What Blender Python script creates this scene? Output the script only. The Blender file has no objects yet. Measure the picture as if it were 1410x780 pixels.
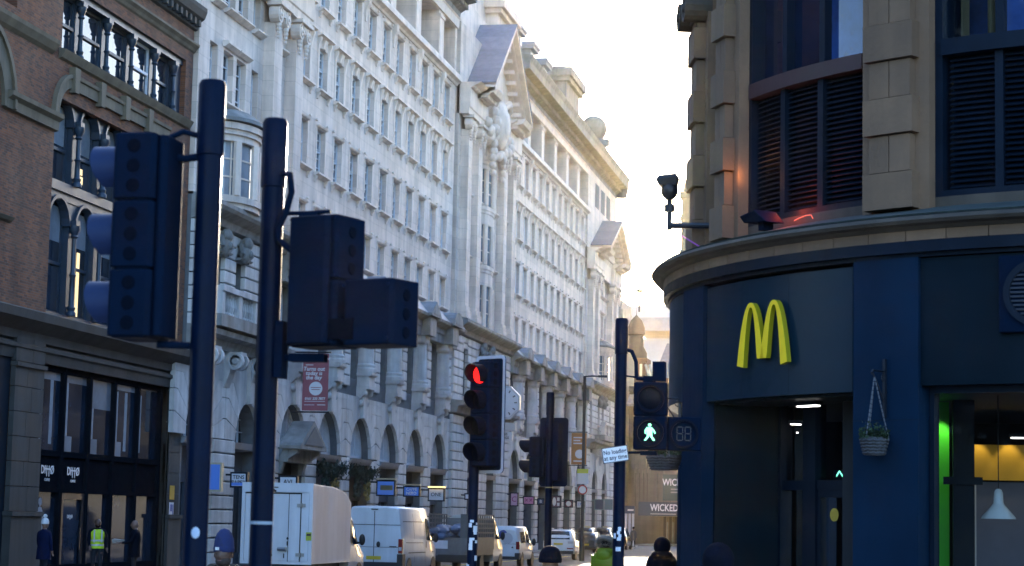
import bpy, bmesh, math, random
from math import sin, cos, pi, radians, sqrt, atan2
from mathutils import Vector, Matrix
random.seed(7)
SC = bpy.context.scene
COL = SC.collection

# ------------------------------------------------------------------ camera
cam_data = bpy.data.cameras.new("camera")
cam = bpy.data.objects.new("camera", cam_data); COL.objects.link(cam)
YAW, PITCH, ROLL, EYE = 0.18783397, 0.11429485, 0.02149669, 2.1
fw = Vector((-sin(YAW) * cos(PITCH), cos(YAW) * cos(PITCH), sin(PITCH)))
r0 = Vector((cos(YAW), sin(YAW), 0)); u0 = r0.cross(fw)
rt = r0 * cos(ROLL) + u0 * sin(ROLL); up = -r0 * sin(ROLL) + u0 * cos(ROLL)
cam.matrix_world = Matrix(((rt.x, up.x, -fw.x, 0), (rt.y, up.y, -fw.y, 0), (rt.z, up.z, -fw.z, EYE), (0, 0, 0, 1)))
cam_data.sensor_width = 36.0; cam_data.sensor_fit = 'HORIZONTAL'
cam_data.lens = 36.0 * 2860.0 / 1410.0
cam_data.clip_start = 0.1; cam_data.clip_end = 3000
cam_data.dof.use_dof = True; cam_data.dof.focus_distance = 45.0
cam_data.dof.aperture_fstop = cam_data.lens / 13.0
SC.camera = cam

# ------------------------------------------------------------------ sky, sun, exposure
SUN_AZ, SUN_EL = radians(-6.5), radians(10.5)          # azimuth from +Y towards +X
sun_dir = Vector((sin(SUN_AZ) * cos(SUN_EL), cos(SUN_AZ) * cos(SUN_EL), sin(SUN_EL)))
W = bpy.data.worlds.new("World"); SC.world = W; W.use_nodes = True
wn = W.node_tree.nodes; wl = W.node_tree.links
sky = wn.new('ShaderNodeTexSky'); sky.sky_type = 'NISHITA'; sky.sun_disc = False
sky.sun_elevation = SUN_EL; sky.sun_rotation = SUN_AZ
sky.air_density = 1.2; sky.dust_density = 1.5; sky.ozone_density = 3.0; sky.altitude = 50
bgn = wn['Background']; bgn.inputs[1].default_value = 0.15
tint = wn.new('ShaderNodeVectorMath'); tint.operation = 'MULTIPLY'; tint.inputs[1].default_value = (0.97, 0.97, 1.09)
wl.new(sky.outputs[0], tint.inputs[0]); wl.new(tint.outputs[0], bgn.inputs[0])
sun_data = bpy.data.lights.new("sun", 'SUN'); sun_data.energy = 3.0; sun_data.angle = radians(0.5)
sun_data.color = (1.0, 0.87, 0.68)
sun = bpy.data.objects.new("sun", sun_data); COL.objects.link(sun)
sun.rotation_mode = 'QUATERNION'; sun.rotation_quaternion = sun_dir.to_track_quat('Z', 'Y')
vs = SC.view_settings
vs.view_transform = 'Standard'; vs.look = 'None'; vs.gamma = 1.0; vs.use_curve_mapping = False
vs.exposure = 2.7
cy = SC.cycles
cy.max_bounces = 6; cy.diffuse_bounces = 3; cy.glossy_bounces = 3; cy.transmission_bounces = 4
cy.transparent_max_bounces = 12; cy.volume_bounces = 1
cy.use_denoising = True
cy.sample_clamp_indirect = 6.0
cy.caustics_reflective = False; cy.caustics_refractive = False

# ------------------------------------------------------------------ materials
MATS = {}
def mat(name, col, rough=0.6, metal=0.0, spec=0.5, noise=None, streak=0.0, bump=None, island=0.0,
        ashlar=None, brick=None, coat=0.0, emit=None, seed=0.0, plane='yz', sheen=0.0):
    m = bpy.data.materials.new(name); m.use_nodes = True
    nt = m.node_tree; n = nt.nodes; l = nt.links
    b = n['Principled BSDF']
    b.inputs['Roughness'].default_value = rough
    b.inputs['Metallic'].default_value = metal
    b.inputs['Specular IOR Level'].default_value = spec
    b.inputs['Coat Weight'].default_value = coat
    b.inputs['Coat Roughness'].default_value = 0.06
    if sheen: b.inputs['Sheen Weight'].default_value = sheen
    if emit:
        b.inputs['Emission Color'].default_value = (*emit[0], 1); b.inputs['Emission Strength'].default_value = emit[1]
    tc = n.new('ShaderNodeTexCoord')
    rgb = n.new('ShaderNodeRGB'); rgb.outputs[0].default_value = (*col, 1)
    cur = rgb.outputs[0]
    def scaled(cur, fac):
        s = n.new('ShaderNodeVectorMath'); s.operation = 'SCALE'
        l.new(cur, s.inputs[0]); l.new(fac, s.inputs['Scale']); return s.outputs[0]
    def rng(src, lo, hi, a=0.0, b_=1.0):
        q = n.new('ShaderNodeMapRange'); q.inputs['From Min'].default_value = a; q.inputs['From Max'].default_value = b_
        q.inputs['To Min'].default_value = lo; q.inputs['To Max'].default_value = hi
        l.new(src, q.inputs['Value']); return q.outputs[0]
    def swz():
        sp = n.new('ShaderNodeSeparateXYZ'); l.new(tc.outputs['Object'], sp.inputs[0])
        cb = n.new('ShaderNodeCombineXYZ')
        o = {'yz': ('Y', 'Z', 'X'), 'xz': ('X', 'Z', 'Y'), 'xy': ('X', 'Y', 'Z')}[plane]
        for k, ax in enumerate(o): l.new(sp.outputs[ax], cb.inputs[k])
        return cb.outputs[0]
    heights = []
    if brick:
        bw, bh, c2, mortar = brick
        t = n.new('ShaderNodeTexBrick'); l.new(swz(), t.inputs['Vector'])
        t.inputs['Scale'].default_value = 1.0; t.inputs['Brick Width'].default_value = bw; t.inputs['Row Height'].default_value = bh
        t.inputs['Mortar Size'].default_value = 0.007; t.inputs['Mortar Smooth'].default_value = 0.3
        t.inputs['Color1'].default_value = (*col, 1); t.inputs['Color2'].default_value = (*c2, 1)
        t.inputs['Mortar'].default_value = (*mortar, 1); t.inputs['Bias'].default_value = 0.0
        cur = t.outputs['Color']; heights.append((t.outputs['Fac'], -0.5))
    if ashlar:
        bw, bh, dark = ashlar
        t = n.new('ShaderNodeTexBrick'); l.new(swz(), t.inputs['Vector'])
        t.inputs['Scale'].default_value = 1.0; t.inputs['Brick Width'].default_value = bw; t.inputs['Row Height'].default_value = bh
        t.inputs['Mortar Size'].default_value = 0.012; t.inputs['Mortar Smooth'].default_value = 0.2
        t.inputs['Color1'].default_value = (1, 1, 1, 1); t.inputs['Color2'].default_value = (0.86, 0.87, 0.88, 1)
        t.inputs['Mortar'].default_value = (dark, dark, dark, 1)
        mx = n.new('ShaderNodeVectorMath'); mx.operation = 'MULTIPLY'
        l.new(cur, mx.inputs[0]); l.new(t.outputs['Color'], mx.inputs[1]); cur = mx.outputs[0]
        heights.append((t.outputs['Fac'], -0.4))
    if noise:
        sc_, am = noise
        t = n.new('ShaderNodeTexNoise'); l.new(tc.outputs['Object'], t.inputs['Vector'])
        t.inputs['Scale'].default_value = sc_; t.inputs['Detail'].default_value = 6; t.inputs['Roughness'].default_value = 0.62
        cur = scaled(cur, rng(t.outputs['Fac'], 1 - am, 1 + am, 0.3, 0.7))
        l.new(rng(t.outputs['Fac'], rough * 0.85, min(1, rough * 1.15), 0.3, 0.7), b.inputs['Roughness'])
    if streak:
        mp = n.new('ShaderNodeMapping'); mp.inputs['Scale'].default_value = (1.6, 1.6, 0.16)
        l.new(tc.outputs['Object'], mp.inputs[0])
        t = n.new('ShaderNodeTexNoise'); l.new(mp.outputs[0], t.inputs['Vector'])
        t.inputs['Scale'].default_value = 1.0; t.inputs['Detail'].default_value = 5; t.inputs['Roughness'].default_value = 0.6
        cur = scaled(cur, rng(t.outputs['Fac'], 1 - streak, 1.06, 0.36, 0.62))
    if island:
        g = n.new('ShaderNodeNewGeometry')
        cur = scaled(cur, rng(g.outputs['Random Per Island'], 1 - island, 1 + island))
    if cur is not rgb.outputs[0]: l.new(cur, b.inputs['Base Color'])
    else: b.inputs['Base Color'].default_value = (*col, 1)
    if bump:
        t = n.new('ShaderNodeTexNoise'); l.new(tc.outputs['Object'], t.inputs['Vector'])
        t.inputs['Scale'].default_value = bump[0]; t.inputs['Detail'].default_value = 5
        heights.append((t.outputs['Fac'], bump[1]))
    if heights:
        prev = None
        for h, st in heights:
            bp = n.new('ShaderNodeBump'); bp.inputs['Strength'].default_value = min(1, abs(st)); bp.inputs['Distance'].default_value = 0.02
            bp.invert = st < 0; l.new(h, bp.inputs['Height'])
            if prev: l.new(prev, bp.inputs['Normal'])
            prev = bp.outputs[0]
        l.new(prev, b.inputs['Normal'])
    MATS[name] = m
    return m

def glass(name, tint=(0.9, 0.95, 1.0), rough=0.02, ior=1.5):
    """See-through shop glass: mirror reflection by Fresnel over a straight view through."""
    m = bpy.data.materials.new(name); m.use_nodes = True
    n = m.node_tree.nodes; l = m.node_tree.links
    n.remove(n['Principled BSDF'])
    tr = n.new('ShaderNodeBsdfTransparent'); tr.inputs[0].default_value = (*tint, 1)
    gl = n.new('ShaderNodeBsdfGlossy'); gl.inputs['Roughness'].default_value = rough
    fr = n.new('ShaderNodeFresnel'); fr.inputs[0].default_value = ior
    mx = n.new('ShaderNodeMixShader')
    l.new(fr.outputs[0], mx.inputs[0]); l.new(tr.outputs[0], mx.inputs[1]); l.new(gl.outputs[0], mx.inputs[2])
    l.new(mx.outputs[0], n['Material Output'].inputs[0])
    MATS[name] = m
    return m

stone = mat('portland_stone', (0.77, 0.645, 0.56), 0.85, noise=(0.7, 0.18), streak=0.22, ashlar=(1.5, 0.62, 0.72), bump=(14, 0.08))
stone_plain = mat('portland_trim', (0.78, 0.66, 0.575), 0.85, noise=(1.1, 0.14), streak=0.18, bump=(16, 0.08))
stone_block = mat('portland_rustic', (0.60, 0.59, 0.58), 0.88, noise=(1.3, 0.16), streak=0.25, island=0.09, bump=(12, 0.12))
stone_lower = mat('greyed_lower_stone', (0.52, 0.52, 0.525), 0.88, noise=(1.1, 0.2), streak=0.3, bump=(14, 0.12))  # trim stone greyed to offset warm bounce light from the street
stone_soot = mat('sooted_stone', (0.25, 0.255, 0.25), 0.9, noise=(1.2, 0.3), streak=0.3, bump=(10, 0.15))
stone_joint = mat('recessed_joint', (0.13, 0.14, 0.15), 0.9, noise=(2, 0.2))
lead = mat('lead_sheet', (0.23, 0.25, 0.28), 0.6, noise=(1.5, 0.2), bump=(4, 0.1))
slate = mat('slate', (0.17, 0.19, 0.24), 0.55, noise=(2.5, 0.25), island=0.12)
win_paint = mat('white_window_paint', (0.62, 0.65, 0.70), 0.5, noise=(3, 0.1))
pane_dark = mat('window_pane', (0.018, 0.026, 0.040), 0.04, spec=0.8, noise=(0.35, 0.7), bump=(0.9, 0.05))
pane_blind = mat('pane_with_blind', (0.20, 0.23, 0.27), 0.07, spec=0.7, noise=(0.3, 0.5), bump=(0.8, 0.05))
shop_dark = mat('dark_shopfront', (0.012, 0.020, 0.032), 0.5, noise=(2, 0.25), spec=.2)
shop_grey = mat('grey_shopfront', (0.06, 0.08, 0.105), 0.5, noise=(2, 0.25))
red_brick = mat('red_brick', (0.225, 0.080, 0.034), 0.9, brick=(0.235, 0.078, (0.080, 0.035, 0.024), (0.125, 0.10, 0.08)), noise=(0.8, 0.22), streak=0.25, bump=(20, 0.1))
sandstone = mat('buff_sandstone', (0.155, 0.13, 0.092), 0.88, noise=(1.4, 0.2), streak=0.3, island=0.05, bump=(14, 0.12))
sand_dark = mat('sooted_sandstone', (0.05, 0.053, 0.053), 0.9, noise=(1.5, 0.28), streak=0.3, bump=(12, 0.12))
blue_frame = mat('slate_blue_paint', (0.016, 0.034, 0.058), 0.45, noise=(3, 0.2))
iron_black = mat('black_iron', (0.004, 0.008, 0.016), 0.45, noise=(4, 0.2))
curtain_m = mat('pale_curtain', (0.30, 0.31, 0.34), 0.9, noise=(3, 0.2))
lit_room = mat('lit_room', (0.6, 0.45, 0.22), 0.8, emit=((1.0, 0.72, 0.36), 0.22), noise=(1.2, 0.4))  # glowing colour that imitates warm sky mirrored in panes
asphalt = mat('asphalt', (0.05, 0.05, 0.052), 0.82, noise=(0.5, 0.22), bump=(60, 0.3), plane='xy')
paving = mat('paving_flags', (0.21, 0.20, 0.19), 0.85, noise=(0.8, 0.2), ashlar=(0.9, 0.6, 0.5), bump=(30, 0.2), plane='xy')
kerbm = mat('granite_kerb', (0.28, 0.28, 0.28), 0.8, noise=(6, 0.2))
road_white = mat('road_paint', (0.72, 0.72, 0.70), 0.7, noise=(5, 0.15))
road_yellow = mat('yellow_road_paint', (0.62, 0.45, 0.06), 0.7, noise=(5, 0.15))
sig_black = mat('signal_black', (0.0015, 0.0075, 0.022), 0.8, noise=(3, 0.25), spec=0.05, bump=(60, 0.05))
sig_side = mat('signal_knockout', (0.0006, 0.003, 0.009), 0.8, spec=0.05)
visor_m = mat('signal_visor', (0.010, 0.022, 0.07), 0.5, spec=0.2)
pole_m = mat('pole_black', (0.001, 0.006, 0.021), 0.34, noise=(5, 0.25), spec=0.06)
sig_white = mat('signal_border_white', (0.36, 0.38, 0.46), 0.5, noise=(6, 0.08))
lens_dark = mat('unlit_lens', (0.0008, 0.003, 0.009), 0.35, spec=0.08)
lens_red = mat('lit_red_lens', (0.5, 0.01, 0.008), 0.3, emit=((1.0, 0.01, 0.01), 0.45))
visor_in = mat('black_visor', (0.004, 0.006, 0.014), 0.6, spec=.05)
lens_green = mat('lit_green_man', (0.3, 0.8, 0.6), 0.3, emit=((0.22, 1.0, 0.52), 0.42))
rubber = mat('black_rubber', (0.012, 0.012, 0.014), 0.7)

# ------------------------------------------------------------------ mesh building
SPLIT_PARTS = {'pane', 'shop_pane', 'colonnette', 'blind', 'curtain', 'bracket', 'sticker', 'wheel_arch', 'tail_lamp', 'side_window', 'cab_window', 'reverse_lamp', 'reflector', 'roof_rail', 'sign_box', 'logo', 'console', 'chain', 'reflective_band', 'column', 'side_rail', 'handle'}
class MB:
    def __init__(s): s.v = []; s.f = []; s.m = []; s.mi = 0
    def add(s, vs, fs):
        o = len(s.v); s.v.extend([tuple(q) for q in vs])
        for f in fs: s.f.append([i + o for i in f]); s.m.append(s.mi)
    def box(s, x0, x1, y0, y1, z0, z1, T=None):
        v = [(x0, y0, z0), (x1, y0, z0), (x1, y1, z0), (x0, y1, z0), (x0, y0, z1), (x1, y0, z1), (x1, y1, z1), (x0, y1, z1)]
        if T: v = [T @ Vector(q) for q in v]
        s.add(v, [(3, 2, 1, 0), (4, 5, 6, 7), (0, 1, 5, 4), (1, 2, 6, 5), (2, 3, 7, 6), (3, 0, 4, 7)])
    def quad(s, a, b, c, d): s.add([a, b, c, d], [(0, 1, 2, 3)])
    def poly(s, pts): s.add(pts, [tuple(range(len(pts)))])
    def prism(s, pts, axis, a, b, T=None):
        """pts: 2D outline. axis x: (y,z); y: (x,z); z: (x,y)."""
        def P(p, t):
            q = {'x': (t, p[0], p[1]), 'y': (p[0], t, p[1]), 'z': (p[0], p[1], t)}[axis]
            return tuple(T @ Vector(q)) if T else q
        n = len(pts)
        vs = [P(p, a) for p in pts] + [P(p, b) for p in pts]
        fs = [tuple(range(n - 1, -1, -1)), tuple(range(n, 2 * n))] + [(i, (i + 1) % n, (i + 1) % n + n, i + n) for i in range(n)]
        s.add(vs, fs)
    def loft(s, rings, closed=True, caps=True):
        n = len(rings[0]); vs = [p for r in rings for p in r]; fs = []
        for k in range(len(rings) - 1):
            for i in range(n if closed else n - 1):
                j = (i + 1) % n
                fs.append((k * n + i, k * n + j, (k + 1) * n + j, (k + 1) * n + i))
        if caps and closed:
            fs.append(tuple(range(n - 1, -1, -1))); o = (len(rings) - 1) * n; fs.append(tuple(range(o, o + n)))
        s.add(vs, fs)
    def tube(s, path, r, n=8, caps=True):
        path = [Vector(p) for p in path]; rings = []
        rr = r if isinstance(r, (list, tuple)) else [r] * len(path)
        for i, p in enumerate(path):
            a = path[max(0, i - 1)]; b = path[min(len(path) - 1, i + 1)]
            d = (b - a).normalized()
            ref = Vector((0, 0, 1)) if abs(d.z) < 0.9 else Vector((1, 0, 0))
            e1 = d.cross(ref).normalized(); e2 = d.cross(e1)
            rings.append([p + (e1 * cos(2 * pi * k / n) + e2 * sin(2 * pi * k / n)) * rr[i] for k in range(n)])
        s.loft(rings, True, caps)
    def lathe(s, prof, c=(0, 0, 0), n=16, a0=0.0, a1=2 * pi, T=None, sx=1.0, sy=1.0, ring=False):
        if ring: prof = list(prof) + [prof[0]]
        full = abs(a1 - a0 - 2 * pi) < 1e-6
        m = n if full else n + 1
        rings = []
        for r, z in prof:
            rg = [(c[0] + sx * r * cos(a0 + (a1 - a0) * k / n), c[1] + sy * r * sin(a0 + (a1 - a0) * k / n), c[2] + z) for k in range(m)]
            if T: rg = [tuple(T @ Vector(q)) for q in rg]
            rings.append(rg)
        s.loft(rings, full, full and not ring)
    def ball(s, c, r, n=12, m=8, sc=(1, 1, 1), T=None, fn=None):
        prof = []
        rings = []
        for j in range(m + 1):
            th = pi * j / m; z = -cos(th); rr = max(sin(th), 1e-3)
            ring = []
            for k in range(n):
                q = Vector((rr * cos(2 * pi * k / n), rr * sin(2 * pi * k / n), z))
                if fn: q = fn(q)
                q = Vector((q.x * r * sc[0] + c[0], q.y * r * sc[1] + c[1], q.z * r * sc[2] + c[2]))
                ring.append(tuple(T @ q) if T else tuple(q))
            rings.append(ring)
        s.loft(rings, True, True)
    def clusters(s, cell=0.45):
        """split into groups of faces that stand clear of each other; [] when it is all one piece"""
        n = len(s.v); par = list(range(n))
        def find(a):
            while par[a] != a: par[a] = par[par[a]]; a = par[a]
            return a
        for f in s.f:
            r = find(f[0])
            for i in f[1:]: par[find(i)] = r
        box = {}
        for i, p in enumerate(s.v):
            r = find(i); b = box.get(r)
            if b is None: box[r] = [p[0], p[1], p[2], p[0], p[1], p[2]]
            else:
                for k in range(3):
                    if p[k] < b[k]: b[k] = p[k]
                    if p[k] > b[k + 3]: b[k + 3] = p[k]
        seen = {}
        for r, b in box.items():
            lo = [int(math.floor((b[k] - .12) / cell)) for k in range(3)]; hi = [int(math.floor((b[k + 3] + .12) / cell)) for k in range(3)]
            if (hi[0] - lo[0] + 1) * (hi[1] - lo[1] + 1) * (hi[2] - lo[2] + 1) > 60000:
                lo = [lo[0], lo[1], 0]; hi = [hi[0], hi[1], 60]
            for i in range(lo[0], hi[0] + 1):
                for j in range(lo[1], hi[1] + 1):
                    for k in range(lo[2], hi[2] + 1):
                        q = seen.get((i, j, k))
                        if q is None: seen[(i, j, k)] = r
                        else: par[find(r)] = find(q)
        out = {}
        for fi, f in enumerate(s.f): out.setdefault(find(f[0]), []).append(fi)
        return list(out.values())
    def build(s, name, mats, parent=None, smooth=False, loc=None, bevel=None, auto=None):
        top = parent is not None and parent.type == 'EMPTY' and parent.get('category') == 'building'
        if len(s.f) > 1 and (top or (parent is not None and name in SPLIT_PARTS)):
            cl = s.clusters()
            if 1 < len(cl) <= (45 if top else 8):
                first = None
                for fs in cl:
                    m = MB(); mp = {}
                    for fi in fs:
                        g = []
                        for i in s.f[fi]:
                            if i not in mp: mp[i] = len(m.v); m.v.append(s.v[i])
                            g.append(mp[i])
                        m.f.append(g); m.m.append(s.m[fi])
                    o = m.build_one(name, mats, parent, smooth, loc, bevel, auto)
                    first = first or o
                return first
        return s.build_one(name, mats, parent, smooth, loc, bevel, auto)
    def build_one(s, name, mats, parent=None, smooth=False, loc=None, bevel=None, auto=None):
        me = bpy.data.meshes.new(name)
        me.from_pydata([tuple(v) for v in s.v], [], s.f)
        if not isinstance(mats, (list, tuple)): mats = [mats]
        for m in mats: me.materials.append(m)
        me.polygons.foreach_set('material_index', s.m)
        bm = bmesh.new(); bm.from_mesh(me); bmesh.ops.recalc_face_normals(bm, faces=bm.faces); bm.to_mesh(me); bm.free()
        if smooth: me.polygons.foreach_set('use_smooth', [True] * len(me.polygons))
        o = bpy.data.objects.new(name, me); COL.objects.link(o)
        if smooth:
            try: me.set_sharp_from_angle(angle=radians(auto or 40))
            except Exception: pass
        if loc: o.location = loc
        if parent is not None: o.parent = parent
        if bevel:
            b = o.modifiers.new('bevel', 'BEVEL'); b.width = bevel; b.segments = 2; b.limit_method = 'ANGLE'
        return o

def tag(o, label=None, cat=None, group=None, kind=None):
    if label: o['label'] = label
    if cat: o['category'] = cat
    if group: o['group'] = group
    if kind: o['kind'] = kind
    return o
def thing(name, label, cat, loc=(0, 0, 0), rz=0.0, group=None):
    o = bpy.data.objects.new(name, None); COL.objects.link(o)
    o.location = loc; o.rotation_euler = (0, 0, rz); o.empty_display_size = 0.2
    return tag(o, label, cat, group)
def cp(o, parent, loc=None, rz=None, deep=True):
    c = o.copy(); COL.objects.link(c); c.parent = parent
    if loc is not None: c.location = loc
    if rz is not None: c.rotation_euler = (0, 0, rz)
    if deep:
        for ch in o.children: cp(ch, c)
    return c
def flat(o):
    bpy.context.view_layer.update(); return o

FONT = bpy.data.fonts.load("<builtin>") if False else None
def text(s, size, m, parent=None, T=None, name='lettering', ext=0.004, bold=0.0, align='CENTER', shear=0.0, spacing=1.0, squeeze=1.0, line=1.0):
    """Lettering as a mesh, standing in the XZ plane facing -Y, centred on T's origin."""
    cu = bpy.data.curves.new('lettering_curve', 'FONT'); cu.body = s; cu.size = size; cu.align_x = align; cu.align_y = 'CENTER'
    cu.extrude = ext; cu.offset = bold; cu.shear = shear; cu.space_character = spacing; cu.space_line = line; cu.resolution_u = 3
    t = bpy.data.objects.new('lettering_tmp', cu); COL.objects.link(t)
    bpy.context.view_layer.update()
    me = bpy.data.meshes.new_from_object(t.evaluated_get(bpy.context.evaluated_depsgraph_get()))
    bpy.data.objects.remove(t); bpy.data.curves.remove(cu)
    me.transform(Matrix.Rotation(pi / 2, 4, 'X') @ Matrix.Diagonal((squeeze, 1, 1, 1)))
    if T: me.transform(T)
    me.materials.clear(); me.materials.append(m)
    o = bpy.data.objects.new(name, me); COL.objects.link(o)
    if parent is not None: o.parent = parent
    return o
def TR(x, y, z, rz=0.0): return Matrix.Translation((x, y, z)) @ Matrix.Rotation(rz, 4, 'Z')
FACE_X = pi / 2          # turns a -Y facing thing to face +X (the street, for the left-hand buildings)

# ------------------------------------------------------------------ ground
g = MB(); g.quad((-600, -200, -0.004), (600, -200, -0.004), (600, 1500, -0.004), (-600, 1500, -0.004))
tag(g.build('ground', asphalt), kind='structure')
g = MB(); g.quad((-21.2, -60, 0), (-2.0, -60, 0), (-2.0, 420, 0), (-21.2, 420, 0)); g.quad((-600, 11, 0.001), (-21.2, 11, 0.001), (-21.2, 24, 0.001), (-600, 24, 0.001)); g.quad((-24.4, 131, 0.001), (-21.2, 131, 0.001), (-21.2, 194, 0.001), (-24.4, 194, 0.001)); g.quad((-2, -4, .001), (500, -4, .001), (500, 11, .001), (-2, 11, .001))
tag(g.build('road', asphalt), kind='structure')
g = MB(); g.box(-26.1, -21.35, 24.2, 131, -0.2, 0.12); g.box(-26.1, -24.55, 131, 194, -0.2, 0.12); g.box(-26.1, -21.35, 205, 420, -0.2, 0.12); g.box(-26.1, -21.35, -60, 10.8, -.2, .12)
tag(g.build('pavement', paving), kind='structure')
g = MB(); g.box(-21.35, -21.2, 24.2, 131, -0.2, 0.125); g.box(-24.55, -24.4, 131, 194, -.2, .125); g.box(-24.4, -21.2, 130.85, 131, -.2, .125); g.box(-21.35, -21.2, 205, 420, -.2, .125)
tag(g.build('kerb', kerbm), kind='structure')
g = MB(); g.box(-5.6, 40, 11.5, 19.4, -0.2, 0.12); g.box(-5.6, -2.75, 19.4, 200, -0.2, 0.12)
tag(g.build('pavement_by_restaurant', paving), kind='structure')
g = MB(); g.box(-6.5, 6, -8, 10.6, -0.2, 0.115)
tag(g.build('pavement_near', paving), kind='structure')
g = MB()
for y in range(52, 190, 6): g.box(-13.1, -13.0, y, y + 3, 0.001, 0.005)
for k in range(8): g.box(-20.5 + k * 1.9, -19.9 + k * 1.9, 24, 27, 0.001, 0.005)
g.box(-20.5, -6, 30.0, 30.3, 0.001, 0.005)
tag(g.build('road_markings', road_white), kind='structure')
g = MB()
for x in (-20.85, -20.65): g.box(x, x + 0.08, 48, 130, 0.002, 0.006)
tag(g.build('yellow_line_markings', road_yellow), kind='structure')

# ================================================================== WHITE STONE OFFICE BLOCK (left side of the street)
XW = -26.0
wb = thing('office_building', 'long white stone office block with rows of tall windows, columns and street arches', 'building', (0, 0, 0))

def wall_holes(mb, X, y0, y1, z0, z1, holes, depth, floor_hole=True):
    ys = sorted({y0, y1, *[h[0] for h in holes], *[h[1] for h in holes]})
    zs = sorted({z0, z1, *[h[2] for h in holes], *[h[3] for h in holes]})
    for i in range(len(ys) - 1):
        for j in range(len(zs) - 1):
            a, b, c, d = ys[i], ys[i + 1], zs[j], zs[j + 1]
            my, mz = (a + b) / 2, (c + d) / 2
            if any(h[0] < my < h[1] and h[2] < mz < h[3] for h in holes): continue
            mb.quad((X, a, c), (X, b, c), (X, b, d), (X, a, d))
    for a, b, c, d in holes:
        q = X - depth
        mb.quad((X, a, c), (q, a, c), (q, a, d), (X, a, d)); mb.quad((X, b, c), (q, b, c), (q, b, d), (X, b, d))
        mb.quad((X, a, d), (X, b, d), (q, b, d), (q, a, d)); mb.quad((X, a, c), (X, b, c), (q, b, c), (q, a, c))
def extr_y(mb, prof, y0, y1, X=XW):       # prof: (projection, z)
    mb.prism([(X + p, z) for p, z in prof], 'y', y0, y1)

NEAR = [86.75 + 2.86 * i for i in range(11)]
FAR = [138.6 + 2.86 * i for i in range(11)]
WINGS = ((NEAR, 84.3, 117.7), (FAR, 135.4, 169.4))
ROWS = {'C': (14.15, 15.82), 'B': (17.45, 19.55), 'A': (21.25, 23.25), 'Z': (25.0, 27.1)}
WH = 0.68
REC = 0.27                 # how far the sashes sit back from the wall face

body = MB()
for cs, y0, y1 in WINGS:
    holes = [(c - WH, c + WH, a, b) for c in cs for a, b in ROWS.values()]
    wall_holes(body, XW, y0, y1, 13.9, 28.0, holes, 0.36)
    body.quad((XW - 1.0, y0, 13.9), (XW - 1.0, y1, 13.9), (XW - 1.0, y1, 28), (XW - 1.0, y0, 28))
    # loggia storey: piers, back wall, lintel
    L = []
    for k in range(0, 11, 2):
        a = cs[0] - 1.43 - 1.1 + 2.86 * k
        if k == 0: a += 0
        L.append(a)
    lo = []
    for k in range(6):
        a = y0 + 1.35 + k * 5.66; b = a + 4.5
        lo.append((a, min(b, y1 - 0.5), 28.2, 30.95))
    wall_holes(body, XW, y0, y1, 28.0, 31.6, lo, 1.7)
    body.quad((XW - 1.7, y0, 28.0), (XW - 1.7, y1, 28.0), (XW - 1.7, y1, 31.6), (XW - 1.7, y0, 31.6))
# end walls, back, roof deck
body.box(-46, XW - 1.9, 72.45, 186.0, 0.0, 33.5)
body_o = body.build('wall', stone, wb)

# ---- windows of the upper floors: each one a part, with pane, sill and hood of its own
fr = MB()
H = 1.0
def frame_mesh(h, w=WH, bars=4):
    f = MB(); t = 0.05
    f.box(0, 0.07, -w, -w + 0.09, 0, h); f.box(0, 0.07, w - 0.09, w, 0, h)
    f.box(0, 0.07, -w + .09, w - .09, h - 0.1, h); f.box(0, 0.07, -w + .09, w - .09, 0, 0.12)
    f.box(0.005, 0.075, -0.045, 0.045, 0.12, h - 0.1)
    f.box(0.01, 0.09, -w + .09, w - .09, h * 0.52, h * 0.52 + 0.07)
    for k in range(1, bars + 1):
        z = h * k / (bars + 1)
        f.box(0.012, 0.05, -w + .09, w - .09, z - 0.016, z + 0.016)
    return f
proto = {}
def sill_mesh(corbel=True):
    s = MB()
    extr_y(s, [(0, -0.14), (0.06, -0.14), (0.2, -0.05), (0.25, -0.05), (0.25, 0.03), (0, 0.05)], -WH - 0.32, WH + 0.32, 0)
    if corbel:
        for q in (-WH - 0.16, WH + 0.16):
            extr_y(s, [(0, -0.42), (0.06, -0.40), (0.08, -0.3), (0.14, -0.2), (0.16, -0.12), (0, -0.12)], q - 0.09, q + 0.09, 0)
    return s
def hood_mesh():
    s = MB()
    extr_y(s, [(0, 0.42), (0.06, 0.42), (0.22, 0.5), (0.27, 0.5), (0.27, 0.56), (0, 0.64)], -WH - 0.42, WH + 0.42, 0)
    for q in (-WH - 0.2, WH + 0.2):
        extr_y(s, [(0, -0.3), (0.03, -0.3), (0.08, 0.1), (0.16, 0.3), (0.16, 0.42), (0, 0.42)], q - 0.1, q + 0.1, 0)
    extr_y(s, [(0, 0.02), (0.05, 0.02), (0.16, 0.42), (0, 0.42)], -0.22, 0.22, 0)
    s.box(0, 0.025, -WH - .26, -WH, -2.0, 0.02); s.box(0, 0.025, WH, WH + .26, -2.0, 0.02)
    return s
def label_mesh(drop=True):
    s = MB()
    w = WH
    extr_y(s, [(0, 0.05), (0.10, 0.06), (0.14, 0.12), (0, 0.15)], -w - 0.12, w + 0.12, 0)
    s.box(0, 0.025, -w - .16, -w, -1.6, 0.04); s.box(0, 0.025, w, w + .16, -1.6, 0.04)
    for q in (-w - .22, w + .22):
        s.box(0, 0.10, q - 0.09, q + 0.09, 0.28, 0.36)
    return s
cols_row = {}
RB = random.Random(11); blind_cream = mat('cream_blind', (.42, .39, .33), .8, noise=(2, .1))
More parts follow.
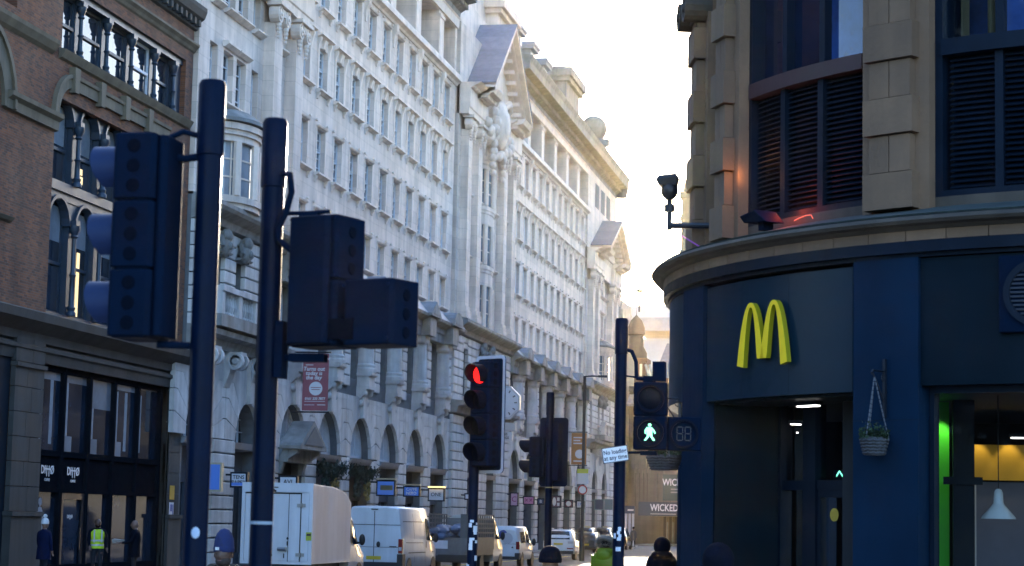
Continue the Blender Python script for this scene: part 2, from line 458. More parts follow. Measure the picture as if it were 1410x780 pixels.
def put_windows():
    n = 0
    for wi, (cs, y0, y1) in enumerate(WINGS):
        for i, c in enumerate(cs):
            for row, (za, zb) in ROWS.items():
                h = zb - za
                key = row
                if key not in proto:
                    f = frame_mesh(h).build('window', win_paint)
                    p = MB(); p.quad((-0.01, -WH, 0), (-0.01, WH, 0), (-0.01, WH, h), (-0.01, -WH, h))
                    p.build('pane', pane_dark, f)
                    sl = sill_mesh(row in 'BZA').build('sill', stone_plain, f); sl.location = (REC, 0, 0)
                    if row == 'A': hd = hood_mesh().build('hood', stone_plain, f)
                    else: hd = label_mesh().build('hood', stone_plain, f)
                    hd.location = (REC, 0, h)
                    f.parent = wb; proto[key] = f; o = f
                else:
                    o = cp(proto[key], wb, deep=False)
                    for ch in proto[key].children:
                        if not ch.name.startswith('blind'): cp(ch, o)
                o.location = (XW - REC, c, za)
                if (i * 7 + ord(row) * 3 + wi) % 3 == 0:
                    for ch in o.children:
                        if ch.name.startswith('pane'):
                            ch.data = ch.data.copy(); ch.data.materials[0] = pane_blind
                if RB.random() < .42:
                    hh = h * RB.choice((.25, .4, .4, .55, .8)); q = MB(); q.quad((-.004, -WH + .06, h - hh), (-.004, WH - .06, h - hh), (-.004, WH - .06, h), (-.004, -WH + .06, h)); q.build('blind', RB.choice((curtain_m, pane_blind, blind_cream)), o)
put_windows()
# key brackets under the string course
kb = MB()
for cs, y0, y1 in WINGS:
    for i in range(10):
        if i % 2 == 1:
            y = cs[i] + 1.43
            extr_y(kb, [(0, 26.6), (0.06, 26.6), (0.12, 27.0), (0.24, 27.2), (0.24, 27.55), (0, 27.55)], y - 0.2, y + 0.2)
            kb.box(XW, XW + 0.05, y - 0.13, y + 0.13, 26.35, 26.6)
    extr_y(kb, [(0, 27.55), (0.10, 27.55), (0.16, 27.66), (0.34, 27.76), (0.38, 27.76), (0.38, 28.0), (0.30, 28.16), (0, 28.2)], y0, y1)
kb.build('string_course', stone_plain, wb)
# loggia columns and lintel mould
lg = MB()
for cs, y0, y1 in WINGS:
    for k in range(6):
        a = y0 + 1.35 + k * 5.66
        lg.box(XW - 0.5, XW + 0.06, a - 1.12, a - 0.02, 28.2, 30.55)
        lg.box(XW - 0.55, XW + 0.12, a - 1.18, a + 0.04, 30.55, 30.75)
    extr_y(lg, [(0, 31.0), (0.10, 31.0), (0.14, 31.5), (0.22, 31.6), (0, 31.6)], y0, y1)
lg.build('loggia_pier', stone_plain, wb)
# loggia back windows
lw = MB()
for cs, y0, y1 in WINGS:
    for k in range(6):
        a = y0 + 1.35 + k * 5.66
        for q in (1.3, 3.2):
            lw.box(XW - 1.69, XW - 1.64, a + q - 0.55, a + q + 0.55, 28.5, 30.4)
lw.build('loggia_glazing', pane_blind, wb)
# main cornice with dentils and modillions
cn = MB()
def main_cornice(mb, y0, y1, X=XW, z=31.6, full=True):
    extr_y(mb, [(0, z), (0.15, z), (0.2, z + 0.35), (0.45, z + 0.5), (0.45, z + 0.8), (1.15, z + 0.95), (1.2, z + 1.45), (1.35, z + 1.75), (1.35, z + 1.85), (0, z + 2.05)], y0, y1, X)
    y = y0 + 0.2
    while y < y1 - 0.2:
        mb.box(X + 0.44, X + 0.66, y, y + 0.22, z + 0.52, z + 0.78); y += 0.44
main_cornice(cn, 84.3, 117.7); main_cornice(cn, 135.4, 169.4)
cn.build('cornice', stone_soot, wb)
pp = MB()
for y0, y1 in ((84.3, 117.7), (135.4, 169.4)):
    pp.box(XW - 0.7, XW - 0.1, y0, y1, 33.3, 34.2)
pp.build('parapet', stone_plain, wb)
rf = MB()
for y0, y1 in ((72.5, 120), (133.0, 185.6)):
    rf.prism([(XW - 1.2, 33.5), (XW - 3.2, 38.2), (XW - 3.6, 38.6), (-46, 39.2), (-46, 33.5)], 'y', y0, y1)
rf.build('mansard_roof', slate, wb)
# dormers
def dormer(y, X=-28.0):
    d = MB(); d.box(X - 3, X, y - 0.95, y + 0.95, 34.0, 37.9)
    d.box(X - 3, X + 0.32, y - 1.25, y + 1.25, 37.9, 38.15); d.box(X - 3, X + 0.42, y - 1.35, y + 1.35, 38.15, 38.42)
    o = d.build('dormer', lead, wb)
    f = MB(); f.box(X, X + .06, y - .75, y + .75, 35.2, 37.7); f.build('dormer_window', win_paint, o)
    p = MB()
    for q in (-0.36, 0.36): p.box(X + .05, X + .075, y + q - .28, y + q + .28, 35.35, 37.55)
    p.build('pane', pane_blind, o)
for y in (142.2, 147.9, 153.6, 159.3): dormer(y)
ch = MB(); ch.box(-32, -27.6, 167.5, 174.5, 33.5, 38.6); ch.box(-32.3, -27.3, 167.2, 174.8, 38.6, 39.0); ch.box(-32.5, -27.1, 167.0, 175.0, 39.0, 39.7)
ch.box(-31.8, -27.9, 168, 174, 39.7, 40.0)
ch.build('chimney', stone_soot, wb)
sc_ = MB(); sc_.lathe([(0.01, 33.7), (1.5, 33.7), (1.5, 34.3), (.01, 34.3)], (XW + .1, 171.2, 0), 4); sc_.ball((XW + 0.2, 171.2, 35.2), 1.15, 14, 10)
sc_.box(XW - 1, XW + 0.6, 173.6, 176.5, 33.6, 34.5); sc_.box(XW - 1, XW + 0.2, 174.3, 176, 34.5, 35)
sc_.build('roof_ball', stone_soot, wb, smooth=True)

# ---- pavilions (giant pilasters, recessed bow windows, pediments)
def volutes(mb, yc, w, X, z):
    """Ionic capital facing the street: two scrolls, echinus and abacus."""
    for s in (-1, 1):
        T = Matrix.Translation((X + 0.1, yc + s * (w / 2 - 0.02), z + 0.32)) @ Matrix.Rotation(pi / 2, 4, 'Y')
        mb.lathe([(0.01, -0.3), (0.36, -0.3), (0.36, 0.12), (0.29, 0.12), (0.27, 0.05), (0.2, 0.05), (0.18, 0.14), (0.08, 0.14), (0.06, 0.2), (0.01, 0.2)], (0, 0, 0), 14, T=T)
    mb.box(X - 0.3, X + 0.2, yc - w / 2, yc + w / 2, z + 0.3, z + 0.62)
    mb.box(X - 0.3, X + 0.34, yc - w / 2 - 0.32, yc + w / 2 + 0.32, z + 0.66, z + 0.82)
    for k in range(5):
        q = yc - w / 2 + w * (k + .5) / 5
        mb.ball((X + 0.12, q, z + 0.42), 0.11, 6, 5)
    for s in (-1, 1):
        for k in range(4):
            mb.ball((X + 0.12, yc + s * (w / 2 - .05) , z - 0.12 - 0.17 * k), 0.14 - 0.022 * k, 6, 5)
def pilaster(yc, w, p, z0, z1, cap=True):
    m = MB()
    m.box(XW - 0.5, XW + p, yc - w / 2, yc + w / 2, z0 + 0.7, z1)
    m.box(XW - 0.5, XW + p + 0.14, yc - w / 2 - 0.14, yc + w / 2 + 0.14, z0, z0 + 0.45)
    m.box(XW - 0.5, XW + p + 0.08, yc - w / 2 - 0.08, yc + w / 2 + 0.08, z0 + 0.45, z0 + 0.7)
    o = m.build('pilaster', stone, wb)
    if cap:
        c = MB(); volutes(c, yc, w, XW + p, z1); c.build('capital', stone_plain, o)
def simple_window(yc, w, z0, z1, X, hood=True):
    f = MB(); h = z1 - z0; w2 = w / 2
    f.box(X, X + .07, yc - w2, yc - w2 + .07, z0, z1); f.box(X, X + .07, yc + w2 - .07, yc + w2, z0, z1)
    f.box(X, X + .07, yc - w2 + .07, yc + w2 - .07, z1 - .08, z1); f.box(X, X + .07, yc - w2 + .07, yc + w2 - .07, z0, z0 + .1)
    f.box(X + .01, X + .08, yc - .03, yc + .03, z0 + .1, z1 - .08)
    for k in (1, 2, 3): f.box(X + .012, X + .06, yc - w2 + .07, yc + w2 - .07, z0 + h * k / 4 - .02, z0 + h * k / 4 + .02)
    o = f.build('pavilion_window', win_paint, wb)
    p = MB(); p.quad((X - .01, yc - w2, z0), (X - .01, yc + w2, z0), (X - .01, yc + w2, z1), (X - .01, yc - w2, z1)); p.build('pane', pane_dark, o)
    s = MB(); extr_y(s, [(0, z0 - .16), (.1, z0 - .16), (.3, z0 - .04), (.3, z0 + .02), (0, z0 + .02)], yc - w2 - .15, yc + w2 + .15, X + 0.3)
    s.build('sill', stone_plain, o)
    s = MB()
    if hood: extr_y(s, [(0, z1 + .1), (.1, z1 + .1), (.26, z1 + .22), (.26, z1 + .3), (0, z1 + .36)], yc - w2 - .15, yc + w2 + .15, X + 0.3)
    if hood: s.build('hood', stone_plain, o)

def pavilion(yc, z_cap, z_eave, z_apex, attic, left_cut=None, p0=0.15):
    """Pilasters at +-4.1 and +-7.2 of the centre, a three-storey bow in the middle and a pediment above."""
    ys = [yc - 7.2, yc - 4.15, yc + 4.15, yc + 7.2]
    half = 8.5
    ya, yb = yc - half, yc + half
    if left_cut: ya = max(ya, left_cut)
    m = MB(); hs = []
    zt = attic
    lev = [(14.3, 16.4), (17.9, 20.0), (21.6, 23.6)]
    if z_cap > 24: lev = [(14.0, 16.6), (17.9, 20.4), (21.6, 23.9)]
    for s in (-1, 1):
        for a, b in lev: hs.append((yc + s * 5.68 - .5, yc + s * 5.68 + .5, a, b))
        for a, b in lev: hs.append((yc + s * 2.55 - .45, yc + s * 2.55 + .45, a, b))
        if z_cap < 24:
            for a, b in lev[1:]: hs.append((yc + s * .8 - .6, yc + s * .8 + .6, a, b))
    hs = [h for h in hs if h[0] > ya + .1]
    wall_holes(m, XW + p0, ya, yb, 13.9, zt, hs, 0.4)
    m.quad((XW - .6, ya, 13.9), (XW - .6, yb, 13.9), (XW - .6, yb, zt), (XW - .6, ya, zt))
    m.quad((XW + p0, ya, 13.9), (XW - 2, ya, 13.9), (XW - 2, ya, zt), (XW + p0, ya, zt)); m.quad((XW + p0, yb, 13.9), (XW - 2, yb, 13.9), (XW - 2, yb, zt), (XW + p0, yb, zt))
    m.quad((XW + p0, ya, zt), (XW - 3, ya, zt), (XW - 3, yb, zt), (XW + p0, yb, zt))
    # bow
    def arc(r, n=9, w=1.75): return [(XW + p0 - 0.1 + r * cos(-pi / 2 + pi * k / n) * (0.30 if z_cap > 24 else 0.62), yc + w * sin(-pi / 2 + pi * k / n)) for k in range(n + 1)]
    bands = [(13.9, lev[0][0]), (lev[0][1], lev[1][0]), (lev[1][1], lev[2][0]), (lev[2][1], lev[2][1] + 0.8)]
    if z_cap < 24:
        bands = [(13.9, lev[0][0]), (lev[0][1], lev[0][1] + .75)]
        cap_ = MB(); zb = lev[0][1] + .75; A0 = arc(2.25, w=2.15); A1 = arc(1.3, w=1.3); cap_.loft([[(x, y, zb) for x, y in A0], [(x, y, zb + .14) for x, y in A0], [(x, y, zb + .55) for x, y in A1]], True, True); cap_.build('bay_roof', stone_soot, wb)
    for a, b in bands: m.prism(arc(1.75), 'z', a, b)
    for a, b in bands:
        m.prism(arc(2.05, w=2.0), 'z', b - 0.3, b - 0.06)
        m.prism(arc(1.9, w=1.88), 'z', b - 0.5, b - 0.3)
    m.build('pavilion_wall', stone, wb)
    g = MB(); fmb = MB()
    for a, b in (lev if z_cap > 24 else lev[:1]):
        g.prism(arc(1.45, w=1.5), 'z', a, b)
        A = arc(1.72, 8, 1.74)
        for k in (0, 2, 4, 6, 8):
            x, y = A[k]; fmb.tube([(x, y, a), (x, y, b)], 0.16 if k in (2, 4, 6) else 0.22, 6)
        A = arc(1.5, 16, 1.55)
        for k in (3, 5, 11, 13): x, y = A[k]; fmb.tube([(x, y, a), (x, y, b)], 0.035, 4)
        for q in (.35, .68): fmb.prism(arc(1.5, 16, 1.55), 'z', a + (b - a) * q - .03, a + (b - a) * q + .03)
    bo = fmb.build('bow_window', stone_plain, wb); g.build('pane', pane_blind, bo)
    for y in ys:
        if y - .6 > ya - .05: pilaster(y, 1.1, 0.62, 13.95, z_cap)
    for h in hs:
        simple_window((h[0] + h[1]) / 2, h[1] - h[0], h[2], h[3], XW + p0 - 0.30, abs((h[0] + h[1]) / 2 - yc) < 1.5)
    # entablature
    e = MB(); z = z_cap + 0.82
    for s, (q0, q1) in enumerate(((ya, yc - 3.3), (yc + 3.3, yb))):
        if q1 > q0: extr_y(e, [(0, z), (0.72, z), (0.76, z + .35), (0.82, z + .4), (0.82, z_eave - .35), (1.0, z_eave - .25), (1.3, z_eave - .1), (1.45, z_eave), (0, z_eave)], q0, q1)
        y = q0 + .1
        while y < q1 - .2: e.box(XW + .8, XW + 1.08, y, y + .24, z_eave - .34, z_eave - .12); y += .5
    extr_y(e, [(0, z), (0.5, z), (0.55, z_eave - .4), (0.7, z_eave - .1), (0, z_eave - .1)], max(yc - 3.3, ya), yc + 3.3)
    e.build('entablature', stone_plain, wb)
    # open pediment: raking cornices, tympanum, slate roof behind
    hw = 6.3; P = 1.9
    if z_cap > 24: hw = 6.0
    t = MB()
    t.prism([(yc - hw, z_eave), (yc + hw, z_eave), (yc, z_apex - .6)], 'x', XW, XW + .75)
    sl = (z_apex - z_eave) / hw
    for s in (-1, 1):
        for (th0, th1, q) in ((0.0, .28, P), (-.28, 0.0, P - .35), (-.5, -.28, P - .9)):
            t.prism([(yc + s * (hw + .4), z_eave - .1 + th0), (yc + s * (hw + .4), z_eave - .1 + th1), (yc, z_apex + th1), (yc, z_apex + th0)], 'x', XW - .2, XW + q)
        for k in range(1, 9):
            f = k / 9.0; y = yc + s * hw * f; zz = z_apex - sl * hw * f - .45
            t.box(XW + .7, XW + P - .5, y - .17, y + .17, zz - .25, zz)
        # returned lower cornice
        q0, q1 = (yc - hw - .4, yc - hw + 2.4) if s < 0 else (yc + hw - 2.4, yc + hw + .4)
        extr_y(t, [(0, z_eave - .55), (1.0, z_eave - .55), (1.1, z_eave - .3), (1.75, z_eave - .2), (P, z_eave + .1), (0, z_eave + .1)], q0, q1)
        y = q0 + .1
        while y < q1 - .2: t.box(XW + 1.0, XW + 1.4, y, y + .22, z_eave - .5, z_eave - .24); y += .46
    t.build('pediment', stone_plain, wb)
    r = MB()
    for s in (-1, 1):
        N = 9
        for k in range(N):
            f0, f1 = k / N, (k + 1) / N - .012
            yA, yB = yc + s * (hw + .5) * f0, yc + s * (hw + .5) * f1
            zA, zB = z_apex + .32 - sl * hw * f0, z_apex + .32 - sl * hw * f1
            r.prism([(yA, zA), (yB, zB), (yB, zB + .05), (yA, zA + .09)], 'x', XW - 2.2, XW + P + .03)
    r.build('pediment_roof', slate, wb)
    return ys
# attic, urn over the centre
CY = 126.6
pavilion(CY, 25.2, 27.9, 33.0, 31.6)
pavilion(177.6, 22.3, 24.9, 27.9, 31.6)
pavilion(76.7, 22.3, 24.9, 27.9, 31.6, left_cut=72.45)
at = MB()
at.box(-33, XW - .5, CY - 8.5, CY + 8.5, 31.6, 34.0)
at.box(-33, XW - 1.0, CY - 6.0, CY + 6.0, 34.0, 37.2)
at.box(-33, XW - .7, CY - 6.3, CY + 6.3, 36.6, 37.0)
at.box(-32, XW - .2, CY + 4.2, CY + 9.2, 31.6, 35.2); at.box(-32, XW + .1, CY + 3.9, CY + 9.5, 35.2, 35.5); at.box(-32, XW + .35, CY + 3.6, CY + 9.8, 35.5, 36.1)
at.box(-32, XW - .2, CY - 9.2, CY - 6.4, 31.6, 40); 
at.box(-33, XW - .5, 170.0, 184.8, 31.6, 33.2)
at.build('attic_block', stone_plain, wb)
ur = MB()
ur.lathe([(.01, 36.1), (.75, 36.1), (.75, 36.5), (.4, 36.6), (.35, 37.0), (.55, 37.15), (.5, 37.3), (1.0, 37.9), (1.3, 38.8), (1.35, 39.6), (1.1, 39.8), (.3, 40.6), (.01, 40.7)], (XW - .9, CY + 7.0, 0), 18)
ur.build('urn', stone_soot, wb, smooth=True)
# end attic of the right pavilion: loggia openings and cornice returning round the corner
ea = MB()
main_cornice(ea, 169.4, 186.5, XW)
ea.prism([(186.0, 31.6), (186.0, 33.5), (187.2, 33.5), (187.0, 32.4), (186.3, 32.1)], 'x', -44, XW + 1.15)
main_cornice(ea, 72.45, 84.3, XW + .25)
ea.build('pavilion_cornice', stone_soot, wb)
eo = MB()
for q in (-3.4, 0, 3.4):
    eo.box(XW + .14, XW + .17, 177.6 + q - 1.1, 177.6 + q + 1.1, 28.9, 30.9)
eo.build('attic_opening', stone_joint, wb)
# carved cartouche with swags beneath the central pediment
ct = MB()
rr = random.Random(3)
ct.ball((XW + 1.0, CY, 26.9), 1.25, 14, 10, (.4, 1.0, 1.25))
ct.ball((XW + 1.25, CY, 26.9), .8, 12, 8, (.45, 1.0, 1.3))
for s in (-1, 1):
    for k in range(9):
        f = k / 8
        ct.ball((XW + .8 + .2 * sin(f * 9), CY + s * (1.2 + 2.4 * f), 27.4 - 1.9 * sin(f * 2.6)), .42 - .1 * f, 8, 6, (1, 1, 1.1))
    for k in range(6): ct.ball((XW + .85, CY + s * (1.3 + .5 * rr.random()), 25.9 - .45 * k), .38 - .03 * k, 7, 5)
    ct.tube([(XW + .7, CY + s * 1.0, 27.9), (XW + 1.2, CY + s * 1.7, 28.6), (XW + 1.1, CY + s * 2.4, 28.2), (XW + .9, CY + s * 2.2, 27.7)], .22, 7)
for k in range(5): ct.ball((XW + 1.05, CY + (k - 2) * .35, 25.0 - .12 * abs(k - 2)), .3, 7, 5)
ct.build('cartouche', stone_plain, wb, smooth=True)

# ---- lower storeys of the office block: street arches, engaged columns, cornice
ARCH_N = [86.3 + 5.72 * k for k in range(6)]
ARCH_F = [138.3 + 5.72 * k for k in range(6)]
AR = 1.95; ZS = 4.98; ZB = 8.25           # arch radius, springing, top of the arcade wall
PH = 2.86
def arch_wall(mb, yc, X, r, zs, z0, ztop, half, depth, n=14):
    """Wall between yc-half and yc+half with an arched opening (rectangular below the springing)."""
    q = X - depth
    pts = [(yc - r * cos(pi * k / n), zs + r * sin(pi * k / n)) for k in range(n + 1)]
    for k in range(n):
        (a, za), (b, zb) = pts[k], pts[k + 1]
        mb.quad((X, a, za), (X, b, zb), (X, b, ztop), (X, a, ztop))
        mb.quad((X, a, za), (X, b, zb), (q, b, zb), (q, a, za))
    for s in (-1, 1):
        e = yc + s * r
        mb.quad((X, e, z0), (X, yc + s * half, z0), (X, yc + s * half, zs), (X, e, zs))
        mb.quad((X, e, zs), (X, yc + s * half, zs), (X, yc + s * half, ztop), (X, e, ztop))
        mb.quad((X, e, z0), (q, e, z0), (q, e, zs), (X, e, zs))
def shrink(poly, d):
    cx = sum(p[0] for p in poly) / len(poly); cy = sum(p[1] for p in poly) / len(poly)
    out = []
    for p in poly:
        v = Vector((p[0] - cx, p[1] - cy)); L = v.length
        out.append((cx + v.x * (1 - d / max(L, .05)), cy + v.y * (1 - d / max(L, .05))))
    return out
def voussoirs(mb, yc, X, r, zs, ztop, half, p=0.16, n=11):
    R = half + 0.10
    for k in range(n):
        a0, a1 = pi * k / n, pi * (k + 1) / n
        if k == n // 2:                                       # keystone
            mb.prism([(yc - .30, zs + r - .03), (yc + .30, zs + r - .03), (yc + .46, ztop), (yc - .46, ztop)], 'x', X, X + p + .16); continue
        def jt(a):
            c, s_ = cos(a), sin(a)
            Rr = min(R * 1.0, 2.75 / max(abs(c), 1e-3) if abs(c) > .2 else 99)
            rr = min(Rr, (ztop - zs - .02) / max(s_, 1e-3))
            return (yc - rr * c, zs + rr * s_)
        i0 = (yc - r * cos(a0), zs + r * sin(a0)); i1 = (yc - r * cos(a1), zs + r * sin(a1))
        o0, o1 = jt(a0), jt(a1)
        left = (a0 + a1) / 2 < pi / 2
        e = yc - half if left else yc + half
        poly = [i0, i1, o1]
        if left:
            if o1[0] > e + .01: poly.append((e, o1[1]))
            if o0[0] > e + .01: poly.append((e, o0[1]))
        else:
            if o1[0] < e - .01: poly.append((e, o1[1]))
            if o0[0] < e - .01: poly.append((e, o0[1]))
        poly.append(o0)
        # drop doubled points
        pl = []
        for q in poly:
            if not pl or (abs(q[0] - pl[-1][0]) + abs(q[1] - pl[-1][1])) > .02: pl.append(q)
        mb.prism(shrink(pl, .035), 'x', X, X + p)
def courses(mb, X, y0, y1, z0, z1, p=0.16, h=0.52, gap=0.05):
    n = max(1, round((z1 - z0) / h)); hh = (z1 - z0) / n
    for k in range(n):
        a = z0 + hh * k + gap / 2; b = z0 + hh * (k + 1) - gap / 2
        mb.prism([(X, a), (X + p - .03, a), (X + p, a + .03), (X + p, b - .03), (X + p - .03, b), (X, b)], 'y', y0, y1)

bw_ = MB(); rus = MB(); shelf = MB()
for AS in (ARCH_N, ARCH_F):
    for i, yc in enumerate(AS):
        arch_wall(bw_, yc, XW, AR, ZS, 0, ZB, PH, 0.75)
        voussoirs(rus, yc, XW, AR, ZS, ZB, PH)
    for i in range(len(AS) + 1):
        y = AS[0] - PH + 5.72 * i
        courses(rus, XW, y - .86, y + .86, 0.65, ZS - .02)
        rus.box(XW, XW + .22, y - .93, y + .93, 0.0, .62)
    # first-floor wall with slots beside each column
    hs = []
    for yc in AS:
        for s in (-1, 1): hs.append((yc + s * 1.38 - .62, yc + s * 1.38 + .62, 8.75, 11.85))
    wall_holes(bw_, XW, AS[0] - PH, AS[-1] + PH, ZB, 13.95, hs, .45)
    bw_.quad((XW - .46, AS[0] - PH, 8.3), (XW - .46, AS[-1] + PH, 8.3), (XW - .46, AS[-1] + PH, 12.5), (XW - .46, AS[0] - PH, 12.5))
    for i in range(len(AS) + 1):
        y = AS[0] - PH + 5.72 * i
        courses(rus, XW, y - .52, y + .52, ZB + .05, 11.9, .14, .5)
bw_.build('arcade_wall', stone_joint, wb)
rus.build('rusticated_stonework', stone_block, wb)
def column(yc):
    m = MB()
    m.lathe([(.01, 9.12), (.62, 9.12), (.62, 9.3), (.56, 9.36), (.58, 9.48), (.5, 9.56), (.49, 9.7), (.44, 11.5), (.44, 11.55)], (XW + .18, yc, 0), 18)
    m.box(XW, XW + .74, yc - .60, yc + .64, 9.0, 9.14)
    m.box(XW, XW + .6, yc - .56, yc + .56, 8.45, 9.0); m.box(XW, XW + .7, yc - .66, yc + .66, 8.94, 9.06)
    m.box(XW, XW + .64, yc - .6, yc + .6, 8.3, 8.46)
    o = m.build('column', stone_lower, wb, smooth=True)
    c = MB()
    for s in (-1, 1):
        T = Matrix.Translation((XW + .6, yc + s * .42, 11.68)) @ Matrix.Rotation(pi / 2, 4, 'Y')
        c.lathe([(.01, -.6), (.19, -.6), (.19, .05), (.1, .06), (.09, .1), (.01, .1)], (0, 0, 0), 10, T=T)
    c.box(XW, XW + .68, yc - .6, yc + .6, 11.78, 11.95); c.lathe([(.44, 11.5), (.52, 11.62), (.52, 11.78)], (XW + .18, yc, 0), 14)
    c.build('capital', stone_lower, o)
    b = MB()
    for s in (-1, 1):
        extr_y(b, [(0, 7.55), (.1, 7.5), (.2, 7.62), (.16, 7.8), (.32, 7.95), (.46, 8.1), (.5, 8.3), (0, 8.3)], yc + s * .5 - .14, yc + s * .5 + .14)
        b.ball((XW + .2, yc + s * .5, 7.62), .17, 8, 6); b.ball((XW + .4, yc + s * .5, 8.12), .16, 8, 6)
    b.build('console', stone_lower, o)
for y in ARCH_N[0:] + ARCH_F: column(y)
def tall_windows():
    pr = None
    for AS in (ARCH_N, ARCH_F):
        for yc in AS:
            for s in (-1, 1):
                if pr is None:
                    f = frame_mesh(3.1, .62, 5); pr = f.build('sash_window', win_paint, wb)
                    p = MB(); p.quad((-.01, -.62, 0), (-.01, .62, 0), (-.01, .62, 3.1), (-.01, -.62, 3.1)); p.build('pane', pane_dark, pr); o = pr
                else: o = cp(pr, wb)
                o.location = (XW - .36, yc + s * 1.38, 8.75)
tall_windows()
# entablature and its row of little pediments with lead-covered backs
en = MB(); pd = MB(); ld = MB()
for k, AS in enumerate((ARCH_N, ARCH_F)):
    y0, y1 = AS[0] - PH, AS[-1] + PH
    extr_y(en, [(0, 11.95), (.45, 11.95), (.48, 12.4), (.55, 12.45), (.55, 12.75), (.7, 12.85), (.95, 12.95), (1.0, 13.1), (0, 13.1)], y0, y1)
    extr_y(ld, [(0, 13.1), (.98, 13.1), (.94, 13.14), (.12, 13.92), (0, 13.92)], y0, y1)
    for i, yc in enumerate(AS):
        en.box(XW + .3, XW + .98, yc - .75, yc + .75, 11.96, 12.95)
        for j, yq in enumerate((yc,)):
            if (i + k) % 2 == 0:
                pl = [(yq - 1.15, 13.0), (yq + 1.15, 13.0), (yq + 1.15, 13.12), (yq, 13.82), (yq - 1.15, 13.12)]
                inner = [(yq - .75, 13.12), (yq + .75, 13.12), (yq, 13.58)]
            else:
                pl = [(yq - 1.15, 13.0), (yq + 1.15, 13.0)] + [(yq + 1.15 * cos(pi * q / 8), 13.12 + .68 * sin(pi * q / 8)) for q in range(9)]
                inner = [(yq + .8 * cos(pi * q / 8), 13.12 + .44 * sin(pi * q / 8)) for q in range(9)]
            pd.prism(pl, 'x', XW + .2, XW + 1.16)
            pd.prism(inner, 'x', XW + 1.16, XW + 1.18)
            ld.prism([(a, b + .03) for a, b in pl[2:]] + [(yq - 1.1, 13.0), (yq + 1.1, 13.0)], 'x', XW, XW + 1.12)
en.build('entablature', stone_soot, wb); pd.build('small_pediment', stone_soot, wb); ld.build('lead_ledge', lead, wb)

# arched windows, shelf and shopfront in every arch
def arched_window(yc, kind):
    X = XW - .42; f = MB(); n = 12
    def bar(y, z0, w=.05): f.box(X, X + .09, y - w, y + w, z0, ZS + sqrt(max(0.01, (AR - .06) ** 2 - (y - yc) ** 2)))
    for k in range(n):
        a, b = pi * k / n, pi * (k + 1) / n
        f.prism([(yc - AR * cos(a), ZS + AR * sin(a)), (yc - AR * cos(b), ZS + AR * sin(b)), (yc - (AR - .14) * cos(b), ZS + (AR - .14) * sin(b)), (yc - (AR - .14) * cos(a), ZS + (AR - .14) * sin(a))], 'x', X, X + .1)
    for q in (-.62, .62): bar(yc + q, ZS + .1, .09)
    for q in (-1.5, -1.25, -1.0, -.35, -.12, .12, .35, 1.0, 1.25, 1.5): bar(yc + q, ZS + .1, .022)
    for q in (.62, 1.16): f.box(X + .01, X + .06, yc - sqrt(AR ** 2 - q * q) + .1, yc + sqrt(AR ** 2 - q * q) - .1, ZS + q - .02, ZS + q + .02)
    f.box(X, X + .1, yc - AR, yc + AR, ZS, ZS + .12)
    o = f.build('arched_window', win_paint, wb)
    p = MB(); p.poly([(X - .01, yc - AR * cos(pi * k / n), ZS + AR * sin(pi * k / n)) for k in range(n + 1)]); p.build('pane', pane_dark, o)
    s = MB(); extr_y(s, [(-.7, ZS - .32), (.12, ZS - .32), (.2, ZS - .2), (.26, ZS - .04), (-.7, ZS + .02)], yc - AR + .02, yc + AR - .02)
    s.build('shelf', lead, o)
    # shopfront below
    q = MB(); x = XW - .48
    q.box(x - .15, x, yc - AR, yc + AR, 3.45, ZS - .32)
    q.box(x - .05, x + .12, yc - AR, yc + AR, 2.95, 3.45)
    for a in (-AR + .1, -.65, .65, AR - .1): q.box(x - .06, x + .06, yc + a - .06, yc + a + .06, .5, 2.95)
    q.box(x - .1, x + .05, yc - AR, yc + AR, 0, .55)
    w = q.build('shopfront', shop_grey if kind % 2 else shop_dark, wb)
    p = MB(); p.quad((x - .03, yc - AR, .5), (x - .03, yc + AR, .5), (x - .03, yc + AR, 2.95), (x - .03, yc - AR, 2.95)); p.build('pane', pane_dark, w)
for i, y in enumerate(ARCH_N + ARCH_F): arched_window(y, i)

# entrance porch in the first near arch
pr = MB(); y = ARCH_N[0]
pr.prism([(y - 2.0, 4.95), (y + 2.0, 4.95), (y + 2.0, 5.1), (y, 6.2), (y - 2.0, 5.1)], 'x', XW + .1, XW + 1.1)
for s in (-1, 1):
    extr_y(pr, [(0, 3.9), (.15, 3.9), (.3, 4.4), (.9, 4.8), (.9, 4.95), (0, 4.95)], y + s * 1.6 - .16, y + s * 1.6 + .16)
pr.box(XW, XW + .5, y - 1.8, y + 1.8, 4.4, 4.94)
po = pr.build('porch_pediment', stone_soot, wb)
q = MB(); q.prism([(y - 1.5, 5.14), (y + 1.5, 5.14), (y, 5.95)], 'x', XW + 1.1, XW + 1.13); q.build('tympanum', stone_joint, po)

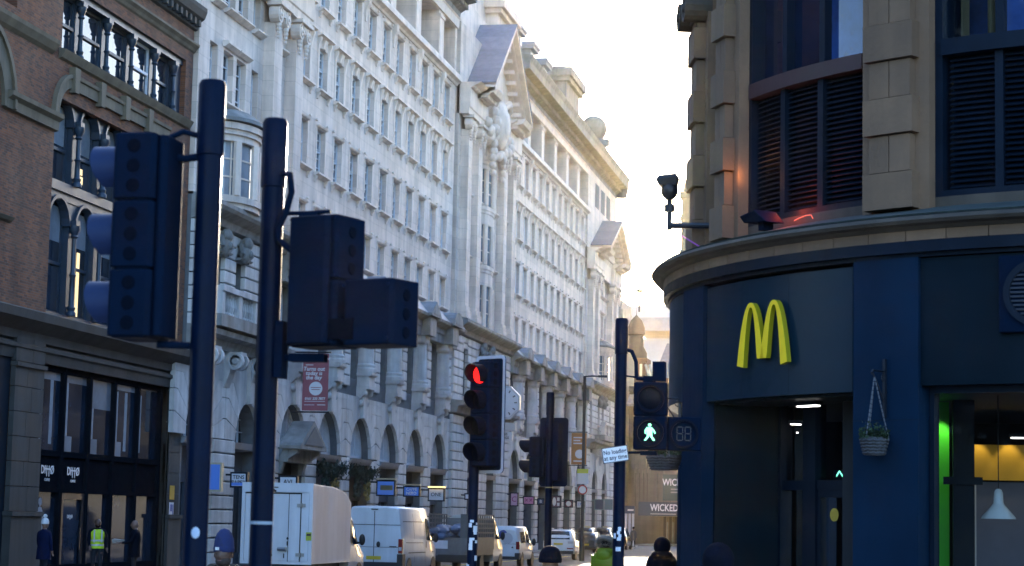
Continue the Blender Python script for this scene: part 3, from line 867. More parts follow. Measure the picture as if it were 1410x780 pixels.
# pavilion bases
def pav_base(yc, ya, yb, door=None):
    m = MB(); r = MB(); hs = []
    for s in (-1, 1):
        hs.append((yc + s * 1.25 - .55, yc + s * 1.25 + .55, 10.4, 12.2))
        hs.append((yc + s * 5.7 - .6, yc + s * 5.7 + .6, 9.4, 12.2))
    hs = [h for h in hs if h[0] > ya + .2]
    wall_holes(m, XW + .1, ya, yb, 8.3, 13.95, hs, .5)
    m.quad((XW - .5, ya, 9), (XW - .5, yb, 9), (XW - .5, yb, 12.5), (XW - .5, ya, 12.5))
    # ground storey with two arches near the middle
    A = [yc - 2.9, yc + 2.9]
    for a in A:
        arch_wall(m, a, XW + .1, 1.55, 5.0, 0, 8.3, 2.9, .7)
        voussoirs(r, a, XW + .1, 1.55, 5.0, 8.25, 2.9, .18)
    m.quad((XW + .1, ya, 0), (XW + .1, yc - 5.8, 0), (XW + .1, yc - 5.8, 8.3), (XW + .1, ya, 8.3))
    m.quad((XW + .1, yb, 0), (XW + .1, yc + 5.8, 0), (XW + .1, yc + 5.8, 8.3), (XW + .1, yb, 8.3))
    m.quad((XW - .62, ya, 0), (XW - .62, yb, 0), (XW - .62, yb, 7), (XW - .62, ya, 7))
    m.quad((XW + .1, yb, 0), (XW - 2, yb, 0), (XW - 2, yb, 14), (XW + .1, yb, 14)); m.quad((XW + .1, ya, 0), (XW - 2, ya, 0), (XW - 2, ya, 14), (XW + .1, ya, 14))
    for (a, b) in ((ya, yc - 4.5), (yc - 1.3, yc + 1.3), (yc + 4.5, yb)):
        if b > a: courses(r, XW + .1, a + .02, b - .02, .7, 5.0, .2, .54); r.box(XW + .1, XW + .36, a, b, 0, .68)
    for (a, b) in ((ya, yc - 5.9), (yc + 5.9, yb)):
        if b > a: courses(r, XW + .1, a + .02, b - .02, 5.02, 8.25, .2, .54)
    # rusticated first floor round the windows
    br = sorted({ya, yb, *[h[0] for h in hs], *[h[1] for h in hs]})
    for i in range(len(br) - 1):
        a, b = br[i], br[i + 1]; mid = (a + b) / 2
        op = [h for h in hs if h[0] < mid < h[1]]
        if op: courses(r, XW + .1, a, b, op[0][3] + .05, 13.0, .16, .5)
        else: courses(r, XW + .1, a + .02, b - .02, 9.0, 13.0, .18, .52)
    m.build('pavilion_base', stone_joint, wb); r.build('rusticated_stonework', stone_block, wb)
    e = MB()
    extr_y(e, [(.1, 13.0), (.45, 13.05), (.55, 13.3), (.95, 13.5), (1.05, 13.62), (1.05, 13.78), (.7, 13.9), (.1, 14.0)], ya, yb)
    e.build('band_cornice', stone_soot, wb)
    e = MB(); extr_y(e, [(.1, 8.3), (.5, 8.35), (.62, 8.7), (.95, 8.8), (1.0, 9.0), (.1, 9.1)], ya, yb)
    # balcony with balusters
    b0, b1 = max(ya + .2, yc - 3.4), yc + 3.4
    extr_y(e, [(.1, 9.1), (1.15, 9.1), (1.15, 9.55), (.1, 9.55)], b0, b1)
    e.build('balcony', stone_soot, wb)
    bl = MB(); y = b0 + .2; k = 0
    while y < b1 - .1:
        if k % 7 == 0: bl.box(XW + .82, XW + 1.14, y - .17, y + .17, 9.55, 10.45)
        else: bl.lathe([(.09, 9.55), (.09, 9.62), (.05, 9.68), (.10, 9.92), (.05, 10.2), (.08, 10.28), (.08, 10.4)], (XW + .98, y, 0), 8)
        y += .29; k += 1
    bl.box(XW + .8, XW + 1.2, b0, b1, 10.4, 10.6)
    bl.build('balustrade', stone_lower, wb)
    for h in hs: simple_window((h[0] + h[1]) / 2, h[1] - h[0], h[2], h[3], XW - .3, False)
    # carved keystones over the first-floor pair
    c = MB()
    for s in (-1, 1):
        y = yc + s * 1.25
        c.ball((XW + .42, y, 12.4), .42, 10, 8, (.6, 1, 1.1)); c.ball((XW + .5, y, 12.75), .34, 9, 7, (.7, 1.2, .8)); c.ball((XW + .62, y, 12.35), .16, 7, 6)
        for t in (-1, 1): c.tube([(XW + .4, y + t * .3, 12.7), (XW + .5, y + t * .55, 12.3), (XW + .4, y + t * .35, 12.05)], .13, 6)
        extr_y(c, [(.1, 12.0), (.5, 12.05), (.56, 12.12), (.1, 12.15)], y - .7, y + .7)
    c.build('carved_keystone', stone_soot, wb, smooth=True)
    # scrolled consoles under the balcony
    c = MB()
    for q in (-3.0, 0.0, 3.0):
        y = yc + q
        if y < ya + .3: continue
        extr_y(c, [(.1, 7.0), (.3, 7.0), (.45, 7.4), (.6, 7.9), (.95, 8.2), (.95, 8.35), (.1, 8.35)], y - .34, y + .34)
        for s in (-1, 1):
            T = Matrix.Translation((XW + .72, y + s * .3, 8.0)) @ Matrix.Rotation(pi / 2, 4, 'X')
            c.lathe([(.01, -.1), (.34, -.1), (.34, .1), (.25, .1), (.22, .04), (.14, .04), (.12, .12), (.01, .12)], (0, 0, 0), 14, T=T)
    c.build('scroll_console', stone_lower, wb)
    # glazing and shopfronts in the arches
    for a in A:
        if a < ya + 1: continue
        f = MB(); X = XW - .5; n = 10
        for q in (-.9, -.45, 0, .45, .9): f.box(X, X + .08, a + q - .03, a + q + .03, 5.0, 5.0 + sqrt(1.5 ** 2 - q * q))
        for q in (.45, .95): f.box(X, X + .06, a - sqrt(1.55 ** 2 - q * q), a + sqrt(1.55 ** 2 - q * q), 5.0 + q - .02, 5.0 + q + .02)
        o = f.build('arched_window', win_paint, wb)
        p = MB(); p.poly([(X - .01, a - 1.55 * cos(pi * k / n), 5.0 + 1.55 * sin(pi * k / n)) for k in range(n + 1)]); p.build('pane', pane_dark, o)
        s = MB(); extr_y(s, [(-.6, 4.65), (.22, 4.7), (.3, 4.95), (-.6, 5.02)], a - 1.53, a + 1.53); s.build('shelf', lead, o)
        q = MB(); x = XW - .45; q.box(x - .1, x, a - 1.55, a + 1.55, 0, .6); q.box(x - .1, x + .05, a - 1.55, a + 1.55, 3.3, 4.65)
        for t in (-1.5, -.5, .5, 1.5): q.box(x - .05, x + .06, a + t - .05, a + t + .05, .6, 3.3)
        w = q.build('shopfront', shop_grey, wb)
        p = MB(); p.quad((x - .03, a - 1.55, .5), (x - .03, a + 1.55, .5), (x - .03, a + 1.55, 3.3), (x - .03, a - 1.55, 3.3)); p.build('pane', pane_dark, w)
pav_base(76.7, 72.45, 83.44)
pav_base(CY + .15, 117.76, 135.44)
pav_base(177.6, 169.76, 186.1)

# ================================================================== RED BRICK WAREHOUSE (far left)
bb = thing('brick_warehouse', 'red brick warehouse with arched blue window frames above a dark glass cafe front', 'building')
def bextr(mb, prof, y0, y1): mb.prism([(XW + p, z) for p, z in prof], 'y', y0, y1)
m = MB()
YB0, YB1 = 24.0, 72.3  # unseen near end stretched to narrow the bright gap mirrored in the fascia
BAND = (60.2, 71.55, 16.52, 18.72)
holes = [BAND, (59.95, 69.6, 8.12, 15.0)]
for k in range(2): holes.append((52.6 - 6.4 * k, 56.0 - 6.4 * k, 10.4, 15.0)); holes.append((53.0 - 6.4 * k, 54.6 - 6.4 * k, 17.0, 19.4)); holes.append((55.1 - 6.4 * k, 56.8 - 6.4 * k, 17.0, 19.4))
wall_holes(m, XW, YB0, YB1, 7.4, 20.7, holes, .62)
m.quad((XW, YB1, 7.4), (XW - 1.5, YB1, 7.4), (XW - 1.5, YB1, 20.7), (XW, YB1, 20.7))
m.quad((XW, YB0, 0), (XW - 20, YB0, 0), (XW - 20, YB0, 20.7), (XW, YB0, 20.7))
m.quad((XW, YB0, 20.7), (XW - 20, YB0, 20.7), (XW - 20, YB1, 20.7), (XW, YB1, 20.7))
m.quad((XW - .64, YB0, 0), (XW - .64, YB1, 0), (XW - .64, YB1, 20.7), (XW - .64, YB0, 20.7))
m.build('wall', red_brick, bb)
# spandrels above the arcade of arched lights are blue-painted frames; stone trim round them
tr = MB()
bextr(tr, [(0, 20.0), (.1, 20.05), (.16, 20.3), (.36, 20.45), (.45, 20.7), (.45, 20.85), (0, 20.95)], YB0, YB1 + .1)
y = 45
while y < YB1 - .2: tr.box(XW + .1, XW + .3, y, y + .2, 20.12, 20.36); y += .5
tr.build('cornice', sand_dark, bb)
tr = MB()
bextr(tr, [(0, 19.15), (.06, 19.2), (.12, 19.3), (.22, 19.4), (.22, 19.48), (0, 19.55)], 59.2, YB1 + .06)
bextr(tr, [(0, 16.2), (.1, 16.25), (.2, 16.42), (.24, 16.5), (0, 16.56)], 60.0, YB1 - .3)
bextr(tr, [(0, 16.2), (.12, 16.3), (.25, 16.5), (.28, 16.62), (0, 16.68)], YB0, 59.5)
tr.build('string_course', sandstone, bb)
tr = MB()
# label mould over the arched group, rounded at its left end
def arc_band(mb, yc, zc, r0, r1, a0, a1, p, n=10):
    for k in range(n):
        a = a0 + (a1 - a0) * k / n; b = a0 + (a1 - a0) * (k + 1) / n
        mb.prism([(yc + r0 * cos(a), zc + r0 * sin(a)), (yc + r1 * cos(a), zc + r1 * sin(a)), (yc + r1 * cos(b), zc + r1 * sin(b)), (yc + r0 * cos(b), zc + r0 * sin(b))], 'x', XW, XW + p)
arc_band(tr, 61.05, 14.45, .98, 1.3, pi / 2, pi, .1); arc_band(tr, 61.05, 14.45, 1.3, 1.42, pi / 2, pi, .16)
bextr(tr, [(0, 15.42), (.1, 15.42), (.1, 15.76), (.16, 15.78), (.18, 15.88), (0, 15.9)], 61.05, 69.9)
for y in (61.1, 63.3, 65.5, 67.7): tr.prism([(y - .16, 15.3), (y + .16, 15.3), (y + .22, 16.1), (y - .22, 16.1)], 'x', XW, XW + .22)
arc_band(tr, 54.3, 13.9, 1.75, 2.3, 0, pi, .12, 16); arc_band(tr, 54.3, 13.9, 2.3, 2.46, 0, pi, .2, 16)
tr.prism([(54.05, 15.5), (54.55, 15.5), (54.65, 16.75), (53.95, 16.75)], 'x', XW, XW + .28)
bextr(tr, [(0, 13.85), (.12, 13.88), (.14, 14.15), (.28, 14.25), (.3, 14.38), (0, 14.42)], 56.2, 60.0)
bextr(tr, [(0, 10.55), (.1, 10.6), (.18, 10.7), (0, 10.75)], 54.9, 57.0)
tr.build('stone_trim', sandstone, bb)
br = MB()                                          # brick infill over the big left arch
for k in range(2):
    yc = 54.3 - 6.4 * k; n = 12; r = 1.7; zc = 13.3
    for q in range(n):
        a, b = pi * q / n, pi * (q + 1) / n
        br.prism([(yc - r * cos(a), zc + r * sin(a)), (yc - r * cos(b), zc + r * sin(b)), (yc - r * cos(b), 15.0), (yc - r * cos(a), 15.0)], 'x', XW - .3, XW - .002)
    f = MB(); f.box(XW - .5, XW - .42, yc - .06, yc + .06, 10.4, 14.9); f.box(XW - .5, XW - .4, yc - 1.7, yc + 1.7, 12.4, 12.55)
    for s in (-1, 1): f.box(XW - .5, XW - .4, yc + s * 1.62 - .08, yc + s * 1.62 + .08, 10.4, 14)
    o = f.build('arched_window', blue_frame, bb)
    p = MB(); p.quad((XW - .52, yc - 1.7, 10.4), (XW - .52, yc + 1.7, 10.4), (XW - .52, yc + 1.7, 15), (XW - .52, yc - 1.7, 15)); p.build('pane', pane_dark, o)
    for c_ in (53.8 - 6.4 * k, 55.95 - 6.4 * k):
        f = MB(); f.box(XW - .4, XW - .32, c_ - .8, c_ + .8, 18.1, 18.2); f.box(XW - .4, XW - .32, c_ - .04, c_ + .04, 17, 19.4)
        o = f.build('sash_window', blue_frame, bb)
        p = MB(); p.quad((XW - .42, c_ - .85, 17), (XW - .42, c_ + .85, 17), (XW - .42, c_ + .85, 19.4), (XW - .42, c_ - .85, 19.4)); p.build('pane', pane_dark, o)
br.build('arch_spandrel', red_brick, bb)

# band of five sashes between iron colonnettes
def colonnette(mb, y, z0, z1, X, r=.085):
    h = z1 - z0
    mb.lathe([(r * 1.7, z0), (r * 1.7, z0 + .1), (r * 1.2, z0 + .16), (r * 1.5, z0 + .26), (r, z0 + .32), (r * .85, z0 + h * .42), (r * 1.3, z0 + h * .45), (r * .8, z0 + h * .48), (r * .78, z1 - .42), (r * 1.4, z1 - .36), (r, z1 - .3), (r * 1.9, z1 - .12), (r * 1.9, z1)], (X, y, 0), 10)
bf = MB(); y0, y1, z0, z1 = BAND
bf.box(XW - .5, XW - .12, y0, y1, z1 - .2, z1); bf.box(XW - .5, XW - .05, y0, y1, z0, z0 + .1)
EDG = [60.2, 62.15, 64.4, 66.65, 68.9, 70.85]
for y in EDG:
    bf.box(XW - .5, XW - .34, y - .16, y + .16, z0 + .1, z1 - .2)
bf.box(XW - .5, XW - .2, 70.85, y1, z0 + .1, z1 - .2)
bo = bf.build('window_band', blue_frame, bb)
cb = MB()
for y in EDG[1:]: colonnette(cb, y - .02, z0 + .1, z1 - .35, XW - .2); cb.box(XW - .34, XW - .06, y - .2, y + .16, z1 - .36, z1 - .2)
cb.build('colonnette', blue_frame, bo, smooth=True)
for k in range(5):
    a, b = EDG[k] + .16, EDG[k + 1] - .16
    f = MB(); X = XW - .46
    f.box(X, X + .08, a, a + .09, z0 + .1, z1 - .2); f.box(X, X + .08, b - .09, b, z0 + .1, z1 - .2); f.box(X + .02, X + .1, a + .09, b - .09, 17.5, 17.6)
    f.box(X, X + .08, a + .09, b - .09, z0 + .1, z0 + .22); f.box(X, X + .08, a + .09, b - .09, z1 - .3, z1 - .2)
    o = f.build('sash_window', win_paint if k == 3 else blue_frame, bb)
    p = MB(); p.quad((X + .02, a, z0), (X + .02, b, z0), (X + .02, b, z1), (X + .02, a, z1)); p.build('pane', pane_mirror if False else pane_dark, o)
# two tiers of arched lights in a blue iron frame
PIT = [(60.15, 61.95), (62.3, 64.1), (64.45, 66.25), (66.6, 68.4)]
af = MB(); X = XW - .45
for (za, zs) in ((8.25, 11.15), (12.45, 14.35)):
    for a, b in PIT:
        r = (b - a) / 2; c_ = (a + b) / 2; n = 10; zt = zs + r + .3
        pts = [(c_ - r * cos(pi * k / n), zs + r * sin(pi * k / n)) for k in range(n + 1)]
        for k in range(n): af.prism([pts[k], pts[k + 1], (pts[k + 1][0], zt), (pts[k][0], zt)], 'x', X, X + .22)
        arc_n = 10
        for k in range(n):
            q0, q1 = pts[k], pts[k + 1]
            s = .88
            af.prism([q0, q1, (c_ + (q1[0] - c_) * s, zs + (q1[1] - zs) * s), (c_ + (q0[0] - c_) * s, zs + (q0[1] - zs) * s)], 'x', X, X + .3)
        af.box(X, X + .22, b, b + .36, za, zt)
    af.box(X, X + .22, 59.9, 60.15, za, zs + 1.2); af.box(X, X + .22, 68.76, 69.7, za, zs + 1.2)
af.box(X, X + .34, 59.9, 69.7, 12.15, 12.45); af.box(X, X + .26, 59.9, 69.7, 11.9, 12.16)
af.box(X, X + .22, 59.9, 69.7, 15.0, 15.45); af.box(X, X + .3, 59.9, 69.7, 8.1, 8.3)
ao = af.build('arcade_frame', blue_frame, bb)
cl = MB()
for (za, zs) in ((8.3, 11.2), (12.45, 14.4)):
    for a, b in PIT: colonnette(cl, b + .18, za, zs, XW - .1, .095); cl.box(XW - .3, XW + .02, b + .02, b + .34, zs, zs + .16)
cl.build('colonnette', blue_frame, ao, smooth=True)
for (za, zs) in ((8.3, 11.15), (12.45, 14.35)):
    for a, b in PIT:
        f = MB(); zt = zs + .9; x = XW - .5
        f.box(x, x + .07, a, a + .1, za, zs); f.box(x, x + .07, b - .1, b, za, zs); f.box(x, x + .09, a + .1, b - .1, za + (zs - za) * .55, za + (zs - za) * .55 + .1)
        f.box(x, x + .07, a + .1, b - .1, za, za + .1)
        o = f.build('arched_light', blue_frame, bb)
        p = MB(); p.quad((x + .01, a, za), (x + .01, b, za), (x + .01, b, zt), (x + .01, a, zt)); p.build('pane', pane_dark, o)
        c_ = MB(); h = (zt - za)
        lo = za + h * (.45 if zs > 12 else .62)
        c_.quad((x + .015, a + .08, lo), (x + .015, b - .08, lo), (x + .015, b - .08, zt - .3), (x + .015, a + .08, zt - .3)); c_.build('blind', pane_blind, o)
# warm sky reflections put on a few panes as glowing patches
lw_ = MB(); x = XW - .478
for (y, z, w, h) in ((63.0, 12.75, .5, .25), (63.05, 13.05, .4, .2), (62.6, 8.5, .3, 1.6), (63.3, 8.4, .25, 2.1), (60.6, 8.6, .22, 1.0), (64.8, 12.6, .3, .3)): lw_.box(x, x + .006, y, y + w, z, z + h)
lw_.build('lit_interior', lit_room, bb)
# cornice over the shop, stone piers, dark shop frame
tr = MB()
bextr(tr, [(0, 7.15), (.14, 7.2), (.16, 7.45), (.4, 7.6), (.62, 7.75), (.66, 8.0), (.3, 8.12), (0, 8.16)], YB0, YB1 + .05)
bextr(tr, [(0, 6.62), (.06, 6.62), (.12, 6.9), (.2, 6.95), (.2, 7.05), (0, 7.15)], YB0, YB1 + .02)
tr.build('shop_cornice', sand_dark, bb)
ps = MB()
def ashlar_pier(y0, y1, p=.16, split=True):
    z = 2.1; k = 0
    while z < 6.55:
        if split: 
            q = y0 + (y1 - y0) * (.42 if k % 2 else .58)
            ps.box(XW, XW + p, y0, q - .01, z, z + .72); ps.box(XW, XW + p, q + .01, y1, z, z + .72)
        else: ps.box(XW, XW + p, y0, y1, z, z + .72)
        z += .74; k += 1
    ps.box(XW, XW + p + .1, y0 - .06, y1 + .06, 0, 1.95); ps.box(XW, XW + p + .16, y0 - .1, y1 + .1, 1.95, 2.09)
    ps.box(XW, XW + p + .08, y0 - .04, y1 + .04, 6.38, 6.5)
ashlar_pier(57.6, 59.7); ashlar_pier(71.05, 72.25, .12, False); ashlar_pier(50.2, 52.2)
ps.build('stone_pier', sand_dark, bb)
cafe_glass = mat('cafe_glass', (0.014, 0.026, 0.046), 0.06, spec=.22, noise=(0.5, 0.6), bump=(0.9, 0.05))
sf = MB(); x = XW - .3
MUL = [59.95, 62.0, 64.15, 66.3, 68.5, 70.7]
for y in MUL: sf.box(x, x + .2, y - .1, y + .1, .1, 6.62)
for a, b in ((6.45, 6.62), (3.82, 4.0), (2.7, 2.82), (.1, .45)):
    for k in range(5): sf.box(x + .01, x + .18, MUL[k] + .1, MUL[k + 1] - .1, a, b)
for k in range(5): sf.box(x + .02, x + .1, MUL[k] + .1, MUL[k + 1] - .1, 2.82, 3.82)
so = sf.build('shop_frame', mat('bronze_frame', (.006, .009, .014), .85, noise=(3, .2), spec=0.0), bb)
for k in range(5):
    p = MB(); a, b = MUL[k] + .1, MUL[k + 1] - .1
    p.quad((x + .05, a, 4), (x + .05, b, 4), (x + .05, b, 6.45), (x + .05, a, 6.45)); p.quad((x + .05, a, .45), (x + .05, b, .45), (x + .05, b, 2.7), (x + .05, a, 2.7))
    p.build('shop_pane', cafe_glass, so)
    c_ = MB(); zz = (6.2, 6.2, 5.5, 6.25, 6.4)[k]
    c_.quad((x + .055, a, zz), (x + .055, b, zz), (x + .055, b, 6.45), (x + .055, a, 6.45))
    if k in (1, 2, 3): c_.quad((x + .055, a + .1, 4.0), (x + .055, a + .9, 4.0), (x + .055, a + .9, 4.5), (x + .055, a + .1, 4.5))
    c_.build('blind', pane_blind, so)
    c_ = MB()
    for q in ((.25, .5), (1.1, 1.35))[:2 if k in (0, 3) else 1]: c_.quad((x + .052, a + q[0], 4.2), (x + .052, a + q[1], 4.2), (x + .052, a + q[1], 6.2), (x + .052, a + q[0], 6.2))
    c_.build('curtain', curtain_m, so)
dr = MB(); dr.box(x + .1, x + .16, 62.15, 62.35, .1, 2.7); dr.box(x + .1, x + .16, 63.9, 64.05, .1, 2.7); dr.box(x + .1, x + .16, 62.35, 63.9, 2.5, 2.7); dr.box(x + .16, x + .2, 63.7, 63.75, .9, 1.6)
dr.build('door', iron_black, so)
letter_white = mat('white_lettering', (.75, .77, .8), .5)
for y in (61.05, 63.1):
    text('DI\u2020\u2020\u00d8', .36, letter_white, so, TR(x + .125, y, 3.38, FACE_X), bold=.008)
    text('COFFEE', .12, letter_white, so, TR(x + .125, y, 3.08, FACE_X))
text('DI\u2020\u2020\u00d8', .16, letter_white, so, TR(x + .075, 63.1, 1.95, FACE_X))
# window decal figure: pale oval
dc = MB(); dc.ball((x + .06, 60.75, 1.75), .3, 12, 8, (.04, 1, 1.7)); dc.ball((x + .06, 60.75, 2.4), .14, 10, 8, (.05, 1, 1)); dc.build('window_decal', curtain_m, so)
# rear block of the warehouse
b_ = MB(); b_.box(XW - 18, XW - .7, YB0 + .05, YB1 - .05, .1, 20.6); b_.build('rear_block', red_brick, bb)
# left corner return: wall below the cornice
b_ = MB(); b_.box(XW - .6, XW - .02, YB0, 57.6, .1, 7.14); b_.build('street_front', shop_dark, bb)
# two small wall notices
nt = MB(); nt.box(XW + .12, XW + .14, 71.3, 71.75, 2.62, 3.12); tag(nt.build('wall_notice', mat('amber_notice', (.65, .36, .04), .5)), 'small amber notice fixed to the stone pier right of the cafe front', 'sign')
nt = MB(); nt.box(XW + .12, XW + .14, 71.3, 71.72, 1.98, 2.52); o = nt.build('wall_notice', mat('pale_notice', (.6, .66, .75), .5)); tag(o, 'pale blue and white notice below the amber one on the cafe pier', 'sign')
q = MB(); q.box(XW + .141, XW + .145, 71.36, 71.55, 2.2, 2.45); q.box(XW + .141, XW + .145, 71.58, 71.68, 2.05, 2.45); q.build('notice_print', mat('blue_print', (.05, .12, .4), .5), o)

# ================================================================== ROUNDED CORNER BUILDING (restaurant, right)
CX0, CY0 = 2.95, 25.1
rb = thing('restaurant_building', 'rounded stone corner building with dark blue restaurant front and black louvred windows', 'building')
def P(phi, r, z):
    """phi in degrees round the corner (0 faces the junction, 90 faces the street); straight walls beyond both ends."""
    if phi < 0: return (CX0 + radians(-phi) * 5.6, CY0 - r, z)
    if phi > 90: return (CX0 - r, CY0 + radians(phi - 90) * 5.6, z)
    a = radians(phi); return (CX0 - r * sin(a), CY0 - r * cos(a), z)
def cbox(mb, p0, p1, r0, r1, z0, z1, step=2.0):
    n = max(1, int(math.ceil((p1 - p0) / step))); rings = []
    for k in range(n + 1):
        f = p0 + (p1 - p0) * k / n
        rings.append([P(f, r0, z0), P(f, r1, z0), P(f, r1, z1), P(f, r0, z1)])
    mb.loft(rings, True, True)
def cprof(mb, p0, p1, prof, step=2.0):
    n = max(1, int(math.ceil((p1 - p0) / step)))
    mb.loft([[P(p0 + (p1 - p0) * k / n, r, z) for r, z in prof] for k in range(n + 1)], True, True)
ALL0, ALL1 = -230, 430
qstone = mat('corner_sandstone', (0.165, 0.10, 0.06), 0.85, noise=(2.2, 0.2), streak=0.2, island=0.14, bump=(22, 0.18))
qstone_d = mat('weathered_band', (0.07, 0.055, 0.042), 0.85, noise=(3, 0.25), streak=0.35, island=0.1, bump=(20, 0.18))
moss = mat('mossy_lead', (0.026, 0.040, 0.040), 0.8, noise=(6, 0.4), bump=(18, 0.2))
navy = mat('navy_render', (0.002, 0.0145, 0.036), 0.6, noise=(1.2, 0.16), spec=0.08, streak=.12, bump=(40, .05))
fascia_m = mat('dark_fascia', (0.002, 0.008, 0.014), 0.45, noise=(0.8, 0.15), spec=0.08, streak=.15)
fascia_g = mat('brushed_fascia', (0.003, 0.017, 0.032), 0.34, noise=(0.8, 0.12), spec=.14)
frame_d = mat('dark_window_frame', (0.0025, 0.008, 0.018), 0.5, noise=(3, 0.2), spec=.15)
frame_r = mat('dark_red_frame', (0.035, 0.009, 0.010), 0.5, noise=(3, 0.3))
louv = mat('louvre_metal', (0.003, 0.009, 0.020), 0.5, noise=(2, 0.2), spec=.2)
upsky = mat('sky_painted_glass', (0.02, 0.05, 0.16), 0.05, spec=0.9, noise=(1.1, 0.7), bump=(0.9, 0.05))  # blue sky reflection put into the pane colour
shopglass = glass('shop_glass', (0.82, 0.88, 0.92))
upglass = mat('upper_window_glass', (0.004, 0.010, 0.026), 0.03, spec=0.6, noise=(0.8, 0.6), bump=(0.6, 0.03))
# ---- upper storey
b = MB(); cbox(b, ALL0, ALL1, 4.6, 5.30, 5.05, 5.34); cbox(b, ALL0, ALL1, 4.6, 5.36, 9.0, 9.6); cbox(b, ALL0, ALL1, 4.6, 5.3, 12.6, 14)
cprof(b, ALL0, ALL1, [(5.2, 14), (5.5, 14.1), (5.6, 14.4), (6.1, 14.6), (6.1, 14.9), (5.2, 15.1)])
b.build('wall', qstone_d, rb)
piers = [(30.9, 37.4, True), (61.6, 66.2, True), (73.6, 80, True), (2.0, 8.5, True), (-26, -19.5, False), (-54, -47.5, False), (-82, -75.5, False), (101, 108, False), (129, 136, False), (157, 164, False)]
for a, c_, quoin in piers:
    q = MB(); z = 5.22; k = 0
    while z < 12.5:
        h = .375
        if quoin or True:
            wide = k % 2 == 0
            ins = .25 if wide else .75
            out = 5.56 if wide else 5.52
            mid = (a + c_) / 2
            if wide: cbox(q, a + ins, c_ - ins, 5.2, out, z + .008, z + h - .008)
            else:
                cbox(q, a + ins, mid - .06, 5.2, out, z + .006, z + h - .006); cbox(q, mid + .06, c_ - ins, 5.2, out, z + .006, z + h - .006)
        z += h; k += 1
    cbox(q, a - .9, a + 1.2, 4.7, 5.42, 5.2, 12.6); cbox(q, c_ - 1.2, c_ + .9, 4.7, 5.42, 5.2, 12.6)
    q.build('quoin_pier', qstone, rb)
cp_ = MB()                                                       # scrolled capital high on the left edge
T0 = P(77.0, 5.55, 7.22)
for s in (-1, 1):
    T = Matrix.Translation(P(77 + s * 2.6, 5.52, 8.08)) @ Matrix.Rotation(radians(-77), 4, 'Z') @ Matrix.Rotation(pi / 2, 4, 'X')
    cp_.lathe([(.01, -.16), (.17, -.16), (.17, .16), (.13, .16), (.11, .11), (.07, .11), (.05, .18), (.01, .18)], (0, 0, 0), 16, T=T)
cbox(cp_, 74, 80, 5.3, 5.58, 8.2, 8.34); cbox(cp_, 74.5, 79.5, 5.3, 5.55, 7.95, 8.2); cbox(cp_, 73.6, 80.4, 5.3, 5.64, 8.34, 8.42)
cp_.build('scroll_capital', qstone_d, rb)
bays = [(9.4, 30.0), (38.3, 60.9), (66.9, 72.8), (-18.6, 1.1), (-46.6, -27), (-74.6, -55), (81, 100), (109, 128), (137, 156)]
slat_proto = None
for bi, (a, c_) in enumerate(bays):
    w = c_ - a
    f = MB()
    cbox(f, a, a + .9, 4.9, 5.30, 5.34, 9.0); cbox(f, c_ - .9, c_, 4.9, 5.30, 5.34, 9.0)
    cbox(f, a + .9, c_ - .9, 4.9, 5.30, 5.34, 5.40); cbox(f, a + .9, c_ - .9, 4.9, 5.28, 8.7, 9.0)
    n = 3 if w > 12 else 1
    xs = [a + .9 + (w - 1.8) * k / n for k in range(n + 1)]
    for k in range(1, n):
        cbox(f, xs[k] - .45, xs[k] + .45, 4.9, 5.28, 5.40, 6.74); cbox(f, xs[k] - .45, xs[k] + .45, 4.9, 5.26, 6.9, 8.7)
    fo = f.build('window_frame', frame_d, rb)
    t = MB(); cbox(t, a + .9, c_ - .9, 4.9, 5.34, 6.74, 6.9); t.build('transom', frame_r if bi in (1,) else frame_d, fo)
    for k in range(n):
        l = MB(); p0, p1 = xs[k] + .5, xs[k + 1] - .5
        if bi < 4:
            z = 5.42; m_ = max(1, int((p1 - p0) / 2))
            while z < 6.72:
                l.loft([[P(p0 + (p1 - p0) * q / m_, 5.24, z), P(p0 + (p1 - p0) * q / m_, 5.245, z + .008), P(p0 + (p1 - p0) * q / m_, 5.18, z + .05), P(p0 + (p1 - p0) * q / m_, 5.175, z + .042)] for q in range(m_ + 1)], True, True)
                z += .055
            cbox(l, p0 - .05, p1 + .05, 5.1, 5.14, 5.38, 6.74)
        else: cbox(l, p0, p1, 5.1, 5.2, 5.4, 6.74)
        tag(l.build('louvre', louv, fo), kind=None)
        g = MB(); n2 = 4
        for q in range(n2):
            u, v = xs[k] + .45 + (xs[k + 1] - xs[k] - .9) * q / n2, xs[k] + .45 + (xs[k + 1] - xs[k] - .9) * (q + 1) / n2
            g.quad(P(u, 5.16, 6.9), P(v, 5.16, 6.9), P(v, 5.16, 8.7), P(u, 5.16, 8.7))
        lit = (bi == 1 and k == 0) or (bi == 0 and k == 1)  # panes whose colour carries the sky reflection
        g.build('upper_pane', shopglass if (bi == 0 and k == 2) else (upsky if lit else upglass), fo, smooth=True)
        if bi == 0 and k == 2:
            cu = MB()
            for (u0, u1) in ((xs[k] + .5, xs[k] + 2.6), (xs[k + 1] - 1.4, xs[k + 1] - .5)):
                M_ = 26; cu.loft([[P(u0 + (u1 - u0) * q / M_, 4.98 + .03 * sin(q * 1.9), 6.9), P(u0 + (u1 - u0) * q / M_, 4.98 + .03 * sin(q * 1.9 + .3), 8.7)] for q in range(M_ + 1)], False, False)
            cu.build('curtain', mat('ochre_curtain', (.22, .19, .11), .85), fo, smooth=True)
            bl_ = MB(); cbox(bl_, xs[k], xs[k + 1], 4.7, 4.8, 6.9, 8.7); bl_.build('dim_room', mat('dim_blue_room', (.01, .025, .07), .6, noise=(2.5, .6), spec=.1), fo)
    # upper storey window above
    g = MB(); cbox(g, a + .5, c_ - .5, 4.8, 5.1, 9.6, 12.6); g.build('upper_window', upglass, rb)
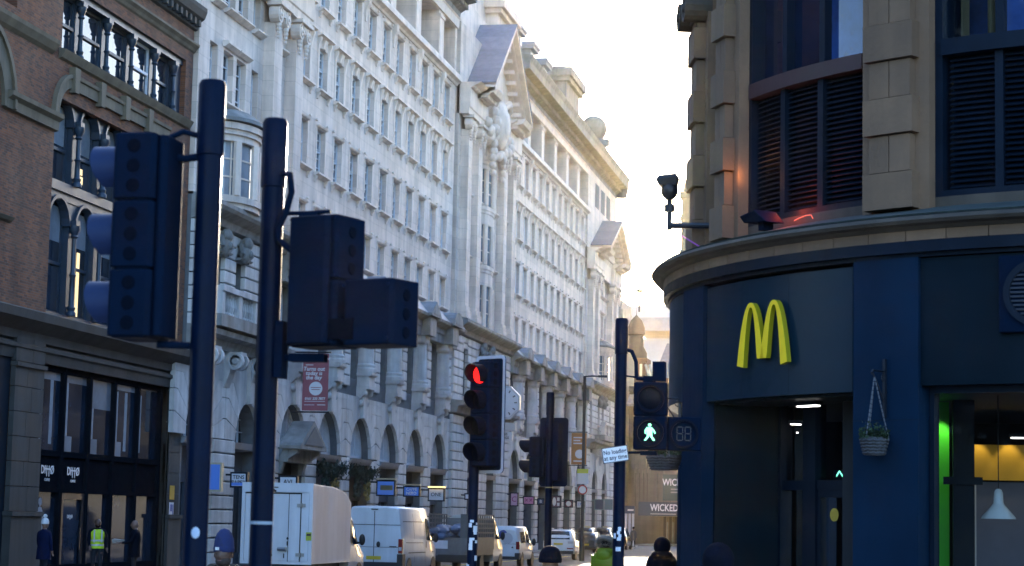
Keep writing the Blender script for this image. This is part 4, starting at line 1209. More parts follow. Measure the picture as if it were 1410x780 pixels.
# ---- cornice, frieze blocks, dark band
c_ = MB()
cprof(c_, ALL0, ALL1, [(5.3, 4.955), (5.80, 4.955), (5.84, 4.985), (5.92, 5.0), (5.945, 5.03), (5.92, 5.065), (5.84, 5.085), (5.3, 5.2)])
c_.build('cornice', qstone_d, rb)
c_ = MB(); cprof(c_, ALL0, ALL1, [(5.2, 5.19), (5.86, 5.083), (5.87, 5.10), (5.35, 5.235), (5.2, 5.25)]); c_.build('cornice_lead', moss, rb)
c_ = MB(); f = ALL0
while f < ALL1: cbox(c_, f + .05, f + 4.15, 5.3, 5.80 if True else 0, 4.852, 4.95); f += 4.2
c_.build('frieze', qstone, rb)
c_ = MB(); cbox(c_, ALL0, ALL1, 5.2, 5.80, 4.74, 4.85); cbox(c_, ALL0, ALL1, 5.2, 5.74, 4.70, 4.74); c_.build('band', frame_d, rb)
# ---- ground storey
c_ = MB()
for a, d in ((29.4, 36.8), (62.6, 69.6), (-1, 7.5), (-30, -22), (100, 110), (135, 145)): cbox(c_, a, d, 5.48, 5.74, 0.1, 4.70, 1.5)
c_.build('pilaster', navy, rb)
c_ = MB()
for a, d in ((29.4, 36.8), (62.6, 69.6)):
    for z in (1.55, 3.14): cbox(c_, a, d, 5.70, 5.7415, z, z + .006, 1.5)
for a in (46.0, 54.2): cbox(c_, a, a + .05, 5.6, 5.7012, 3.44, 4.65, 1)
for a in (18.4,): cbox(c_, a, a + .05, 5.6, 5.7012, 3.48, 4.68, 1)
c_.build('panel_seam', frame_d, rb)
c_ = MB(); cbox(c_, 37.2, 62.4, 5.45, 5.70, 3.43, 4.66, 1.2); so = c_.build('sign_fascia', fascia_g, rb, smooth=True, auto=30)
c_ = MB(); cbox(c_, 36.8, 62.6, 4.6, 5.55, 4.66, 4.70); cbox(c_, 36.8, 62.6, 4.9, 5.6, 3.40, 3.425); c_.build('soffit', fascia_m, rb)
for a, d in ((7.5, 29.4), (-22, -1), (69.8, 100), (110, 135)):
    c_ = MB(); cbox(c_, a + .05, d - .05, 5.4, 5.70 if a < 60 else 5.72, 3.47, 4.69, 1.5); c_.build('window_fascia', fascia_m if a < 60 else fascia_g, rb, smooth=True, auto=30)
# golden double arch
yel = mat('yellow_sign_face', (0.95, 0.62, 0.008), 0.4, noise=(6, 0.05)); yel_s = mat('yellow_sign_side', (0.30, 0.26, 0.004), 0.45)  # face brighter than the sides, front light put into the yellows
def arch_pts(sgn, n=22):
    """centre line of one arch of the M, in metres (x right, z up), foot at z=0"""
    out = []; inn = []
    hw_o, hw_i, H_o, H_i = .205, .118, .70, .665
    return hw_o, hw_i, H_o, H_i
def m_outline():
    N = 20; L = .21     # half distance between the two crowns
    def curve(cx, hw, h, t, e=2.35):                     # t -1..1 across the arch
        return (cx + hw * t, h * (1 - abs(t) ** e))
    quads = []
    for cx, out_foot in ((-.205, -1), (.205, 1)):
        for k in range(N):
            t0 = -1 + 2 * k / N; t1 = -1 + 2 * (k + 1) / N
            def pr(t):
                o = curve(cx, .243, .70, t * .985); i = curve(cx, .124, .650, t)
                zo = o[1]; zi = i[1]
                inner_leg = (t > 0 and cx < 0) or (t < 0 and cx > 0)
                cut = .085 if inner_leg else 0.0
                return (o[0], max(zo, cut)), (i[0], max(zi, cut))
            o0, i0 = pr(t0); o1, i1 = pr(t1)
            quads.append((o0, o1, i1, i0))
    return quads
def sign_M(z0, rr, phic, scale=1.0, depth=.12):
    """flat extruded letter standing on the tangent plane of the curved fascia"""
    c = Vector(P(phic, rr, z0)); a = radians(phic); tx = Vector((cos(a), -sin(a), 0)); nn = Vector((-sin(a), -cos(a), 0))
    mb = MB()
    for q in m_outline():
        v = []
        for dr in (0, depth):
            for x, z in q: v.append(c + tx * x * scale + nn * dr + Vector((0, 0, z * scale)))
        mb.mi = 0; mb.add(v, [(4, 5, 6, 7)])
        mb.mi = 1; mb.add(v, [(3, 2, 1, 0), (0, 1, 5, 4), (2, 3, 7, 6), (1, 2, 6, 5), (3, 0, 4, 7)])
    return mb
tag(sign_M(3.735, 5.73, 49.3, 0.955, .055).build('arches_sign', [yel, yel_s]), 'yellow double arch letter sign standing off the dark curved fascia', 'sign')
# ---- entrance recess under the sign
c_ = MB()
cbox(c_, 62.1, 62.6, 4.74, 5.6, .12, 3.42); cbox(c_, 36.8, 37.3, 4.74, 5.6, .12, 3.42)
c_.build('porch_wall', fascia_m, rb)
def pane_strip(name, p0, p1, r, z0, z1, m, par, n=4):
    g = MB()
    for q in range(n):
        u, v = p0 + (p1 - p0) * q / n, p0 + (p1 - p0) * (q + 1) / n
        g.quad(P(u, r, z0), P(v, r, z0), P(v, r, z1), P(u, r, z1))
    return g.build(name, m, par, smooth=True)
f = MB()
for a, d in ((61.4, 62.1), (52.8, 55.6), (45.4, 46.2), (37.3, 38.0)): cbox(f, a, d, 4.72, 4.86, .12, 3.40)
cbox(f, 38.0, 61.4, 4.74, 4.84, 2.50, 2.60); cbox(f, 38.0, 61.4, 4.74, 4.84, .12, .22)
fo = f.build('entrance_frame', frame_d, rb)
pane_strip('fanlight', 38.0, 61.4, 4.79, 2.6, 3.40, shopglass, fo, 10); pane_strip('side_light', 55.6, 61.4, 4.79, .22, 2.5, shopglass, fo); pane_strip('side_light', 38.0, 45.4, 4.79, .22, 2.5, shopglass, fo)
dl = MB(); cbox(dl, 52.2, 52.8, 4.75, 4.83, .14, 2.5); cbox(dl, 46.2, 46.8, 4.75, 4.83, .14, 2.5); cbox(dl, 46.8, 52.2, 4.75, 4.83, .14, .3); cbox(dl, 46.8, 52.2, 4.75, 4.83, 2.42, 2.5)
do = dl.build('door', frame_d, rb); pane_strip('door_glass', 46.8, 52.2, 4.79, .3, 2.42, shopglass, do)
hd = MB(); hd.tube([P(47.4, 4.87, .9), P(47.4, 4.87, 1.5)], .018, 8); hd.build('handle', mat('steel', (.5, .5, .5), .3, metal=1.0), do)
dd = MB(); cc = P(41.5, 4.80, 1.62); dd.lathe([(.001, 0), (.07, 0), (.07, .004), (.001, .004)], (0, 0, 0), 18, T=Matrix.Translation(P(49.6, 4.81, 2.24)) @ Matrix.Rotation(radians(-49.6), 4, 'Z') @ Matrix.Rotation(pi / 2, 4, 'X')); dd.build('round_sticker', mat('ochre_sticker', (.40, .28, .03), .5), do)
# ---- big window right of the pilaster
for a, d in ((7.6, 29.3), (-22, -1.0), (69.8, 100)):
    f = MB()
    cbox(f, a, a + .6, 5.44, 5.54, .5, 3.47); cbox(f, d - .5, d, 5.44, 5.54, .5, 3.47); cbox(f, a + .6, d - .6, 5.36, 5.56, 3.40, 3.47); cbox(f, a + .6, d - .6, 5.36, 5.58, .5, .58)
    cbox(f, a, d, 5.2, 5.6, .1, .5)
    fo = f.build('shop_window', frame_d, rb)
    pane_strip('shop_pane', a + .6, d - .5, 5.47, .58, 3.40, shopglass if a < 60 else pane_dark, fo, 8)
# ---- interior
def plan(r, y1=34, x1=12): return [P(a, r, 0)[:2] for a in range(0, 91, 5)] + [(CX0 - r, y1), (x1, y1), (x1, CY0 - r)]
inn = mat('interior_dark', (.012, .016, .022), .8, noise=(1, .2)); ceil_m = mat('interior_ceiling', (.10, .105, .11), .8); floor_m = mat('interior_floor', (.09, .085, .08), .5, noise=(2, .2))
c_ = MB()
c_.prism(plan(5.4), 'z', .10, .14); c_.build('interior_floor', floor_m, rb)
c_ = MB(); c_.prism(plan(4.9), 'z', 3.47, 3.55); c_.build('interior_ceiling', ceil_m, rb)
c_ = MB(); c_.box(-2.4, 12, 27.2, 27.4, .14, 3.47); c_.box(-.62, -.5, 21.6, 27.2, .14, 3.47); c_.build('interior_wall', inn, rb)
c_ = MB(); c_.box(3.0, 12, 24.9, 25.0, .14, 3.47); c_.build('interior_partition', mat('grey_partition', (.12, .13, .15), .7, noise=(1, .2)), rb)
green_m = mat('green_column', (.05, .50, .015), .6, noise=(2, .1)); amber = mat('amber_wall', (.62, .36, .03), .7, noise=(1.5, .1))
c_ = MB(); c_.box(.28, .47, 22.6, 22.85, .14, 3.46); c_.build('green_column', green_m, rb)
c_ = MB(); c_.box(.50, .72, 22.2, 22.45, .14, 3.46); c_.box(.40, .8, 22.14, 22.2, 2.58, 2.66); c_.build('dark_column', frame_d, rb)
c_ = MB(); c_.box(.70, 3.0, 24.2, 24.3, 2.68, 3.08); c_.build('amber_panel', amber, rb)
c_ = MB(); c_.box(.70, .80, 24.15, 24.22, .14, 2.66); c_.build('steel_post', mat('pale_post', (.5, .5, .52), .4), rb)
c_ = MB(); c_.box(.8, 3.0, 24.25, 24.3, .14, 2.66); c_.build('back_panel', mat('violet_grey_panel', (.10, .11, .17), .6, noise=(1, .3)), rb)
gm = MB(); rr = random.Random(5)
for k in range(60): gm.ball((1.0 + rr.random() * 1.2, 23.2 + rr.random() * .5, 1.05 + rr.random() * .5), .10 + .06 * rr.random(), 6, 4)
gm.build('green_booth', mat('green_seating', (.06, .16, .02), .8), rb, smooth=True)
def lamp(kind, loc, target, energy, col, size, name, par=None, blend=.5):
    d = bpy.data.lights.new(name, 'SPOT'); d.energy = energy; d.color = col; d.spot_size = radians(size); d.spot_blend = blend; d.shadow_soft_size = .03
    o = bpy.data.objects.new(name, d); COL.objects.link(o); o.location = loc
    v = (Vector(target) - Vector(loc)).normalized(); o.rotation_mode = 'QUATERNION'; o.rotation_quaternion = (-v).to_track_quat('Z', 'Y'); return o
lamp('S', (.375, 22.42, 3.42), (.375, 22.62, 2.7), 3.5, (.9, 1, .6), 60, 'green_column_spotlight')
for x in (.82, 1.16, 1.5): lamp('S', (x, 24.06, 3.2), (x, 24.2, 2.8), .75, (1, .8, .45), 70, 'amber_panel_spotlight')
lm = mat('lit_diffuser', (.9, .9, .9), .5, emit=((1.0, .96, .92), 1.1))
def ceiling_light(x, y, z, w, d, label, rz=0):
    t = thing('ceiling_light', label, 'ceiling light', (x, y, z), rz, 'ceiling lights of the restaurant')
    f = MB(); f.box(-w / 2 - .02, w / 2 + .02, -d / 2 - .02, d / 2 + .02, .012, .05); f.build('light_housing', frame_d, t)
    f = MB(); f.box(-w / 2, w / 2, -d / 2, d / 2, 0, .012); f.build('diffuser', lm, t)
a = P(49.0, 5.2, 3.37); ceiling_light(a[0], a[1], 3.345, .30, .07, 'bright ceiling light in the porch soffit over the restaurant door', radians(-49))
ceiling_light(-1.14, 22.6, 3.20, .13, .03, 'upper strip light seen through the glass beside the restaurant door', 0)
ceiling_light(-1.06, 22.6, 3.11, .16, .03, 'middle strip light seen through the glass beside the restaurant door', 0)
ceiling_light(-.99, 22.6, 3.01, .12, .03, 'lowest strip light seen through the glass beside the restaurant door', 0)
ceiling_light(1.30, 23.4, 3.12, .3, .06, 'strip light above the amber panel inside the big window', 0)
dlight = bpy.data.lights.new('dining_room_light', 'AREA'); dlight.energy = .7; dlight.size = 2.0; dlight.color = (1, .95, .88)
o = bpy.data.objects.new('dining_room_light', dlight); COL.objects.link(o); o.location = (1.6, 22.8, 3.4)
# exit sign arrow
t = thing('exit_sign', 'small glowing green exit arrow sign above the restaurant door', 'sign', P(50.9, 4.66, 2.66), radians(-51))
q = MB(); q.box(-.11, .11, .0, .03, -.05, .05); q.build('sign_case', frame_d, t)
q = MB(); q.prism([(-.05, -.02), (0, .03), (.05, -.02), (.05, 0.0), (0, .045), (-.05, 0.0)], 'y', -.004, 0); q.build('arrow', mat('exit_green', (.1, .8, .5), .4, emit=((.2, 1, .6), .5)), t)
# pendant lamp behind the window
t = thing('pendant_lamp', 'white metal pendant lamp hanging behind the restaurant window', 'lamp', (.93, 21.5, 2.23))
q = MB(); q.lathe([(.172, 0), (.165, .02), (.06, .14), (.05, .16), (.045, .26), (.03, .29), (.01, .30), (.008, .28), (.03, .27), (.04, .15), (.05, .13), (.155, .012), (.165, 0)], (0, 0, 0), 24)
q.build('lamp_shade', mat('white_enamel', (.62, .63, .62), .35, noise=(4, .06)), t, smooth=True)
q = MB(); q.tube([(0, 0, .3), (0, 0, 1.24)], .006, 6); q.build('cord', iron_black, t)
q = MB(); q.ball((0, 0, .05), .045, 10, 8); q.build('bulb', mat('lamp_bulb', (.9, .9, .8), .3, emit=((1, .9, .7), .3)), t, smooth=True)
# ---- hanging baskets
wick = mat('wicker', (.045, .048, .056), .8, noise=(30, .5), bump=(60, .4)); leaf_d = mat('basket_leaves', (.012, .030, .010), .8, island=.45); chain_m = mat('basket_chain', (.10, .11, .13), .5, metal=.3)
def basket(loc, yaw, label, r=.17, leaves=.14, seed=1, chains=True):
    t = thing('hanging_basket', label, 'hanging basket', loc, yaw, 'hanging baskets on the corner building')
    rr = random.Random(seed)
    b = MB(); b.mi = 0
    rings = 7
    b.lathe([(.01, -.15), (r * .72, -.15), (r * .84, -.09), (r * .95, -.03), (r, .0), (r * .96, .02), (r * .9, .0), (.01, -.02)], (0, 0, 0), 24)
    for k in range(5):
        z = -.13 + .03 * k; q = r * (.76 + .055 * k)
        b.tube([(q * cos(2 * pi * i / 24), q * sin(2 * pi * i / 24), z + .004 * (-1) ** i) for i in range(25)], .012, 5)
    b.build('basket', wick, t, smooth=True)
    l = MB()
    for k in range(420):
        a = rr.random() * 2 * pi; q = r * sqrt(rr.random()) * 1.08; h = abs(rr.gauss(0, 1)) * leaves * .55
        c = Vector((q * cos(a), q * sin(a), h + .01)); d1 = Vector((rr.gauss(0, 1), rr.gauss(0, 1), rr.gauss(0, 1))).normalized() * (.012 + .022 * rr.random()); d2 = d1.cross(Vector((rr.random(), rr.random(), .3))).normalized() * .014
        l.quad(c - d1, c + d2, c + d1, c - d2)
    l.build('leaves', leaf_d, t)
    if chains:
        c = MB()
        for k in range(3):
            a = 2 * pi * k / 3 + .5; N = 14
            for i in range(N):
                f0, f1 = i / N, (i + .8) / N
                c.tube([(r * cos(a) * (1 - f0), r * sin(a) * (1 - f0), .6 * f0), (r * cos(a) * (1 - f1), r * sin(a) * (1 - f1), .6 * f1)], .007, 5)
        c.build('chain', chain_m, t)
    w = MB()                                        # wall bracket with a scroll
    w.box(-.015, .015, .16, .19, .22, .78); w.tube([(0, .17, .66), (0, -.03, .66), (0, -.05, .64), (0, -.03, .62)], .011, 6); w.tube([(0, .17, .36), (0, .06, .52), (0, -.03, .64)], .009, 6)
    w.tube([(0, .15 + .03 * cos(k), .6 + .03 * sin(k)) for k in [i * .6 for i in range(12)]], .006, 5)
    w.build('bracket', iron_black, t)
a = P(33.0, 5.93, 2.95); basket(a, radians(-33.0), 'wicker hanging basket on chains against the blue pilaster by the window', .135, .10, 2)
# ---- floodlight with a red-lit cable on the cornice
t = thing('floodlight', 'black floodlight lying on the curved cornice beneath the louvres', 'floodlight', P(51, 5.62, 5.17), radians(-51))
q = MB(); q.loft([[(-.26, -.1, .1), (.2, -.14, .06), (.2, .1, .06), (-.26, .1, .1)], [(-.3, -.13, .17), (.02, -.17, .2), (.02, .12, .2), (-.3, .12, .17)], [(-.28, -.1, .19), (0, -.13, .21), (0, .1, .21), (-.28, .1, .19)]]); q.build('lamp_body', sig_black, t, bevel=.01)
q = MB(); q.box(-.05, .05, -.06, .06, -.0, .1); q.build('mounting_foot', sig_black, t)
t = thing('neon_cable', 'thin glowing red neon cable at the foot of the louvres', 'neon light', P(46, 5.5, 5.26), radians(-46))
q = MB(); q.tube([(-.12, -.03, -.02), (-.06, -.02, .0), (.02, 0, .02), (.09, .01, .02), (.11, .02, -.02)], .006, 6); q.build('neon_tube', mat('neon_red', (.6, .1, .06), .4, emit=((1, .13, .06), .15)), t, smooth=True)
pl = bpy.data.lights.new('neon_glow', 'POINT'); pl.energy = .8; pl.color = (1, .12, .045); pl.shadow_soft_size = .05
o = bpy.data.objects.new('neon_glow', pl); COL.objects.link(o); o.location = P(50.3, 5.46, 5.40)
pl = bpy.data.lights.new('neon_glow', 'POINT'); pl.energy = .4; pl.color = (1, .42, .14); pl.shadow_soft_size = .05
o = bpy.data.objects.new('neon_glow', pl); COL.objects.link(o); o.location = P(60.0, 5.48, 5.9)
# ---- round vent box at the right edge of the fascia
t = thing('wall_fan', 'square dark fan box with round grille above the big shop window', 'fan', P(17.6, 5.72, 4.30), radians(-17.6))
q = MB(); q.box(-.36, .36, -.05, .06, -.36, .36); q.build('fan_case', sig_black, t, bevel=.01)
q = MB()
q.lathe([(.25, 0), (.31, 0), (.31, .03), (.25, .03)], (0, 0, 0), 32, T=Matrix.Translation((0, -.055, 0)) @ Matrix.Rotation(pi / 2, 4, 'X'), ring=True); q.build('ring', frame_d, t)
q = MB()
for k in range(11):
    z = -.2 + .04 * k; h = sqrt(.25 ** 2 - z * z); q.box(-h, h, -.07, -.055, z, z + .018)
q.build('grille', mat('fan_grille', (.006, .012, .026), .6), t)
# ---- CCTV mast on the left flank
t = thing('cctv_camera', 'black security camera on a bracket mast on the rounded building against the sky', 'camera', (-2.02, 18.85 + 4.6, 5.5))
C = lambda u, v, w: (u, v, w)
q = MB(); q.tube([(.0, 0, .0), (-.62, 0, .0)], .035, 10); q.box(-.02, .1, -.06, .06, -.1, .1); q.build('arm', iron_black, t)
q = MB(); q.tube([(-.62, 0, -.05), (-.62, 0, .24)], .028, 10); q.tube([(-.62, 0, .16), (-.62, 0, .24)], .06, 10); q.tube([(-.62, 0, .24), (-.62, 0, .31)], .032, 8); q.build('mast', iron_black, t)
q = MB(); q.ball((-.62, -.02, .4), .1, 12, 8, (1, 1.1, 1.1)); q.loft([[(-.74, -.1, .46), (-.54, -.1, .46), (-.54, .1, .46), (-.74, .1, .46)], [(-.77, -.12, .52), (-.52, -.12, .56), (-.52, .12, .56), (-.77, .12, .52)], [(-.74, -.1, .57), (-.54, -.1, .59), (-.54, .1, .59), (-.74, .1, .57)]]); q.build('camera_head', iron_black, t, smooth=True, auto=30)
q = MB(); q.tube([(-.6, 0, -.04), (-.08, 0, -.36), (.0, 0, -.42)], [.009, .009, .02], 6); q.build('stay', mat('magenta_stay', (.42, .10, .45), .5), t)
# ---- the rest of the block
b_ = MB(); b_.box(4.4, 30, 26.5, 60, .1, 14.2); b_.box(-2.1, 4.5, 32, 60, .1, 14); b_.build('rear_block', qstone_d, rb)
b_ = MB(); b_.box(.8, 30, 21.0, 60, 14.95, 15.3); b_.build('roof', lead, rb)

# ================================================================== TRAFFIC SIGNALS
alu = mat('grey_bracket', (.012, .02, .04), .5, metal=.2)
visor_dk = mat('signal_rear_door', (.0022, .0095, .027), .75, noise=(5, .3), spec=.06)
def hbox(mb, w, d, z0, z1, x=0.0, y=0.0):
    c = .018
    pts = [(x - w / 2 + c, y - d / 2), (x + w / 2 - c, y - d / 2), (x + w / 2, y - d / 2 + c), (x + w / 2, y + d / 2 - c), (x + w / 2 - c, y + d / 2), (x - w / 2 + c, y + d / 2), (x - w / 2, y + d / 2 - c), (x - w / 2, y - d / 2 + c)]
    mb.prism(pts, 'z', z0, z1)
RX = Matrix.Rotation(pi / 2, 4, 'X')          # lathe axis z -> -y (towards the viewer of the head)
def head(parent, loc, rz, n, lit=None, board=False, visors=True, w=.30, pitch=.31, d=.2, man=None, vm=None, vl=.19):
    """Signal head of n aspects, front facing local -Y, bottom at z=0; returns its housing object."""
    T0 = Matrix.Translation(loc) @ Matrix.Rotation(rz, 4, 'Z')
    m = MB()
    for k in range(n): hbox(m, w, d, k * pitch + .006, (k + 1) * pitch - .006)
    hbox(m, w - .03, d - .03, .0, n * pitch)
    hbox(m, w * .8, .05, .01, n * pitch - .01, 0, d / 2 + .02)
    o = m.build('signal_head', sig_black, parent, bevel=.008); o.matrix_local = T0
    k_ = MB()
    for k in range(n):
        for q in (.065, .155, .245):
            for s in (-1, 1):
                T = Matrix.Translation((s * (w / 2 + .001), .0, k * pitch + q)) @ Matrix.Rotation(pi / 2, 4, 'Y')
                k_.lathe([(.001, -.004), (.027, -.004), (.032, .002), (.022, .003), (.001, .003)], (0, 0, 0), 12, T=T)
    k_.build('knockout', sig_side, o)
    for k in range(n):
        zc = (k + .5) * pitch; R = .10
        lm_ = MB(); lm_.lathe([(.001, .012), (.05, .010), (.085, .004), (R, 0), (R, -.01), (.001, -.01)], (0, 0, 0), 24, T=Matrix.Translation((0, -d / 2 - .004, zc)) @ RX)
        lo = lm_.build('lens', lens_red if lit == k else lens_dark, o, smooth=True)
        if lit == k: lo['label'] = 'glowing red lens'
        if visors:
            v = MB(); rings = []; N = 20; L = vl
            for (rr, yy) in ((R + .012, 0), (R + .012, 1), (R + .006, 1), (R + .006, 0)):
                ring = []
                for q in range(N + 1):
                    a = radians(-50) + radians(280) * q / N
                    ln = L * sqrt(max(.06, 1 - ((1 - sin(a)) / 2.05) ** 2))
                    ring.append((rr * cos(a), -d / 2 - (ln if yy else 0.0), zc + rr * sin(a)))
                rings.append(ring)
            v.loft(rings + [rings[0]], False, False); v.build('visor', vm or visor_in, o, smooth=True)
    if board:
        H_ = n * pitch
        def rrect(hw, z0, z1, r):
            out = []
            for cx, cz, a0 in ((hw - r, z0 + r, -90), (hw - r, z1 - r, 0), (-hw + r, z1 - r, 90), (-hw + r, z0 + r, 180)):
                for q in range(5): a = radians(a0 + 90 * q / 4); out.append((cx + r * cos(a), cz + r * sin(a)))
            return out
        b = MB(); b.prism(rrect(w / 2 + .085, -.075, H_ + .075, .05), 'y', d / 2 - .03, d / 2 - .018)
        bo_ = b.build('backing_board', sig_black, o)
        b = MB(); A = rrect(w / 2 + .085, -.075, H_ + .075, .05); B = rrect(w / 2 + .05, -.04, H_ + .04, .03); n_ = len(A)
        for i in range(n_):
            j = (i + 1) % n_; b.prism([A[i], A[j], B[j], B[i]], 'y', d / 2 - .034, d / 2 - .0305)
        b.build('white_border', sig_white, bo_)
    return o
def signal_pole(name, label, x, y, top=4.08, dia=.112, z0=.115, group='traffic light poles at the crossing'):
    t = thing(name, label, 'traffic light', (x, y, 0), 0, group)
    p = MB(); r = dia / 2
    p.lathe([(.001, z0), (r * 1.5, z0), (r * 1.5, z0 + 1.05), (r * 1.02, z0 + 1.2), (r, z0 + 1.22), (r, top - .35), (r * 1.12, top - .345), (r * 1.12, top - .02), (r * .95, top), (.001, top)], (0, 0, 0), 28)
    p.build('pole', pole_m, t, smooth=True, auto=35)
    return t
# -- pole 1 (left edge of the junction): three-aspect head turned side-on
t1 = signal_pole('traffic_light', 'near traffic light with its three-lamp head turned side-on, red brick behind', -3.12, 8.95)
head(t1, (-.285, -.06, 2.88), -pi / 2, 3, None, vm=visor_m, vl=.135)
b = MB()
b.tube([(-.04, 0, 3.82), (-.12, -.03, 3.84), (-.2, -.05, 3.80), (-.3, -.06, 3.82)], .014, 8); b.tube([(-.04, 0, 3.73), (-.12, -.02, 3.715), (-.2, -.04, 3.73), (-.24, -.05, 3.74)], .018, 8); b.tube([(-.04, 0, 2.86), (-.2, -.05, 2.86)], .016, 8)
b.build('bracket', sig_black, t1, smooth=True)
st = MB(); st.ball((.02, -.057, 2.02), .02, 8, 6, (1, .15, 1.3)); st.build('sticker', mat('pale_sticker', (.4, .5, .65), .5), t1)
# -- pole 2: pedestrian head with countdown unit, seen from behind
t2 = signal_pole('traffic_light', 'near traffic light with an L-shaped pedestrian head seen from behind', -3.10, 9.86)
def ped_head(t, loc, rz, lit):
    o = head(t, loc, rz, 2, None, visors=False, w=.32, pitch=.325, d=.2)
    # lens rims
    rim = MB()
    for k in range(2): rim.lathe([(.118, 0), (.135, 0), (.135, .05), (.118, .05)], (0, 0, 0), 28, T=Matrix.Translation((0, -.1, (k + .5) * .325)) @ RX, ring=True)
    rim.build('lens_hood', visor_in, o)
    if lit:
        g = MB(); Z = .5 * .325; Y = -.118
        def pl(pts): g.prism([(a * .0105, Z + b * .0105) for a, b in pts], 'y', Y - .004, Y)
        g.lathe([(.001, 0), (.0155, 0), (.0155, .004), (.001, .004)], (0, 0, 0), 16, T=Matrix.Translation((-.001, Y, Z + .072)) @ RX)
        pl([(-3.2, 4.9), (2.0, 4.9), (2.6, 3.2), (2.2, -.8), (-2.6, -.8), (-3.0, 2.0)])
        pl([(2.0, 4.6), (4.6, 2.0), (5.4, -.6), (4.3, -1.0), (3.2, 1.2), (1.6, 2.6)])
        pl([(-2.4, 4.8), (-4.6, 2.4), (-4.4, -1.0), (-3.2, -1.2), (-3.1, 1.4), (-2.0, 2.6)])
        pl([(-2.6, -.8), (.6, -.8), (-.8, -4.2), (-3.6, -7.4), (-5.2, -7.0), (-4.6, -6.2), (-2.6, -3.6)])
        pl([(-.6, -.8), (2.2, -.8), (2.6, -3.6), (5.0, -6.8), (3.4, -7.6), (.9, -4.4), (-.4, -2.0)])
        go = g.build('green_man', lens_green, o); go['label'] = 'glowing green walking figure'
    c = MB(); hbox(c, .32, .16, 0, .32, .325, .02); c.box(.12, .24, -.04, .05, .08, .24)
    co = c.build('countdown_unit', sig_black, o, bevel=.008)
    q = MB(); q.lathe([(.118, 0), (.14, 0), (.14, .04), (.118, .04)], (0, 0, 0), 28, T=Matrix.Translation((.325, -.06, .16)) @ RX, ring=True); q.build('lens_hood', visor_in, co)
    q = MB()
    for cx in (.285, .362):
        for (a, b_, cc, dd) in ((-.022, .022, .06, .068), (-.022, .022, -.004, .004), (-.022, .022, -.068, -.06), (-.03, -.024, .006, .06), (.024, .03, .006, .06), (-.03, -.024, -.06, -.006), (.024, .03, -.06, -.006)): q.box(cx + a, cx + b_, -.066, -.062, .16 + cc, .16 + dd)
    q.build('digit_segments', mat('unlit_digits', (.008, .012, .024), .4), co)
    return o
def flip_ped(t, loc):
    """the same unit facing away: the countdown box hangs on the viewer's right, so it is mirrored"""
    o = head(t, loc, pi - radians(20), 2, None, visors=False, w=.30, pitch=.325, d=.25)
    c = MB(); hbox(c, .29, .25, 0, .32, -.335, .0); c.box(-.24, -.1, -.05, .05, .06, .26)
    co = c.build('countdown_unit', sig_black, o, bevel=.008)
    k_ = MB()
    for q in (.065, .155, .245):
        T = Matrix.Translation((-.481, .0, q)) @ Matrix.Rotation(pi / 2, 4, 'Y'); k_.lathe([(.001, -.004), (.027, -.004), (.032, .002), (.001, .003)], (0, 0, 0), 12, T=T)
    k_.build('knockout', sig_side, co)
    p = MB(); p.box(-.26, -.08, .11, .135, .03, .13); p.build('cover_plate', sig_side, co)
    p = MB()
    for (x_, z_) in ((-.13, .02), (-.13, .30), (.13, .02), (.13, .30), (-.13, .345), (.13, .345), (-.13, .63), (.13, .63), (-.455, .03), (-.455, .29), (-.2, .03), (-.2, .29)): p.lathe([(.001, 0), (.009, 0), (.009, .006), (.001, .006)], (0, 0, 0), 8, T=Matrix.Translation((x_, .125, z_)) @ Matrix.Rotation(-pi / 2, 4, 'X'))
    p.box(-.1, .1, .125, .133, .36, .61); p.box(-.1, .1, .125, .133, .04, .28); p.build('rear_door', visor_dk, o)
    p = MB(); p.box(-.11, -.085, .125, .145, .45, .52); p.box(.085, .11, .125, .143, .38, .43); p.box(.085, .11, .125, .143, .54, .59); p.build('hinge', alu, o)
flip_ped(t2, (.285, .02, 2.93))
b = MB()
b.tube([(.045, -.02, 3.80), (.10, -.05, 3.79), (.115, -.06, 3.70), (.09, -.06, 3.6), (.05, -.05, 3.52), (.055, -.05, 3.46), (.12, -.06, 3.41), (.2, -.06, 3.43), (.26, -.08, 3.45)], .017, 8)
b.tube([(.03, 0, 3.60), (.2, -.02, 3.60), (.3, 0, 3.61)], .011, 8); b.box(.15, .24, -.04, .04, 3.57, 3.6); b.box(.05, .09, -.05, .05, 2.78, 3.06); b.tube([(.05, 0, 2.88), (.3, 0, 2.88)], .016, 8); b.box(.12, .3, -.04, .04, 2.86, 2.9)
b.build('bracket', sig_black, t2, smooth=True, auto=30)
st = MB(); st.tube([(0, 0, 2.06), (0, 0, 2.075)], .0585, 20, False); st.build('pole_band', mat('pale_sticker2', (.25, .32, .4), .5), t2)
